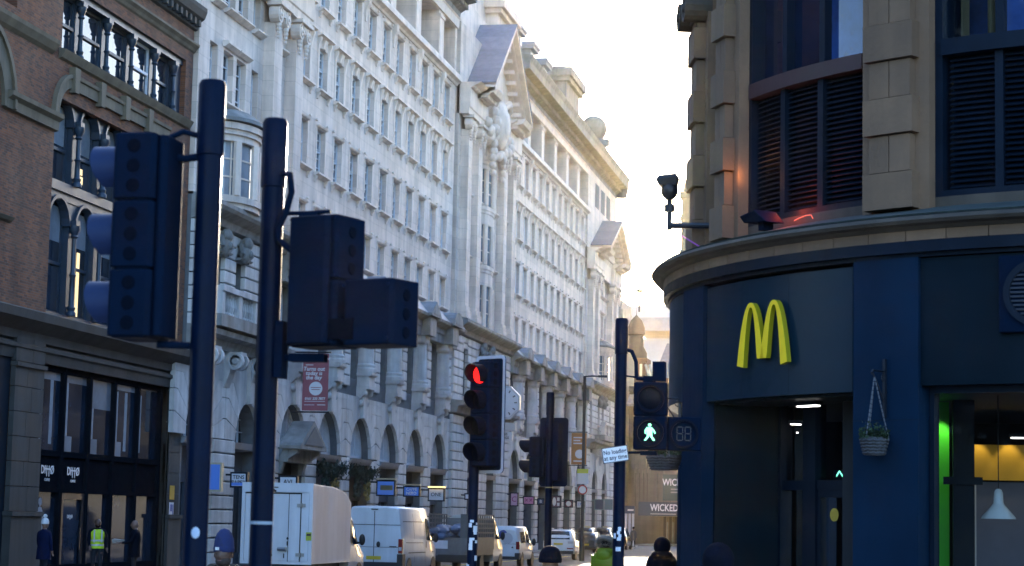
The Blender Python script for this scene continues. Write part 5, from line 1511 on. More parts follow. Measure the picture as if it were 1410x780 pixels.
# -- pole 3: crossing head with the lit green man
t3 = signal_pole('traffic_light', 'pedestrian signal showing a green walking man beside the restaurant corner', -2.69, 19.9)
ped_head(t3, (.29, .02, 2.81), radians(4), True)
b = MB()
b.tube([(.03, 0, 3.78), (.10, .0, 3.76), (.145, .0, 3.66), (.15, 0, 3.5)], .019, 8); b.tube([(.03, -.03, 3.70), (.04, -.04, 3.52), (.14, 0, 3.51)], .01, 6)
b.tube([(.15, 0, 3.50), (.34, 0, 3.48)], .018, 8); b.box(.22, .32, -.04, .04, 3.46, 3.52); b.tube([(.03, 0, 2.78), (.3, .0, 2.79)], .012, 8); b.box(.2, .36, -.03, .03, 2.76, 2.8)
b.box(.31, .43, -.05, .07, 3.475, 3.66)
b.build('bracket', sig_black, t3, smooth=True, auto=30)
st = MB(); r = .0575
for (a, z, w, h) in ((.1, 2.0, .03, .03), (.3, 2.03, .03, .04), (.2, 1.94, .04, .03), (.35, 1.97, .03, .03), (0.1, 1.84, .05, .04), (-.6, 1.96, .03, .05)):
    q = [(r * sin(a + s * w / r / 2), -r * cos(a + s * w / r / 2)) for s in (-1, 0, 1)]
    for i in range(2): st.quad((q[i][0], q[i][1], z), (q[i + 1][0], q[i + 1][1], z), (q[i + 1][0], q[i + 1][1], z + h), (q[i][0], q[i][1], z + h))
st.build('sticker', mat('torn_sticker', (.55, .6, .7), .6), t3)
s_ = thing('road_sign', 'small white no loading plate strapped to the crossing signal pole', 'sign', (-2.72, 19.80, 2.76), radians(3))
T_ = Matrix.Rotation(radians(-9), 4, 'Y')
q = MB(); q.box(-.125, .125, -.008, 0, -.075, .075, T=T_); q.build('plate', mat('dark_plate_edge', (.04, .045, .07), .5), s_)
q = MB(); q.box(-.117, .117, -.010, -.0085, -.067, .067, T=T_); q.build('plate_face', mat('plate_white', (.72, .74, .78), .5), s_)
navy_txt = mat('navy_lettering', (.02, .025, .06), .6)
text('No loading\nat any time', .058, navy_txt, s_, T_ @ Matrix.Translation((0, -.0115, -.003)), ext=.0006, bold=.0012, squeeze=.86, line=.95)
# -- pole 4: four-lamp head with a lit red lens and white-bordered board
t4 = signal_pole('traffic_light', 'traffic light with a glowing red lamp and a white-bordered backing board', -4.71, 22.75, 3.7)
head(t4, (.135, -.10, 2.70), radians(-32), 4, 3, True, w=.28, pitch=.29, vl=.15)
b = MB(); b.tube([(0, 0, 3.4), (.14, -.03, 3.4)], .016, 8); b.tube([(0, 0, 2.85), (.14, -.03, 2.85)], .016, 8); b.build('bracket', sig_black, t4)
st = MB(); rr = random.Random(2); r = .0585
for k in range(13):
    a = rr.uniform(-1.2, 1.2); z = 1.58 + rr.random() * .5; w = .025 + .03 * rr.random(); h = .02 + .05 * rr.random()
    q = [(r * sin(a + s * w / r / 2), -r * cos(a + s * w / r / 2)) for s in (-1, 0, 1)]
    for i in range(2): st.quad((q[i][0], q[i][1], z), (q[i + 1][0], q[i + 1][1], z), (q[i + 1][0], q[i + 1][1], z + h), (q[i][0], q[i][1], z + h))
st.build('sticker', mat('white_sticker', (.62, .66, .74), .6), t4)
# -- pole 5: head seen from behind, further off
t5 = signal_pole('traffic_light', 'traffic light seen from behind with two hoods jutting sideways, mid street', -5.33, 31.4)
o = head(t5, (.07, .12, 2.72), pi - radians(8), 3, None, True, w=.28, pitch=.30)
h2 = head(t5, (-.19, .1, 2.78), -pi / 2 - radians(15), 2, None, False, w=.28, pitch=.31)
b = MB(); b.tube([(0, 0, 2.9), (-.12, .03, 2.9)], .016, 8); b.tube([(0, 0, 3.2), (-.12, .03, 3.2)], .016, 8); b.build('bracket', sig_black, t5)
st = MB(); st.tube([(0, 0, 2.62), (0, 0, 2.635)], .060, 16, False); st.build('pole_band', mat('brass_band', (.3, .25, .12), .4), t5)

# ================================================================== VEHICLES
v_white = mat('white_van_paint', (.62, .66, .72), .34, coat=.4, noise=(1.5, .08), streak=.12)
v_white2 = mat('white_car_paint', (.70, .71, .74), .28, coat=.7, noise=(1.5, .04))
v_silver = mat('pale_silver_paint', (.44, .46, .47), .35, coat=.5, noise=(1.5, .06))
v_panel = mat('box_panel_white', (.64, .67, .73), .45, noise=(1.2, .08), streak=.14)
v_dark = mat('black_car_paint', (.012, .014, .02), .22, coat=.8)
v_glass = mat('vehicle_glass', (.015, .02, .026), .04, spec=.8)
v_trim = mat('black_trim', (.02, .021, .024), .6, noise=(6, .2))
v_red = mat('tail_lamp_red', (.22, .012, .015), .2, coat=.6); v_lampw = mat('clear_lamp', (.5, .5, .52), .15, coat=.6)
plate_y = mat('yellow_plate', (.62, .45, .03), .5); v_seam = mat('panel_gap', (.03, .032, .036), .8); steel_m = mat('latch_steel', (.35, .36, .38), .35, metal=.9)
tyre_m = mat('tyre', (.015, .015, .016), .85); rim_m = mat('wheel_rim', (.30, .31, .33), .35, metal=.7)
class Shell:
    """Vehicle body: stations (y, zb, zbelt, zt, w, wt) from the tail (y=0) forwards."""
    def __init__(s, st): s.st = st
    def at(s, y):
        st = s.st
        if y <= st[0][0]: return st[0][1:]
        for a, b in zip(st, st[1:]):
            if a[0] <= y <= b[0]:
                f = (y - a[0]) / max(1e-6, b[0] - a[0]); return tuple(p + (q - p) * f for p, q in zip(a[1:], b[1:]))
        return st[-1][1:]
    def ring(s, y):
        zb, zm, zt, w, wt = s.at(y); r = min(.12, (zt - zm) * .35)
        half = [(w * .94, zb), (w * .99, zb + .1), (w, zb + (zm - zb) * .6), (w * .995, zm), (wt, zt - r), (wt - r * .25, zt - r * .4), (wt - r * .9, zt - r * .06), (wt * .5, zt + .015)]
        return [(x, y, z) for x, z in half] + [(-x, y, z) for x, z in reversed(half)]
    def width(s, y, z):
        zb, zm, zt, w, wt = s.at(y); r = min(.12, (zt - zm) * .35)
        if z <= zm: return w
        f = min(1, (z - zm) / max(.01, zt - r - zm)); return w * .995 + (wt - w * .995) * f
    def build(s, m, parent, name='body'):
        ys = sorted({q[0] for q in s.st} | {s.st[0][0] + .05})
        mb = MB(); mb.loft([s.ring(y) for y in ys], True, True)
        return mb.build(name, m, parent, smooth=True, auto=35)
    def side(s, mb, pts, off=.008, sides=(1, -1), N=4):
        """quad patch on the flank; pts: (y,z) lower-rear, lower-front, upper-front, upper-rear"""
        for sd in sides:
            g = []
            for i in range(N + 1):
                row = []
                for j in range(N + 1):
                    u, v = i / N, j / N
                    y = (pts[0][0] * (1 - u) + pts[1][0] * u) * (1 - v) + (pts[3][0] * (1 - u) + pts[2][0] * u) * v
                    z = (pts[0][1] * (1 - u) + pts[1][1] * u) * (1 - v) + (pts[3][1] * (1 - u) + pts[2][1] * u) * v
                    row.append((sd * (s.width(y, z) + off), y, z))
                g.append(row)
            mb.loft(g, False, False)
def wheels(t, y1, y2, w, r=.34, front=.24):
    for y in (y1, y2):
        for sd in (1, -1):
            T = Matrix.Translation((sd * (w - .10), y, r)) @ Matrix.Rotation(pi / 2, 4, 'Y')
            a = MB(); a.lathe([(.2, -.11), (r * .93, -.11), (r, -.07), (r, .07), (r * .93, .11), (.2, .11)], (0, 0, 0), 22, T=T); wo = a.build('wheel', tyre_m, t, smooth=True, auto=30)
            a = MB(); a.lathe([(.001, .06 * sd), (.06, .09 * sd), (.19, .085 * sd), (.225, .10 * sd), (.225, .02 * sd), (.001, .02 * sd)], (0, 0, 0), 18, T=T)
            a.build('rim', rim_m, wo)
            c = MB(); c.lathe([(r + .05, -.005), (r + .05, .018), (.02, .018), (.02, -.005)], (0, 0, 0), 22, T=Matrix.Translation((sd * (w - .005), y, r + .02)) @ Matrix.Rotation(sd * pi / 2, 4, 'Y')); c.build('wheel_arch', v_trim, t)
def mirror(t, sh, y, z, sd=1):
    q = MB(); w = sh.width(y, z); q.box(sd * (w - .02), sd * (w + .1), y - .03, y + .05, z - .12, z - .06) if sd > 0 else q.box(sd * (w + .1), sd * (w - .02), y - .03, y + .05, z - .12, z - .06)
    q.ball((sd * (w + .17), y, z), .13, 10, 8, (.75, .6, 1.35)); q.build('wing_mirror', v_trim, t, smooth=True)
def vehicle(name, label, x, y, rz=0, group=None, cat='van'): return thing(name, label, cat, (x, y, 0), rz, group)

# --- box van
t = vehicle('box_van', 'white box van with hinged rear doors and a lime sticker', -17.22, 56.2, radians(.6))
W2 = 1.02
b = MB()
prof = [(0.02, .80), (4.3, .80), (4.3, 2.55), (3.9, 2.74), (3.2, 2.90), (2.2, 2.98), (0.02, 3.02)]
b.prism([(y, z) for y, z in prof], 'x', -W2, W2); b.build('box_body', v_panel, t, bevel=.02)
f = MB()                                                          # rear frame, doors, furniture
f.box(-W2 - .01, -W2 + .09, -.03, .02, .78, 3.04); f.box(W2 - .09, W2 + .01, -.03, .02, .78, 3.04); f.box(-W2 + .09, W2 - .09, -.03, .02, 2.78, 3.04); f.box(-W2 + .09, W2 - .09, -.03, .02, .78, .86)
ro = f.build('rear_frame', v_panel, t)
f = MB()
for a, c in ((-W2 + .1, .335), (.35, W2 - .34)): f.box(a, c, -.02, .018, .88, 2.73)
f.box(W2 - .33, W2 - .1, -.022, .018, .88, 2.76)
do = f.build('rear_door', v_panel, t)
f = MB()
f.box(-W2 + .09, W2 - .33, -.032, -.005, 2.73, 2.765); f.box(W2 - .345, W2 - .315, -.032, -.005, .86, 2.765); f.box(.334, .352, -.024, -.005, .86, 2.73)
f.build('door_seal', v_seam, do)
f = MB()
for z in (1.05, 2.42):
    f.box(W2 - .44, W2 - .20, -.05, -.03, z - .045, z + .045); f.tube([(W2 - .3, -.05, z - .06), (W2 - .3, -.05, z + .06)], .022, 8)
    f.box(-.48, -.30, -.045, -.02, z - .03, z + .03)
f.box(.12, .36, -.07, -.02, 1.16, 1.25); f.tube([(.06, -.06, 1.2), (.3, -.08, 1.2)], .05, 10)
f.build('hinge', steel_m, do)
f = MB(); f.box(.31, .35, -.035, -.02, 1.3, 1.42); f.ball((.33, -.03, 1.5), .035, 8, 6); f.box(.22, .25, -.035, -.02, .95, 1.08); f.box(-.16, -.12, -.035, -.02, 1.05, 1.22); f.ball((-.14, -.03, 1.03), .045, 8, 6)
f.box(-.22, .02, -.045, -.03, 2.90, 2.925); f.ball((-.12, -.045, 2.83), .05, 8, 6); f.ball((-.06, -.04, 2.81), .03, 6, 5); f.build('latch', v_trim, do)
f = MB(); f.box(W2 - .16, W2 + .0, -.036, -.03, 1.45, 1.68); so_ = f.build('sticker', mat('lime_sticker', (.42, .48, .05), .5), t)
f = MB(); f.box(W2 - .14, W2 - .02, -.04, -.036, 1.58, 1.64); f.build('sticker_print', v_trim, so_)
f = MB(); f.box(-W2, W2, -.02, .1, .56, .74); f.box(-.7, .7, .1, 4.3, .5, .8); f.build('rear_bumper', v_trim, t)
f = MB(); f.box(W2 - .32, W2 - .1, -.04, -.02, .6, .72); f.box(-W2 + .1, -W2 + .32, -.04, -.02, .6, .72); f.build('tail_lamp', v_red, t)
f = MB(); f.box(W2 + .001, W2 + .012, .02, 4.29, .8, .86); f.box(W2 + .001, W2 + .012, .0, .06, .86, 3.0); f.build('side_rail', v_white, t)
cabs = Shell([(4.35, .45, 1.25, 2.32, .98, .84), (4.85, .45, 1.25, 2.34, .98, .84), (5.2, .45, 1.22, 2.2, .98, .82), (5.85, .45, 1.15, 1.5, .97, .84), (6.4, .45, .98, 1.2, .92, .80), (6.6, .5, .8, 1.0, .8, .7)])
cabs.build(v_white, t, 'cab')
g = MB(); cabs.side(g, [(4.57, 1.32), (5.63, 1.32), (5.23, 2.02), (4.61, 2.1)]); g.build('cab_window', v_glass, t)
mirror(t, cabs, 5.55, 1.45, 1); mirror(t, cabs, 5.55, 1.45, -1)
wheels(t, 1.0, 5.6, .98, .35)

# --- tall panel van
t = vehicle('panel_van', 'tall white panel van with twin rear doors waiting behind the box van', -17.95, 70, radians(0.4))
sh = Shell([(0, .5, 1.3, 2.46, .98, .86), (.12, .42, 1.3, 2.52, 1.01, .88), (4.1, .4, 1.3, 2.52, 1.02, .88), (4.45, .4, 1.28, 2.36, 1.02, .86), (5.15, .4, 1.2, 1.62, 1.0, .86), (5.65, .4, 1.02, 1.25, .95, .8), (5.95, .45, .8, .98, .85, .7)])
sh.build(v_white, t)
f = MB(); f.box(-.012, .012, -.008, .02, .62, 2.36); f.box(-.92, .92, -.006, .02, 1.88, 1.9); f.box(-.92, .92, -.006, .02, 1.12, 1.135); f.box(-.92, .92, -.006, .02, .60, .615)
f.build('door_seam', v_seam, t)
f = MB(); f.box(-.12, .12, -.03, .02, 2.40, 2.44); f.ball((.16, -.02, 1.22), .07, 10, 8, (1.0, .4, 1.5)); f.box(.55, .8, -.012, .01, 1.14, 1.17); f.build('door_handle', v_trim, t)
f = MB(); f.box(.86, 1.015, -.025, .16, .92, 1.42); f.box(-1.015, -.86, -.025, .16, .92, 1.42); f.build('tail_lamp', v_red, t, bevel=.02)
f = MB(); f.box(.88, .99, -.03, -.02, 1.02, 1.14); f.box(-.99, -.88, -.03, -.02, 1.02, 1.14); f.build('reverse_lamp', v_lampw, t)
f = MB(); f.box(-.99, .99, -.1, .1, .42, .62); f.box(.84, 1.03, -.06, .4, .42, .9); f.box(-1.03, -.84, -.06, .4, .42, .9); f.build('rear_bumper', v_trim, t)
f = MB(); f.box(-.26, .26, -.015, 0, .7, .82); f.build('number_plate', plate_y, t)
f = MB(); sh.side(f, [(.3, 2.0), (4.1, 2.0), (4.1, 2.025), (.3, 2.025)], .004, N=2); sh.side(f, [(.5, 1.28), (5.0, 1.25), (5.0, 1.27), (.5, 1.30)], .004, N=2); sh.side(f, [(.9, .92), (5.0, .92), (5.0, .95), (.9, .95)], .006, N=2)
sh.side(f, [(3.55, .6), (3.58, .6), (3.58, 2.1), (3.55, 2.1)], .004, N=2); sh.side(f, [(1.9, .6), (1.93, .6), (1.93, 2.3), (1.9, 2.3)], .004, N=2); f.build('side_seam', v_seam, t)
g = MB(); sh.side(g, [(3.75, 1.36), (5.0, 1.34), (4.5, 2.08), (3.78, 2.16)]); g.build('cab_window', v_glass, t)
f = MB(); sh.side(f, [(3.62, 1.1), (3.72, 1.1), (3.72, 1.32), (3.62, 1.32)], .015, N=1); f.build('handle', v_trim, t)
mirror(t, sh, 4.85, 1.45, 1); mirror(t, sh, 4.85, 1.45, -1); wheels(t, 1.05, 4.95, 1.01, .35)

# --- flatbed tipper lorry
t = vehicle('tipper_lorry', 'open tipper lorry with tall cage sides and pale cab ahead of the panel van', -17.45, 80.5)
f = MB(); f.box(-.98, .98, 0, 3.3, .75, .95)
for s in (-1, 1): f.box(s * .98 - .03, s * .98 + .03, 0, 3.3, .95, 1.45)
f.box(-.95, .95, 0, .05, .95, 1.42); f.box(-.95, .95, 3.24, 3.3, .95, 2.2); f.build('load_bed', mat('dull_bed_metal', (.13, .135, .14), .6, noise=(2, .3)), t)
f = MB()
for s in (-1, 1):
    for k in range(8): f.box(s * .98 - .025, s * .98 + .025, .05 + k * .45, .11 + k * .45, 1.45, 2.35)
    for z in (1.6, 1.78, 1.96, 2.14, 2.3): f.box(s * .985 - .015, s * .985 + .015, 0, 3.3, z, z + .05)
f.box(.3, 1.0, -.02, .03, 1.42, 2.35)
f.build('cage_side', mat('cage_mesh', (.10, .105, .11), .6, noise=(3, .2)), t)
rr = random.Random(9); f = MB()
for k in range(26): f.ball((rr.uniform(-.8, .7), rr.uniform(.2, 2.9), 1.4 + rr.random() * .45), .2 + .12 * rr.random(), 6, 5, (1.2, 1.4, .6))
f.build('load', mat('blue_tarpaulin', (.07, .11, .19), .6, island=.4), t)
f = MB(); f.box(-.98, -.2, -.01, .03, .98, 1.3); f.build('tail_board', v_panel, t)
f = MB(); f.box(-.95, .95, -.08, .05, .5, .72); f.box(-.6, .6, 0, 3.3, .45, .75); f.build('chassis', v_trim, t)
f = MB(); f.box(.66, .92, -.1, -.08, .54, .68); f.box(-.92, -.66, -.1, -.08, .54, .68); f.build('tail_lamp', v_red, t)
cabs2 = Shell([(3.35, .45, 1.3, 2.3, .97, .85), (4.1, .45, 1.3, 2.34, .98, .85), (4.4, .45, 1.28, 2.22, .98, .84), (5.1, .45, 1.2, 1.55, .97, .85), (5.6, .45, 1.0, 1.22, .93, .82), (5.8, .5, .8, 1.0, .8, .7)])
cabs2.build(v_silver, t, 'cab')
g = MB(); cabs2.side(g, [(3.6, 1.38), (4.9, 1.36), (4.45, 2.06), (3.64, 2.12)]); g.build('cab_window', v_glass, t)
mirror(t, cabs2, 4.8, 1.5, 1); wheels(t, 1.0, 4.9, .97, .35)

# --- small white van
t = vehicle('small_van', 'small white van with round blue and grey logo on its rear doors', -18.35, 95, radians(.3))
sh = Shell([(0, .42, 1.05, 1.70, .88, .74), (.16, .36, 1.05, 1.86, .91, .77), (2.6, .34, 1.05, 1.88, .92, .78), (3.0, .34, 1.03, 1.74, .92, .76), (3.6, .34, 1.0, 1.2, .9, .76), (4.15, .36, .86, 1.02, .84, .7), (4.38, .4, .66, .82, .72, .6)])
sh.build(v_white, t)
f = MB(); f.box(-.2, -.19, -.008, .05, .55, 1.68); f.box(-.8, .8, -.006, .05, 1.06, 1.072); f.build('door_seam', v_seam, t)
def disc(x, z, r, y, m, par, name): 
    q = MB(); q.lathe([(.001, 0), (r, 0), (r, .004), (.001, .004)], (0, 0, 0), 22, T=Matrix.Translation((x, y, z)) @ RX); return q.build(name, m, par)
disc(.13, 1.5, .20, -.004, mat('logo_blue', (.05, .07, .30), .5), t, 'logo'); disc(.33, 1.32, .26, -.010, mat('logo_grey', (.42, .45, .52), .5), t, 'logo')
f = MB(); f.box(-.62, -.1, -.006, .02, 1.26, 1.31); f.box(-.3, -.05, -.02, .01, .98, 1.03); f.prism([(.52, .88), (.64, .88), (.58, .96)], 'y', -.02, 0); f.build('badge', v_trim, t)
f = MB(); f.box(.74, .90, -.02, .2, .82, 1.18); f.box(-.90, -.74, -.02, .2, .82, 1.18); f.build('tail_lamp', v_red, t, bevel=.015)
f = MB(); f.box(-.66, -.2, -.012, .02, .64, .75); f.build('number_plate', plate_y, t)
f = MB(); f.box(-.88, .88, -.07, .12, .36, .5); f.box(.7, .92, -.05, .3, .4, .66); f.box(-.92, -.7, -.05, .3, .4, .66); f.build('rear_bumper', v_trim, t)
g = MB(); sh.side(g, [(1.9, 1.12), (3.35, 1.1), (2.9, 1.62), (1.95, 1.66)]); sh.side(g, [(.5, 1.12), (1.7, 1.12), (1.7, 1.64), (.6, 1.62)]); g.build('side_window', v_glass, t)
mirror(t, sh, 3.2, 1.15, 1); mirror(t, sh, 3.2, 1.15, -1); wheels(t, .85, 3.6, .9, .32)

# --- white estate (SUV)
t = vehicle('suv_car', 'white four by four car with dark tailgate window further up the queue', -19.25, 117, radians(.5), cat='car')
sh = Shell([(0, .5, 1.02, 1.12, .86, .8), (.12, .4, 1.03, 1.35, .89, .74), (.55, .34, 1.04, 1.66, .91, .68), (1.4, .32, 1.02, 1.70, .91, .68), (2.3, .32, 1.0, 1.66, .91, .67), (3.2, .32, .98, 1.1, .9, .74), (4.1, .34, .86, .95, .87, .72), (4.6, .4, .66, .78, .76, .6)])
sh.build(v_white2, t)
g = MB(); g.loft([[(-.66, .055, 1.12), (.66, .055, 1.12)], [(-.60, .30, 1.46), (.60, .30, 1.46)], [(-.56, .46, 1.58), (.56, .46, 1.58)]], False, False)
go_ = g.build('rear_window', v_glass, t); go_.location = (0, -.06, .035)
g = MB(); sh.side(g, [(.75, 1.1), (3.0, 1.07), (2.4, 1.52), (.95, 1.55)]); g.build('side_window', v_glass, t)
f = MB(); f.box(.55, .87, -.02, .2, .92, 1.06); f.box(-.87, -.55, -.02, .2, .92, 1.06); f.build('tail_lamp', v_lampw, t)
f = MB(); f.box(.5, .85, -.03, .1, .62, .68); f.box(-.85, -.5, -.03, .1, .62, .68); f.build('reflector', v_red, t)
f = MB(); f.box(-.26, .26, -.015, .05, .84, .95); f.build('number_plate', plate_y, t)
f = MB(); f.box(-.86, .86, -.06, .15, .34, .52); f.build('rear_bumper', v_trim, t)
f = MB()
for s in (-1, 1): f.tube([(s * .6, .7, 1.72), (s * .6, .8, 1.76), (s * .6, 2.0, 1.76), (s * .6, 2.1, 1.71)], .02, 6)
f.build('roof_rail', steel_m, t)
mirror(t, sh, 2.9, 1.1, 1); wheels(t, .9, 3.65, .89, .35)

# --- black cars and cabs beyond
def black_cab(x, y, label, rz=0, taxi=True, h=1.78):
    t = vehicle('taxi' if taxi else 'dark_car', label, x, y, rz, 'dark cars at the far end of the queue', 'car')
    s = h / 1.78
    sh = Shell([(0, .4, 1.0 * s, 1.2 * s, .82, .74), (.15, .34, 1.0 * s, 1.5 * s, .87, .68), (.5, .32, 1.0 * s, 1.72 * s, .88, .66), (2.2, .32, 1.0 * s, 1.78 * s, .88, .66), (2.7, .32, .98 * s, 1.66 * s, .88, .65), (3.2, .32, .96 * s, 1.12 * s, .87, .7), (4.2, .34, .85 * s, .98 * s, .8, .66), (4.5, .4, .6, .8, .7, .55)])
    sh.build(v_dark, t)
    g = MB(); g.loft([[(-.6, .05, 1.14 * s), (.6, .05, 1.14 * s)], [(-.56, .2, 1.5 * s), (.56, .2, 1.5 * s)]], False, False); o = g.build('rear_window', v_glass, t); o.location = (0, -.06, .02)
    g = MB(); sh.side(g, [(.6, 1.06 * s), (3.0, 1.04 * s), (2.6, 1.52 * s), (.7, 1.56 * s)]); g.build('side_window', v_glass, t)
    f = MB(); f.box(.66, .84, -.02, .12, .8 * s, 1.0 * s); f.box(-.84, -.66, -.02, .12, .8 * s, 1.0 * s); f.build('tail_lamp', v_red, t)
    f = MB(); f.box(-.26, .26, -.015, .04, .62, .73); f.build('number_plate', plate_y, t)
    if taxi:
        f = MB(); f.box(-.2, .2, 2.2, 2.32, 1.78, 1.9); f.build('roof_sign', mat('taxi_roof_sign', (.6, .5, .3), .4), t)
    wheels(t, .8, 3.5, .86, .33)
black_cab(-20.9, 138, 'dark blue car just ahead of the white four by four', 0, False, 1.5)
black_cab(-22.9, 150, 'black cab with a roof light just beyond the dark blue car', 0)
black_cab(-23.0, 160, 'black cab with a roof light, middle one of the cab row', 0)
black_cab(-23.2, 170, 'black cab with a roof light, last before the theatre', 0)

# ================================================================== PEOPLE
skin_m = mat('skin', (.20, .115, .085), .55, noise=(30, .08)); skin_d = mat('skin_tan', (.10, .052, .036), .55, noise=(30, .08)); hair_d = mat('dark_hair', (.006, .005, .005), .7, noise=(40, .3), spec=.1)
shoe_m = mat('dark_shoe', (.015, .014, .014), .6); lip_m = mat('lips', (.22, .09, .08), .5); eye_m = mat('eye', (.03, .025, .025), .2); eyew = mat('eye_white', (.5, .5, .5), .3)
jean = mat('dark_trousers', (.004, .008, .016), .85, noise=(12, .25))
def skin_mesh(verts, edges, radii, root, sub=2):
    me = bpy.data.meshes.new('body_tmp'); me.from_pydata(verts, edges, [])
    o = bpy.data.objects.new('body_tmp', me); COL.objects.link(o)
    md = o.modifiers.new('skin', 'SKIN'); md.use_smooth_shade = True
    sv = me.skin_vertices[0].data
    for i, r in enumerate(radii): sv[i].radius = (r if isinstance(r, tuple) else (r, r))
    for i in range(len(verts)): sv[i].use_root = (i == root)
    sb = o.modifiers.new('sub', 'SUBSURF'); sb.levels = sub; sb.render_levels = sub
    bpy.context.view_layer.update()
    m2 = bpy.data.meshes.new_from_object(o.evaluated_get(bpy.context.evaluated_depsgraph_get()))
    bpy.data.objects.remove(o); bpy.data.meshes.remove(me)
    return m2
def head_fn(face=True):
    def fn(q):
        x, y, z = q
        fz = -y                                             # face looks towards -Y
        w = 1.0 - .16 * max(0, -z) ** 1.5 - (.05 if z > .5 else 0)
        x *= w * .80; 
        y2 = y * (1.0 if y > 0 else .92)
        if fz > .55 and face:
            nose = math.exp(-((q.x / .16) ** 2)) * math.exp(-(((z + .12) / .22) ** 2)); y2 -= .26 * nose
            brow = math.exp(-(((z - .2) / .10) ** 2)); y2 -= .04 * brow
            sock = math.exp(-(((abs(q.x) - .33) / .14) ** 2)) * math.exp(-(((z - .06) / .10) ** 2)); y2 += .09 * sock
            lips = math.exp(-((q.x / .25) ** 2)) * math.exp(-(((z + .48) / .09) ** 2)); y2 -= .05 * lips
            chin = math.exp(-((q.x / .25) ** 2)) * math.exp(-(((z + .85) / .15) ** 2)); y2 -= .12 * chin
        return Vector((x, y2, z * 1.22))
    return fn
def person(label, x, y, rz, h=1.75, top=None, legs=jean, skin=skin_m, arms=((0, 0), (0, 0)), bulk=1.0, group=None, z0=0.0, stride=.0, headturn=0, beard=None):
    """arms: (elbow swing forward deg, forearm bend deg) per side; returns the person (its body is one mesh)."""
    t = thing('person', label, 'person', (x, y, z0), rz, group); s = h / 1.75
    V = []; E = []; R = []
    def v(p, r, par=None):
        V.append(tuple(c * s for c in p)); R.append(tuple(c * s for c in r) if isinstance(r, tuple) else r * s)
        if par is not None: E.append((par, len(V) - 1))
        return len(V) - 1
    B = bulk
    pel = v((0, 0, .96), (.165 * B, .12 * B)); wa = v((0, 0, 1.10), (.15 * B, .115 * B), pel); chs = v((0, .005, 1.28), (.175 * B, .125 * B), wa); nb = v((0, .01, 1.44), (.10, .085), chs); nk = v((0, 0, 1.53), (.055, .055), nb); v((0, -.005, 1.60), (.06, .06), nk)
    for i, sd in enumerate((1, -1)):
        sw, bend = arms[i]
        sh = v((sd * .185 * B, .01, 1.40), .075 * B, nb)
        a = radians(sw); el = Vector((sd * .235 * B, .01 - .28 * sin(a), 1.40 - .28 * cos(a)))
        e = v(el, .055 * B, sh)
        a2 = radians(sw + bend); wr = el + Vector((-sd * .02 * (bend > 30), -.25 * sin(a2), -.25 * cos(a2)))
        w_ = v(wr, .036, e)
        d = (wr - el).normalized(); side = Vector((0, -1, 0)) if abs(d.z) > .6 else Vector((0, 0, 1))
        pm = wr + d * .07; p = v(pm, (.036, .018), w_)
        side = Vector((1, 0, 0)) if bend > 30 else Vector((0, 1, 0)); nrm = d.cross(side).normalized()
        for k, L in enumerate((.068, .078, .073, .056)):
            b0 = pm + side * (.027 - .018 * k) + d * .025; f1 = b0 + d * L * .55 + nrm * .008 * sd; f2 = f1 + d * L * .45 + nrm * .022 * sd
            q = v(b0, .0095, p); q = v(f1, .009, q); v(f2, .0075, q)
        q = v(wr + d * .03 + side * .036, .011, w_); v(wr + d * .07 + side * .056 + nrm * .012 * sd, .009, q)
        hp = v((sd * .095 * B, 0, .90), .098 * B, pel); st = stride * sd
        kn = v((sd * .10, -.02 - st * .5, .50), .062, hp); an = v((sd * .105, .03 - st, .09), .046, kn); v((sd * .115, -.10 - st, .045), .042, an)
    me = skin_mesh(V, E, R, pel, 2)
    # head joined into the same body mesh
    hb = MB(); hb.ball((0, -.012 * s, 1.64 * s), .108 * s, 28, 22, (1, 1, 1), T=Matrix.Translation((0, -.012 * s, 0)) @ Matrix.Rotation(headturn, 4, 'Z'), fn=head_fn())
    for sd in (1, -1): hb.ball((sd * .088 * s, .0, 1.635 * s), .03 * s, 8, 6, (.45, .7, 1.1))
    bm = bmesh.new(); bm.from_mesh(me)
    hv = [bm.verts.new(p) for p in hb.v]
    for f in hb.f:
        try: bm.faces.new([hv[i] for i in f])
        except ValueError: pass
    bm.to_mesh(me); bm.free()
    for m in (skin, top, legs, shoe_m): me.materials.append(m)
    for p in me.polygons:
        c = p.center / s; r = sqrt(c.x ** 2)
        k = 1
        if c.z > 1.51: k = 0
        elif c.z < .085: k = 3
        elif c.z < .93 and abs(c.x) < .2 * B and not (abs(c.y) > .16): k = 2
        p.material_index = k; p.use_smooth = True
    # hands: faces beyond the wrists
    for i, sd in enumerate((1, -1)):
        sw, bend = arms[i]; a = radians(sw); el = Vector((sd * .235 * B, .01 - .28 * sin(a), 1.40 - .28 * cos(a))); a2 = radians(sw + bend); wr = el + Vector((-sd * .02 * (bend > 30), -.25 * sin(a2), -.25 * cos(a2))); d = (wr - el).normalized()
        for p in me.polygons:
            c = p.center / s
            if (c - wr).dot(d) > .0 and (c - wr).length < .24 and c.x * sd > .1: p.material_index = 0
    me.name = 'body'; o = bpy.data.objects.new('body', me); COL.objects.link(o); o.parent = t
    for sd in (1, -1):
        e = MB(); e.ball((sd * .032 * s, -.105 * s, 1.647 * s), .0115 * s, 8, 6, (1.2, .5, .8), T=Matrix.Rotation(headturn, 4, 'Z')); e.build('eye', eye_m, o, smooth=True)
    mo = MB(); mo.ball((0, -.114 * s, 1.578 * s), .024 * s, 10, 6, (1.1, .3, .22), T=Matrix.Rotation(headturn, 4, 'Z')); mo.build('mouth', lip_m, o, smooth=True)
    if beard:
        b = MB(); b.ball((0, -.045 * s, 1.575 * s), .083 * s, 16, 10, (.98, .92, .72)); bo = b.build('beard', beard, o, smooth=True)
    return t, s
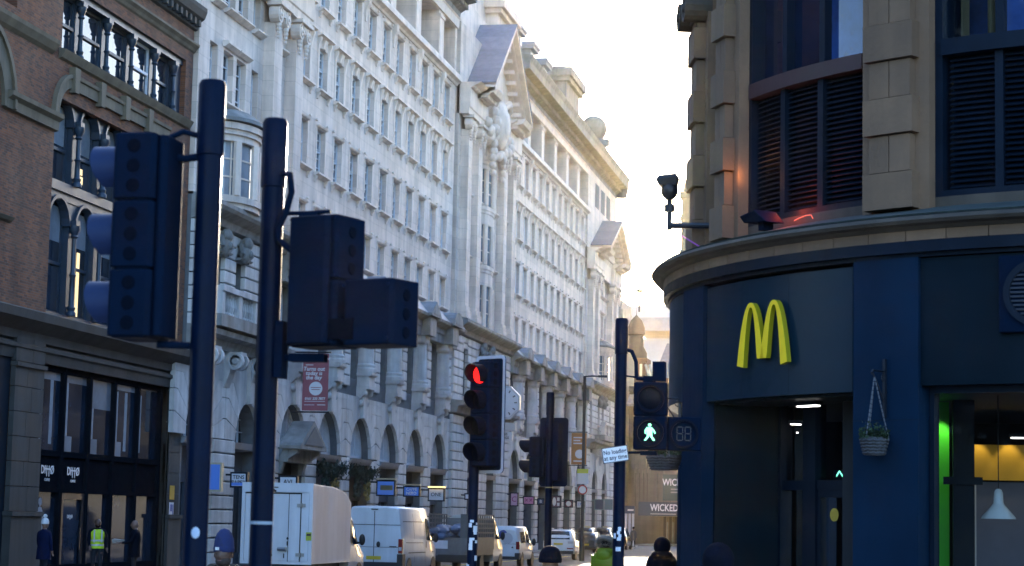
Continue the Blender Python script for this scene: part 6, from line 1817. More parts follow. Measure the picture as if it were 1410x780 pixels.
def torso_shell(t, s, m, z0, z1, name, grow=1.0, ridges=0, sleeves=None, flare=0.0, n=28):
    b = MB(); rings = []
    N = 40 if ridges else 14
    key = [(.5, .20, .15), (.9, .195, .145), (1.08, .175, .135), (1.28, .205, .15), (1.4, .20, .135), (1.47, .12, .10), (1.52, .085, .08)]
    for k in range(N + 1):
        z = z0 + (z1 - z0) * k / N
        for a, c in zip(key, key[1:]):
            if a[0] <= z <= c[0] or c is key[-1]:
                f = min(1, max(0, (z - a[0]) / (c[0] - a[0]))); rx = a[1] + (c[1] - a[1]) * f; ry = a[2] + (c[2] - a[2]) * f; break
        g = grow * (1 + (.035 * abs(sin(pi * ridges * k / N)) if ridges else 0)) + flare * max(0, (1.05 - z))
        rings.append([(rx * g * cos(2 * pi * i / n) * s, ry * g * sin(2 * pi * i / n) * s, z * s) for i in range(n)])
    b.loft(rings, True, True)
    return b.build(name, m, t, smooth=True, auto=60)
def knit_hat(t, s, m, pom=None, tall=.0, name='hat', patch=None, wide=1.0):
    b = MB(); rings = []
    prof = [(.112, 1.665), (.120, 1.68), (.121, 1.715), (.117, 1.722), (.116, 1.74), (.108, 1.78 + tall * .4), (.085, 1.82 + tall * .75), (.05, 1.845 + tall), (.008, 1.855 + tall * 1.05)]
    n = 48
    for r, z in prof: rings.append([(r * wide * (1 + .012 * (-1) ** i) * cos(2 * pi * i / n) * .92 * s, (r * wide * (1 + .012 * (-1) ** i) * sin(2 * pi * i / n) * 1.04 - .006) * s, z * s) for i in range(n)])
    b.loft(rings, True, True); o = b.build(name, m, t, smooth=True)
    if pom:
        b = MB(); rr = random.Random(4)
        for k in range(60):
            d = Vector((rr.gauss(0, 1), rr.gauss(0, 1), rr.gauss(0, 1))).normalized() * .045; b.ball((d.x * s, d.y * s, (1.90 + tall + d.z) * s), .022 * s, 5, 4)
        b.build('pompom', pom, o, smooth=True)
    return o
navy_coat = mat('navy_coat', (.005, .010, .040), .85, noise=(9, .25), bump=(30, .3), spec=.08); black_coat = mat('black_coat', (.0025, .005, .012), .85, noise=(9, .3), bump=(30, .3), spec=.06); hiviz = mat('yellow_hi_vis', (.42, .62, .015), .6, noise=(10, .15), bump=(14, .3))
tape = mat('reflective_tape', (.42, .44, .46), .4); white_knit = mat('white_knit', (.68, .69, .71), .9, noise=(40, .12)); blue_knit = mat('blue_knit', (.012, .022, .09), .9, noise=(40, .2), bump=(60, .4)); black_knit = mat('black_knit', (.002, .005, .014), .92, noise=(50, .3), bump=(60, .4), spec=.05)
# woman with a white bobble hat, back to us
t, s = person('person in a navy coat and white bobble hat, back turned by the cafe window', -24.44, 57.0, pi - .25, 1.70, navy_coat, arms=((8, 10), (5, 12)), stride=.1, z0=.12)
torso_shell(t, s, navy_coat, .62, 1.49, 'coat', 1.12, 0, flare=.25); knit_hat(t, s, white_knit, white_knit); 
# man in hi-vis vest
t, s = person('person in a lime yellow high visibility vest outside the cafe door', -23.06, 57.6, radians(28), 1.78, black_coat, skin=skin_d, arms=((12, 30), (14, 40)), z0=.12, beard=hair_d, bulk=1.08)
o = torso_shell(t, s, hiviz, .93, 1.47, 'hi_vis_vest', 1.06)
for a, b_ in ((1.0, 1.05), (1.13, 1.18)): torso_shell(o, s, tape, a, b_, 'reflective_band', 1.075)
b = MB()
for sd in (1, -1): b.prism([(sd * .085 * s, 1.1 * s), (sd * .125 * s, 1.1 * s), (sd * .125 * s, 1.46 * s), (sd * .085 * s, 1.46 * s)], 'y', -.168 * s, -.16 * s)
b.build('reflective_band', tape, o)
b = MB(); b.ball((0, .005, 1.69), .116, 16, 10, (.84, 1.02, .8)); b.build('hair', hair_d, t, smooth=True)
# bald man with papers
t, s = person('bald person in a dark coat holding sheets of white paper beside the cafe front', -21.75, 57.2, -1.27, 1.76, black_coat, arms=((25, 62), (20, 70)), z0=.12)
torso_shell(t, s, black_coat, .72, 1.49, 'coat', 1.1)
pc = MB(); Tp = TR(-22.2, 57.04, 1.29, radians(15)) @ Matrix.Rotation(radians(-28), 4, 'X')
for k in range(3): pc.box(-.17 + .02 * k, .13 + .02 * k, -.11, .11, .006 * k, .006 * k + .003, T=Tp @ Matrix.Rotation(.12 * k, 4, 'Z'))
tag(pc.build('paper_sheets', mat('white_paper', (.75, .76, .78), .7)), 'loose white paper sheets held by the bald person', 'paper')
# man in a blue beanie, close to us
t, s = person('person in a blue knitted beanie facing us between two dark traffic light poles', -7.1, 21.3, radians(12), 1.80, navy_coat, skin=skin_d, z0=0.0, beard=mat('stubble', (.045, .03, .025), .9, noise=(60, .4)), headturn=radians(-14))
torso_shell(t, s, navy_coat, .85, 1.5, 'jacket', 1.16, 6)
hat = knit_hat(t, s, blue_knit, None, .05, 'beanie', wide=.97)
b = MB(); b.prism([(-.02, 1.685), (.02, 1.685), (.02, 1.715), (-.02, 1.715)], 'y', -.14, -.128, T=Matrix.Scale(s, 4) @ Matrix.Rotation(radians(-25), 4, 'Z')); b.build('hat_label', white_knit, hat)
b = MB()
rg = []
for k in range(9):
    a = radians(-30 + 30 * k); rg.append((.135 * s * cos(a), (.02 + .12 * sin(a)) * s, 1.50 * s))
b.tube(rg, .045 * s, 8); b.build('hood_roll', mat('fur_trim_dark', (.05, .045, .04), .95, noise=(50, .5), bump=(60, .6)), t, smooth=True)
# black beanie close to the middle
t, s = person('person in a black knitted hat and pale scarf seen from behind', -4.02, 23.9, pi + .5, 1.72, black_coat, z0=0.0)
torso_shell(t, s, black_coat, .8, 1.5, 'coat', 1.12); knit_hat(t, s, black_knit, None, .01, 'hat', wide=1.22)
b = MB(); b.tube([(.10 * s * cos(k * pi / 8), .09 * s * sin(k * pi / 8), 1.50 * s) for k in range(17)], .035 * s, 8); b.build('scarf', mat('pale_scarf', (.25, .25, .26), .9, noise=(20, .2)), t, smooth=True)
# lime parka with fur hood
lime = mat('lime_quilt', (.17, .25, .006), .6, noise=(8, .12), bump=(22, .35)); fur = mat('grey_fur', (.22, .21, .19), .95, noise=(60, .4), bump=(70, .8))
t, s = person('person in a lime green quilted parka with a fur-edged hood, back turned', -5.62, 40.0, pi - .35, 1.84, lime, z0=0.0, arms=((4, 8), (4, 8)), bulk=1.2, stride=.12)
o = torso_shell(t, s, lime, .62, 1.53, 'parka', 1.34, 11, flare=.02)
for sd in (1, -1):
    a = MB(); N = 22; path = []; rad = []
    for k in range(N + 1):
        f = k / N; path.append((sd * (.22 + .085 * f) * s, -.03 * f * s, (1.41 - .56 * f) * s)); rad.append((.098 - .03 * f) * s * (1 + .06 * abs(sin(pi * 7 * f))))
    a.tube(path, rad, 14); a.build('sleeve', lime, o, smooth=True)
b = MB(); b.ball((0, .016 * s, 1.675 * s), .122 * s, 18, 14, (.92, 1.03, 1.0)); b.build('hair', hair_d, t, smooth=True)
rg = []
for k in range(25):
    a = 2 * pi * k / 24; rg.append((.155 * s * cos(a), (.02 + .12 * sin(a)) * s, (1.64 + .10 * sin(a)) * s))
b = MB(); b.tube(rg, .055 * s, 10, False); h_ = b.build('hood_trim', fur, o, smooth=True)
b = MB(); rr = random.Random(8)
for k in range(1800):
    a = rr.random() * 2 * pi; b2 = rr.random() * 2 * pi
    c = Vector((.155 * cos(a), .02 + .12 * sin(a), 1.585 + .085 * sin(a))); d = (Vector((cos(a), sin(a), 0)) * cos(b2) + Vector((0, 0, 1)) * sin(b2)).normalized()
    c = c + d * .05; e = d.cross(Vector((rr.random(), rr.random(), rr.random() + .1))).normalized() * .006
    tip = c + d * (.03 + .025 * rr.random()) + Vector((rr.gauss(0, .012), rr.gauss(0, .012), -.008))
    b.add([tuple((c - e) * s), tuple((c + e) * s), tuple(tip * s)], [(0, 1, 2)])
b.build('fur', fur, h_)
b = MB(); b.ball((0, .14 * s, 1.42 * s), .13 * s, 16, 12, (1.25, .6, .9)); b.build('hood', lime, o, smooth=True)
b = MB(); b.tube([(.145 * s * cos(k * pi / 10), .125 * s * sin(k * pi / 10), 1.50 * s) for k in range(21)], .055 * s, 8); b.build('collar', lime, o, smooth=True)
# black hooded coat near the corner
t, s = person('person in a black hooded coat seen from behind beside the restaurant corner', -4.22, 37.0, pi + .1, 1.72, black_coat, z0=0.12, bulk=1.1)
o = torso_shell(t, s, black_coat, .6, 1.5, 'coat', 1.3, 0)
b = MB(); b.ball((0, .012 * s, 1.63 * s), .155 * s, 20, 14, (1.0, 1.02, 1.12)); b.ball((0, .03 * s, 1.46 * s), .2 * s, 18, 10, (1.0, .85, .55)); b.build('hood', black_coat, o, smooth=True)
# figure in the dark porch
t, s = person('person in a dark hood barely visible against the dark porch wall', -1.74, 20.05, radians(150), 1.78, black_coat, z0=0.12, skin=skin_d)
b = MB(); b.ball((0, .012 * s, 1.63 * s), .15 * s, 18, 12, (1.0, 1.03, 1.1)); b.build('hood', black_coat, t, smooth=True); torso_shell(t, s, black_coat, .8, 1.5, 'coat', 1.1)
# far walker by the theatre
t, s = person('distant person in grey walking on the far pavement beyond the signal pole', -21.25, 166.0, pi + .2, 1.72, mat('grey_coat', (.09, .09, .10), .9), z0=0.12, stride=.18)
torso_shell(t, s, MATS['grey_coat'], .7, 1.49, 'coat', 1.1); b = MB(); b.ball((0, .012, 1.685), .118, 12, 8, (.9, 1.03, .86)); b.build('hair', hair_d, t, smooth=True)

# ================================================================== SIGNS, LAMPS, FAR BUILDINGS, HAZE
def banner(label, x, y, z0, z1, w, m, rz=0.0, arm=True, group=None, cat='banner'):
    """A cloth banner hung from a wall arm, seen face-on from down the street (faces -Y)."""
    t = thing('street_banner', label, cat, (x, y, 0), rz, group)
    b = MB(); N = 10
    for k in range(N):
        a, c = k / N, (k + 1) / N; f = lambda q: .03 * sin(q * 5)
        b.prism([(-w / 2, z0 + (z1 - z0) * a), (w / 2, z0 + (z1 - z0) * a), (w / 2, z0 + (z1 - z0) * c), (-w / 2, z0 + (z1 - z0) * c)], 'y', -.008, .008) if k == -1 else None
    b.box(-w / 2, w / 2, -.01, .01, z0, z1); b.build('cloth', m, t)
    a = MB()
    for z in (z0 - .06, z1 + .06): a.tube([(-w / 2 - .45, 0, z), (w / 2 + .08, 0, z)], .035, 8)
    a.build('arm', iron_black, t)
    return t
bred = mat('crimson_banner', (.27, .085, .105), .75, noise=(2, .1)); bor = mat('orange_banner', (.36, .17, .055), .75, noise=(2, .1)); bwhite = mat('banner_white', (.62, .62, .66), .7)
Y_ = 84.3; t = banner('crimson vertical banner with white slogan and disc on the office block', -24.35, Y_, 6.55, 8.95, 1.12, bred, 0)
BT = lambda x, z: TR(x, -.014, z)
text('bruntwood', .15, bwhite, t, BT(.26, 8.74), ext=.001, bold=.004); text('Turns out\ntoday is\nthe day', .23, bwhite, t, BT(-.08, 8.12), ext=.001, bold=.006, shear=.15, line=.8); text('0161 233 7877', .145, bwhite, t, BT(0, 7.05), ext=.001, bold=.005, shear=.1)
q = MB(); q.lathe([(.001, 0), (.29, 0), (.29, .003), (.001, .003)], (0, 0, 0), 26, T=Matrix.Translation((.02, -.0105, 7.48)) @ RX); do = q.build('disc', bwhite, t)
q = MB(); q.box(-.2, .24, -.016, -.0137, 7.51, 7.54); q.box(-.17, .2, -.016, -.0137, 7.42, 7.45); q.build('small_print', bred, do)
q = MB(); q.box(-.46, .44, -.013, -.0105, 6.93, 6.95); q.box(-.46, -.02, -.013, -.0105, 6.78, 6.8); q.box(.1, .46, -.013, -.0105, 6.78, 6.81); q.box(-.44, -.12, -.013, -.0105, 8.46, 8.49); q.build('small_print', bwhite, t)
t = banner('orange vertical banner with a pale disc further along the office block', -24.3, 156.5, 6.5, 8.9, 1.15, bor, 0)
q = MB(); q.lathe([(.001, 0), (.34, 0), (.34, .003), (.001, .003)], (0, 0, 0), 26, T=Matrix.Translation((.06, -.0105, 7.3)) @ RX); q.build('disc', bwhite, t)
q = MB()
for z, a, b_ in ((8.5, -.42, .3), (8.28, -.42, .1), (8.06, -.42, .36), (6.72, -.4, .42)): q.box(a, b_, -.014, -.0105, z, z + .09)
q.build('small_print', bwhite, t)
# shop signs over the arches: boxes that face the street
def fascia_sign(label, y, z, w, h, m, txt=None, tm=None, size=.3, lit=None, p=.35, border=None, cat='sign'):
    t = thing('shop_sign', label, cat, (XW + p, y, z), FACE_X, 'shop signs along the office block')
    b = MB(); b.box(-w / 2 - .05, w / 2 + .05, .0, .3, -h / 2 - .05, h / 2 + .05); b.build('sign_box', border or shop_dark, t)
    b = MB(); b.box(-w / 2, w / 2, -.02, 0, -h / 2, h / 2); b.build('sign_face', m, t)
    if txt: text(txt, size, tm or bwhite, t, TR(0, -.024, 0), ext=.002, bold=.006)
    if lit:
        b = MB(); b.box(-w / 2, w / 2, -.16, .1, h / 2 + .12, h / 2 + .2); b.build('trough_light', lit, t)
    return t
s_blue = mat('blue_sign', (.05, .14, .48), .4, emit=((.08, .25, .9), .03)); s_white = mat('pale_sign', (.6, .63, .7), .45); s_pink = mat('pink_sign', (.46, .28, .42), .5); s_mag = mat('magenta_sign', (.50, .20, .38), .5); s_dk = mat('navy_sign', (.03, .05, .10), .4); s_teal = mat('teal_sign', (.12, .2, .22), .4)
t_dark = mat('dark_lettering', (.02, .02, .03), .5); t_mag = mat('plum_lettering', (.22, .03, .16), .5); trough = mat('sign_trough', (.45, .40, .28), .4); trough_w = mat('warm_trough', (.55, .36, .12), .4, emit=((1, .62, .2), .5))
A = ARCH_N
def projecting(label, x0, x1, z0, z1, y, m, txt=None, tm=None, size=.3, lit=None, border=None):
    """box sign on a bracket at right angles to the wall, facing down the street"""
    w = x1 - x0; h = z1 - z0
    t = thing('shop_sign', label, 'sign', ((x0 + x1) / 2, y, (z0 + z1) / 2), 0, 'shop signs along the office block')
    b = MB(); b.box(-w / 2 - .03, w / 2 + .03, .0, .24, -h / 2 - .03, h / 2 + .03); b.box(-w / 2 - .5, -w / 2, .08, .16, h / 2 - .12, h / 2 - .04); b.build('sign_box', border or shop_dark, t)
    b = MB(); b.box(-w / 2 + .04, w / 2 - .04, -.015, 0, -h / 2 + .04, h / 2 - .04); b.build('sign_face', m, t)
    if txt: text(txt, size, tm or bwhite, t, TR(0, -.019, 0), ext=.002, bold=.004)
    if lit:
        b = MB(); b.box(-w / 2, w / 2 + .06, -.14, .08, h / 2 + .05, h / 2 + .12); b.build('trough_light', lit, t)
    return t
t = projecting('glowing blue box sign on the pier beside the brick warehouse', -25.47, -24.92, 3.00, 4.01, 74.06, s_blue, None, None, 0.00, None, trough)
t = projecting('white and blue shop sign with dark lettering beside the porch pediment', -25.46, -24.83, 3.19, 3.74, 76.88, s_white, 'TENS\nPAPER', t_dark, 0.20, None, None)
b = MB(); b.box(-0.27, 0.27, -.03, -.021, -0.22, -0.11); b.build('blue_strip', s_blue, t)
t = projecting('pale sign board with a small crest just above the box van roof', -25.46, -24.72, 3.29, 3.76, 83.25, s_white, 'AVI', t_dark, 0.26, None, None)
t = projecting('blue sign with a dark name bar under a lit trough', -25.46, -24.56, 3.23, 3.96, 99.53, s_blue, None, None, 0.00, trough, None)
b = MB(); b.box(-.26, .36, -.03, -.021, -.1, .14); b.build('name_bar', mat('olive_bar', (.10, .10, .06), .5), t)
t = projecting('blue coffee shop sign with two lines of pale lettering', -25.46, -24.63, 3.28, 3.79, 105.15, s_blue, 'CAFFE\nNERO', bwhite, 0.20, trough, None)
t = projecting('white shop sign with black lettering beneath a warm lit trough', -25.46, -24.59, 3.13, 3.79, 110.88, s_white, 'ONE', t_dark, 0.28, trough_w, None)
t = projecting('tiny white sign at the edge of the red-lamp signal pole', -25.45, -25.14, 3.34, 3.67, 120.45, s_white, None, None, 0.00, None, None)
t = projecting('pink upright sign, first along the far arches', -25.46, -24.96, 3.12, 3.97, 135.02, s_pink, 'C', t_mag, 0.50, None, None)
t = projecting('magenta sign with a plum panel, second along the far arches', -25.46, -24.74, 3.28, 3.81, 139.83, s_mag, '\u00d7\u00d7', t_mag, 0.50, None, None)
t = projecting('small dark sign box with a pale letter by the mid-street signal', -25.45, -24.98, 3.34, 3.74, 145.28, s_dk, 'B', bwhite, 0.30, None, None)
t = projecting('dark sign with an oval and two small white squares', -25.46, -24.79, 3.20, 4.04, 151.47, mat('plum_sign', (.10, .05, .08), .5), None, None, 0.00, None, None)
b = MB(); b.lathe([(.001, 0), (.14, 0), (.14, .01), (.001, .01)], (0, 0, 0), 18, T=Matrix.Translation((-.15, -.021, 0)) @ RX @ Matrix.Diagonal((1, 2.2, 1, 1))); b.box(.06, .24, -.03, -.021, .05, .3); b.box(.06, .24, -.03, -.021, -.32, -.08); b.build('emblem', bwhite, t)
t = projecting('maroon sign with a white disc along the far arches', -25.46, -24.88, 3.27, 3.81, 157.51, mat('maroon_sign', (.12, .03, .05), .5), None, None, 0.00, None, None)
disc(0, 0, .2, -.022, bwhite, t, 'emblem')
t = projecting('pale blue sign with thin lettering behind the street lamp column', -25.46, -24.86, 3.27, 3.83, 163.28, s_white, '171', mat('blue_letter', (.1, .2, .5), .5), 0.30, None, None)
t = projecting('teal framed window sign, first of two at the far pavilion', -25.46, -24.71, 3.25, 4.08, 173.14, s_dk, None, None, 0.00, None, s_teal)
t = projecting('teal sign box, last before the end of the block', -25.46, -24.81, 3.31, 4.17, 179.18, s_teal, None, None, 0.00, None, s_teal)
# winter garlands with wreaths over two shopfronts
grn = mat('garland_green', (.025, .055, .05), .8, island=.4)
gold = mat('wreath_gold', (.30, .25, .10), .6, island=.3)
for i, y in enumerate((A[1], A[2])):
    g = MB(); rr = random.Random(20 + i)
    for k in range(900):
        yy = rr.uniform(-2.1, 2.1); c = Vector((XW + .35 + rr.gauss(0, .16), y + yy, 4.25 + rr.gauss(0, .16) - .12 * cos(yy * 1.5)))
        d = Vector((rr.gauss(0, 1), rr.gauss(0, 1), rr.gauss(0, 1) - .3)).normalized() * (.08 + .1 * rr.random()); e = d.cross(Vector((0, .3, 1))).normalized() * .035
        g.quad(c - d, c + e, c + d, c - e)
    tag(g.build('garland', grn, None), 'green fir garland swagged over the %s garlanded shopfront' % ('first' if i == 0 else 'second'), 'garland', 'garlands over shopfronts')
    for j, (dy, m_) in enumerate(((-.9, grn), (.7, gold)) if i == 0 else ((-1.0, grn), (.9, gold))):
        w = MB()
        for k in range(70):
            a = rr.random() * 2 * pi; w.ball((XW + .3 + rr.gauss(0, .04), y + dy + (.38 + rr.gauss(0, .05)) * cos(a), 3.45 + (.38 + rr.gauss(0, .05)) * sin(a)), .07, 5, 4)
        tag(w.build('wreath', m_), '%s wreath on the %s garlanded shopfront' % ('green' if j == 0 else 'golden', 'first' if i == 0 else 'second'), 'wreath', 'wreaths on shopfronts')
# bracket clock
t = thing('street_clock', 'octagonal bracket clock over a white sign on the office block', 'clock', (-24.55, 127.2, 9.45))
def octo(r): return [(r * cos(pi / 8 + k * pi / 4), r * sin(pi / 8 + k * pi / 4)) for k in range(8)]
b = MB(); b.prism(octo(1.12), 'y', -.05, .35); b.build('clock_case', mat('pale_clock_case', (.42, .44, .48), .4, metal=.3), t)
b = MB(); b.prism(octo(.98), 'y', -.09, -.05); fo = b.build('clock_face', mat('clock_white', (.58, .60, .66), .5), t)
b = MB()
for k in range(12):
    a = k * pi / 6; T = Matrix.Translation((.78 * sin(a), 0, .78 * cos(a))) @ Matrix.Rotation(a, 4, 'Y'); b.box(-.035, .035, -.1, -.092, -.09, .09, T=T)
b.box(-.04, .04, -.11, -.1, -.1, .75, T=Matrix.Rotation(radians(-82), 4, 'Y')); b.box(-.05, .05, -.12, -.11, -.1, .5, T=Matrix.Rotation(radians(-95), 4, 'Y')); b.build('clock_hands', t_dark, fo)
b = MB(); b.box(-1.3, .8, -.1, .3, -1.75, -1.25); b.box(-1.4, -.9, 0, .2, -1.2, 1.0); b.tube([(-1.3, .1, -2.9), (-.8, .1, -2.4), (.2, .1, -2.2)], .12, 8); b.build('bracket', mat('clock_bracket', (.36, .38, .42), .5), t)
b = MB(); b.box(-.9, .6, -.06, .26, -2.35, -1.8); b.build('sign_plate', mat('clock_sign', (.5, .52, .57), .5), t); text('BUSINESS\nLODGINGS', .22, t_dark, t, TR(-.15, -.065, -2.08), bold=.006)
# street lamp and its parking plates
def street_lamp(label, x, y, h=9.9, arm=.85):
    t = thing('street_lamp', label, 'street lamp', (x, y, 0), 0, 'street lamps')
    b = MB(); b.lathe([(.001, .1), (.14, .1), (.14, 1.3), (.09, 1.4), (.08, h - .1), (.08, h)], (0, 0, 0), 14); b.tube([(0, 0, h - .15), (0.02, 0, h - .03), (arm * .5, 0, h), (arm, 0, h - .02)], .045, 8); b.build('column', iron_black, t, smooth=True, auto=40)
    b = MB(); b.box(arm - .12, arm + .38, -.12, .12, h - .08, h + .04); b.build('lantern', iron_black, t, bevel=.02)
    return t
t = street_lamp('slim black street lamp column on the far pavement', -16.75, 109.5)
b = MB(); b.box(-.3, .3, -.13, -.1, 4.15, 4.95); po = b.build('parking_plate', mat('pale_plate', (.55, .57, .6), .5), t); b = MB(); b.box(-.3, .3, -.135, -.131, 4.72, 4.95); b.build('plate_heading', mat('lime_plate', (.42, .48, .05), .5), po); disc(0, 3.85, .26, -.11, mat('red_ring', (.4, .06, .05), .5), t, 'restriction_plate'); disc(0, 3.85, .19, -.116, bwhite, t, 'restriction_plate')
# hanging basket on the street side of the corner, on a bracket post
basket((-2.66, 23.4, 2.86), radians(-95), 'leafy hanging basket beneath the pedestrian signal at the corner edge', .2, .2, 5, True)

# ---- unseen row added right of the street for its shade and dark reflections
blk_dark = mat('dark_block_wall', (.045, .042, .042), .9, noise=(.6, .3), streak=.3, bump=(10, .1), spec=.05)  # kept dark so the cafe glass mirrors no warm light
dull_glass = mat('dull_window', (.012, .015, .02), .6, spec=.1)
def side_row(y0, y1, h, m, label, seed, X=-2.85, out=1):
    t = thing('unseen_block', label, 'building', (0, 0, 0)); rr = random.Random(seed); b = MB(); hs = []; gl = MB(); fr_ = MB()
    z = 4.6
    while z < h - 2.5:
        y = y0 + 1.6
        while y < y1 - 1.5: hs.append((y, y + 1.3, z, z + 2.0)); y += 2.9
        z += 3.5
    def quad(a, b_, c, d): b.quad(a, b_, c, d)
    wall_holes(b, X, y0, y1, 3.6, h, hs, -.3)
    b.box(X + .01, X + 16, y0, y1, 0, 3.6); b.box(X + .32, X + 16, y0 + .01, y1 - .01, 3.61, h - .01)
    b.build('wall', m, t)
    for a, c, d, e in hs: gl.quad((X + .29, a, d), (X + .29, c, d), (X + .29, c, e), (X + .29, a, e)); fr_.box(X - .08, X, a - .1, c + .1, d - .15, d)
    gl.build('glazing', dull_glass, t); fr_.build('sills', stone_soot, t)
    c = MB(); c.prism([(X, h - .8), (X - .3, h - .6), (X - .7, h - .2), (X - .7, h), (X, h + .1)], 'y', y0, y1); c.build('cornice', sand_dark, t)
    s = MB(); s.box(X - .02, X + .01, y0 + .5, y1 - .5, .5, 3.3); s.build('shopfront', shop_dark, t)
lb = thing('unseen_block', 'unseen dark block added across the side road to shade the restaurant', 'building', (-28, 11, 0), pi)
b = MB(); b.box(.0, 16, 0, 60, 0, 19); b.build('wall', blk_dark, lb)  # unseen block, added to darken the restaurant front and its reflections
g = MB(); f_ = MB()
for k in range(19):
    for z in (4.8, 8.4, 12.0, 15.4): g.box(-.02, .0, 1.6 + 3.05 * k, 3.0 + 3.05 * k, z, z + 2.1); f_.box(-.12, .0, 1.5 + 3.05 * k, 3.1 + 3.05 * k, z - .16, z)
g.build('glazing', dull_glass, lb); f_.build('sills', stone_soot, lb)
c = MB(); c.box(-.5, 16, -.3, 60, 19, 19.5); c.build('cornice', sand_dark, lb)
side_row(60.4, 108, 24, blk_dark, 'unseen tall dark block added to shade the street, behind the restaurant', 1)
side_row(109, 150, 22, blk_dark, 'unseen dark block added to shade the street, further up the restaurant side', 2)
side_row(151, 196, 24, blk_dark, 'unseen dark block added to shade the street, far end of the restaurant side', 3)

# ---- beyond the office block: pale theatre, terracotta hotel, railway bridge, tower
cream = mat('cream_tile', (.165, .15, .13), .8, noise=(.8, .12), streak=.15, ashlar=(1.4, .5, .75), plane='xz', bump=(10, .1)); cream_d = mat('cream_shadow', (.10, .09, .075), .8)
terra = mat('terracotta', (.10, .055, .038), .85, noise=(.6, .3), streak=.2, plane='xz', brick=(.5, .18, (.12, .06, .04), (.13, .10, .08))); steel_b = mat('bridge_steel', (.24, .26, .29), .6, noise=(.5, .2))
th = thing('theatre', 'pale stone theatre with tall ribbed piers and a dark sign canopy up the street', 'building', (0, 0, 0))
b = MB(); b.box(-31.0, -6, 226, 250, 0, 16.5); b.box(-29.0, -6, 224.6, 226, 0, 11.5); b.box(-32, -29.6, 216, 230, 0, 21)
b.build('wall', cream, th)
b = MB()
for k in range(5): b.box(-28.9 + k * .42, -28.68 + k * .42, 224.35, 224.6, 3.8, 10.2)
for k in range(12): b.box(-26.6 + k * .75, -26.25 + k * .75, 224.3, 224.6, 3.2, 11.2)
b.box(-29.2, -6, 224.3, 226, 11.5, 12.0); b.box(-31.2, -6, 225.7, 250, 16.5, 17.1); b.box(-29.1, -27.4, 224.2, 224.6, 8.0, 10.4); b.build('pier', cream, th)
b = MB()
for k in range(4): b.box(-28.62 + k * .42, -28.52 + k * .42, 224.5, 224.62, 4.0, 7.6)
for k in range(5): b.box(-28 + 1.1 * k, -27.5 + 1.1 * k, 225.9, 226.02, 12.6, 15.4)
b.build('slit_window', cream_d, th)
b = MB(); b.prism([(224, 14.8), (226.5, 16.2), (226.5, 16.5), (224, 15.1)], 'x', -29.8, -28.3); b.build('sloping_roof', slate, th)
b = MB(); b.box(-25.6, -6, 203.5, 224.6, 2.95, 4.3); co = b.build('canopy', mat('theatre_canopy', (.03, .045, .07), .5), th)
b = MB()
for k in range(10): b.box(-25.3 + k * .62, -25.0 + k * .62, 222.8, 223.1, 0, 2.95)
b.build('door_pillar', mat('dark_door_pillar', (.05, .05, .05), .4), th)
b = MB()
for k in range(9): b.box(-24.97 + k * .62, -24.8 + k * .62, 222.9, 223, .2, 2.4)
b.build('door_glass', pane_blind, th)
wicked_t = mat('canopy_lettering', (.62, .66, .76), .5)
T = TR(-23.05, 203.47, 3.72); text('WICKED', .95, wicked_t, th, T, name='canopy_lettering', bold=.012, squeeze=.74); b = MB(); b.box(-24.4, -21.9, 203.44, 203.49, 3.08, 3.2); b.build('canopy_small_print', steel_b, th)
t = thing('theatre_poster', 'upright dark green theatre poster board above the canopy', 'sign', (-22.2, 203.2, 0)); b = MB(); b.box(-.98, 1.5, 0, .3, 4.45, 7.0); b.build('board', mat('deep_green_board', (.018, .05, .05), .5), t)
text('WICKED', .95, wicked_t, t, TR(.35, -.02, 6.2), bold=.012, squeeze=.74); b = MB(); b.box(-.2, .9, -.02, 0, 5.5, 5.62); b.box(-.2, .9, -.02, 0, 5.2, 5.32); b.build('small_print', steel_b, t)
t = thing('shop_board', 'small dark blue board on white columns beyond the office block', 'sign', (-24.75, 190.5, 0)); b = MB(); b.box(-.62, .45, 0, .2, 3.05, 3.75); b.build('board', s_dk, t); b = MB(); b.box(-.2, .35, -.02, 0, 3.3, 3.45); b.build('small_print', bwhite, t)
b = MB()
for k in (-.45, -.12, .2): b.box(k, k + .2, .05, .2, .12, 3.05)
b.build('column', mat('pale_column', (.45, .47, .55), .6), t)
class HB(MB):                                         # the hotel is drawn at 1.25 scale and set down nearer
    def build(s, *a, **k):
        s.v = [(x * .8, y * .8, 2.1 + (z - 2.1) * .8) for x, y, z in s.v]; return MB.build(s, *a, **k)
ho = thing('terracotta_hotel', 'distant ornate terracotta hotel with domed turret and steep slate roof', 'building', (0, 0, 0))
b = HB(); b.box(-60, -36.0, 322, 350, 0, 24.6); b.box(-42.9, -39.4, 319.5, 324, 0, 27.5); b.box(-60, -36, 321.7, 322, 24.0, 24.8); b.box(-43.2, -39.1, 319.2, 324, 27.0, 27.7)
b.build('wall', terra, ho)
b = HB(); b.lathe([(1.75, 27.6), (1.75, 28.6), (1.2, 29.6), (1.15, 31.3), (1.4, 31.5), (1.35, 32.6), (.9, 33.7), (.3, 34.3), (.05, 34.6), (.01, 35.8)], (-41.1, 321, 0), 16); b.build('turret', mat('turret_slate', (.05, .042, .04), .9, noise=(.8, .2)), ho, smooth=True, auto=40)
b = HB(); b.prism([(-38.8, 24.6), (-36.6, 30.4), (-30, 30.4), (-30, 24.6)], 'y', 324, 345); b.build('roof', slate, ho)
b = HB()
for k in range(3):
    for z in (19.5, 24.9): b.box(-42.6 + k * 1.15, -42.2 + k * 1.15, 319.45, 319.52, z, z + 1.9)
for k in range(5):
    for z in (14, 18.5, 22): b.box(-39 + k * 1.05, -38.5 + k * 1.05, 321.9, 322.02, z - .6, z + 1.0)
b.build('window', mat('pale_window_stone', (.48, .42, .32), .7), ho)
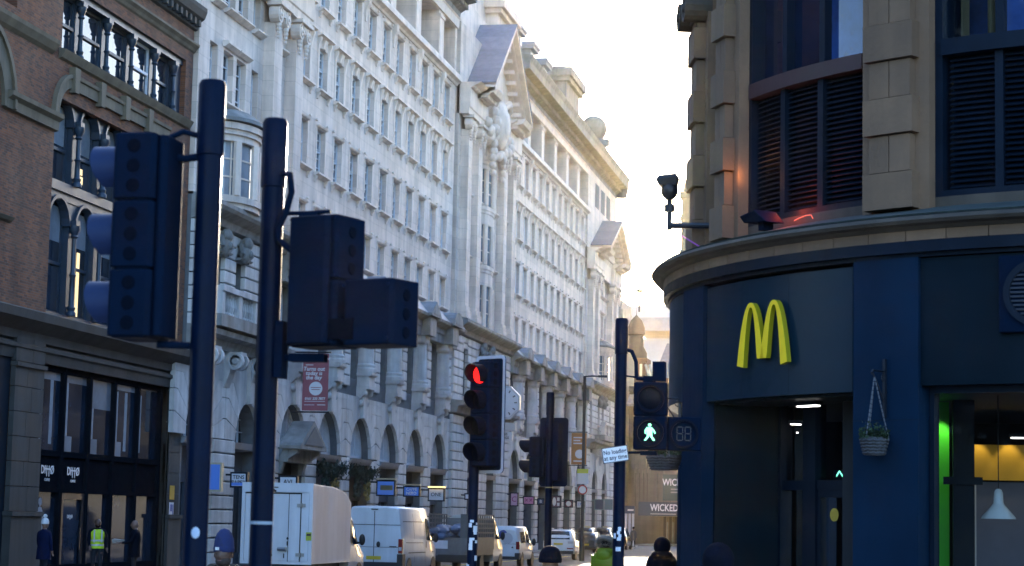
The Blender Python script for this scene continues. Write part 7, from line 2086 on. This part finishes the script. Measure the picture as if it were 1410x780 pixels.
b = HB(); b.box(-60, -36, 321.6, 322, 17.0, 17.4); b.box(-60, -36, 321.6, 322, 20.6, 21); b.build('string_course', terra, ho)
b = HB(); b.tube([(-39.2, 318, 26.6), (-36.2, 318, 17.0)], .2, 6); b.tube([(-38.6, 318, 26.6), (-35.6, 318, 17.0)], .2, 6); b.build('rake_stair', steel_b, ho)
br_ = thing('footbridge_block', 'distant pale slab building with a dark band above the hotel roofs', 'building', (0, 0, 0))
b = MB(); b.box(-60, -20, 400, 420, 0, 38); b.box(-62, -20, 398, 420, 41.8, 44.2); 
b.build('wall', mat('pale_panel', (.42, .43, .46), .7, noise=(.4, .1)), br_)
b = MB(); b.box(-51, -20, 397, 419, 39.2, 41.8); b.build('dark_band', steel_b, br_)
t = thing('grey_office', 'hazy grey block peeping past the end of the office row', 'building', (0, 0, 0)); b = MB(); b.box(-44, -35.3, 262, 280, 0, 29.4); b.box(-40, -36, 266, 276, 29.4, 31); b.build('wall', stone_soot, t); b = MB()
for k in range(4): b.box(-36.2 + .01, -35.29, 263 + k * 4, 265 + k * 4, 22, 27)
b.build('window', cream_d, t)
t = thing('stone_turret', 'slender pale stone turret rising behind the rounded corner', 'tower', (-24.2, 240, 0)); b = MB()
b.box(-1.25, 1.25, -1.2, 1.2, 0, 40); b.box(-1.45, 1.45, -1.4, 1.4, 33.2, 33.9); b.box(-1.4, 1.4, -1.35, 1.35, 37.3, 37.9); b.box(-1.5, 1.5, -1.45, 1.45, 40, 40.7); b.build('shaft', cream, t)
b = MB(); b.lathe([(1.3, 40.7), (1.1, 42), (.5, 43.6), (.1, 45), (.01, 46)], (0, 0, 0), 10); b.build('cap', cream, t)
b = MB(); b.box(-1.26, -1.0, -1.22, -1.19, 34.2, 36.8); b.box(-.6, -.2, -1.22, -1.19, 34.2, 36.8); b.build('opening', cream_d, t)
t = thing('mast_pole', 'thin dark aerial mast on the roofs past the office block', 'mast', (-33.2, 262, 0)); b = MB(); b.tube([(0, 0, 29), (0, 0, 34)], .12, 6); b.build('pole', iron_black, t); b = MB(); b.box(-.4, .4, -.05, .05, 31.5, 31.9); b.build('aerial', iron_black, t)
t = thing('brick_tenement', 'distant brick block low behind the theatre and signal pole', 'building', (0, 0, 0)); b = MB(); b.box(-60, -34, 300, 318, 0, 17.5); b.build('wall', terra, t); b = MB()
for k in range(8): b.box(-40 + k * .9, -39.5 + k * .9, 299.95, 300.02, 14, 16)
b.build('window', pane_blind, t)

# ---- haze over the whole street, its warm colour standing in for lens glare
hz = MB(); hz.box(-160, 130, -110, 470, -1.2, 52)
hm = bpy.data.materials.new('haze'); hm.use_nodes = True; n = hm.node_tree.nodes; n.remove(n['Principled BSDF'])
pv = n.new('ShaderNodeVolumePrincipled'); pv.inputs['Color'].default_value = (1.0, .74, .42, 1); pv.inputs['Density'].default_value = .000018; pv.inputs['Anisotropy'].default_value = .88
hm.node_tree.links.new(pv.outputs[0], n['Material Output'].inputs['Volume'])
tag(hz.build('haze', hm), kind='stuff')
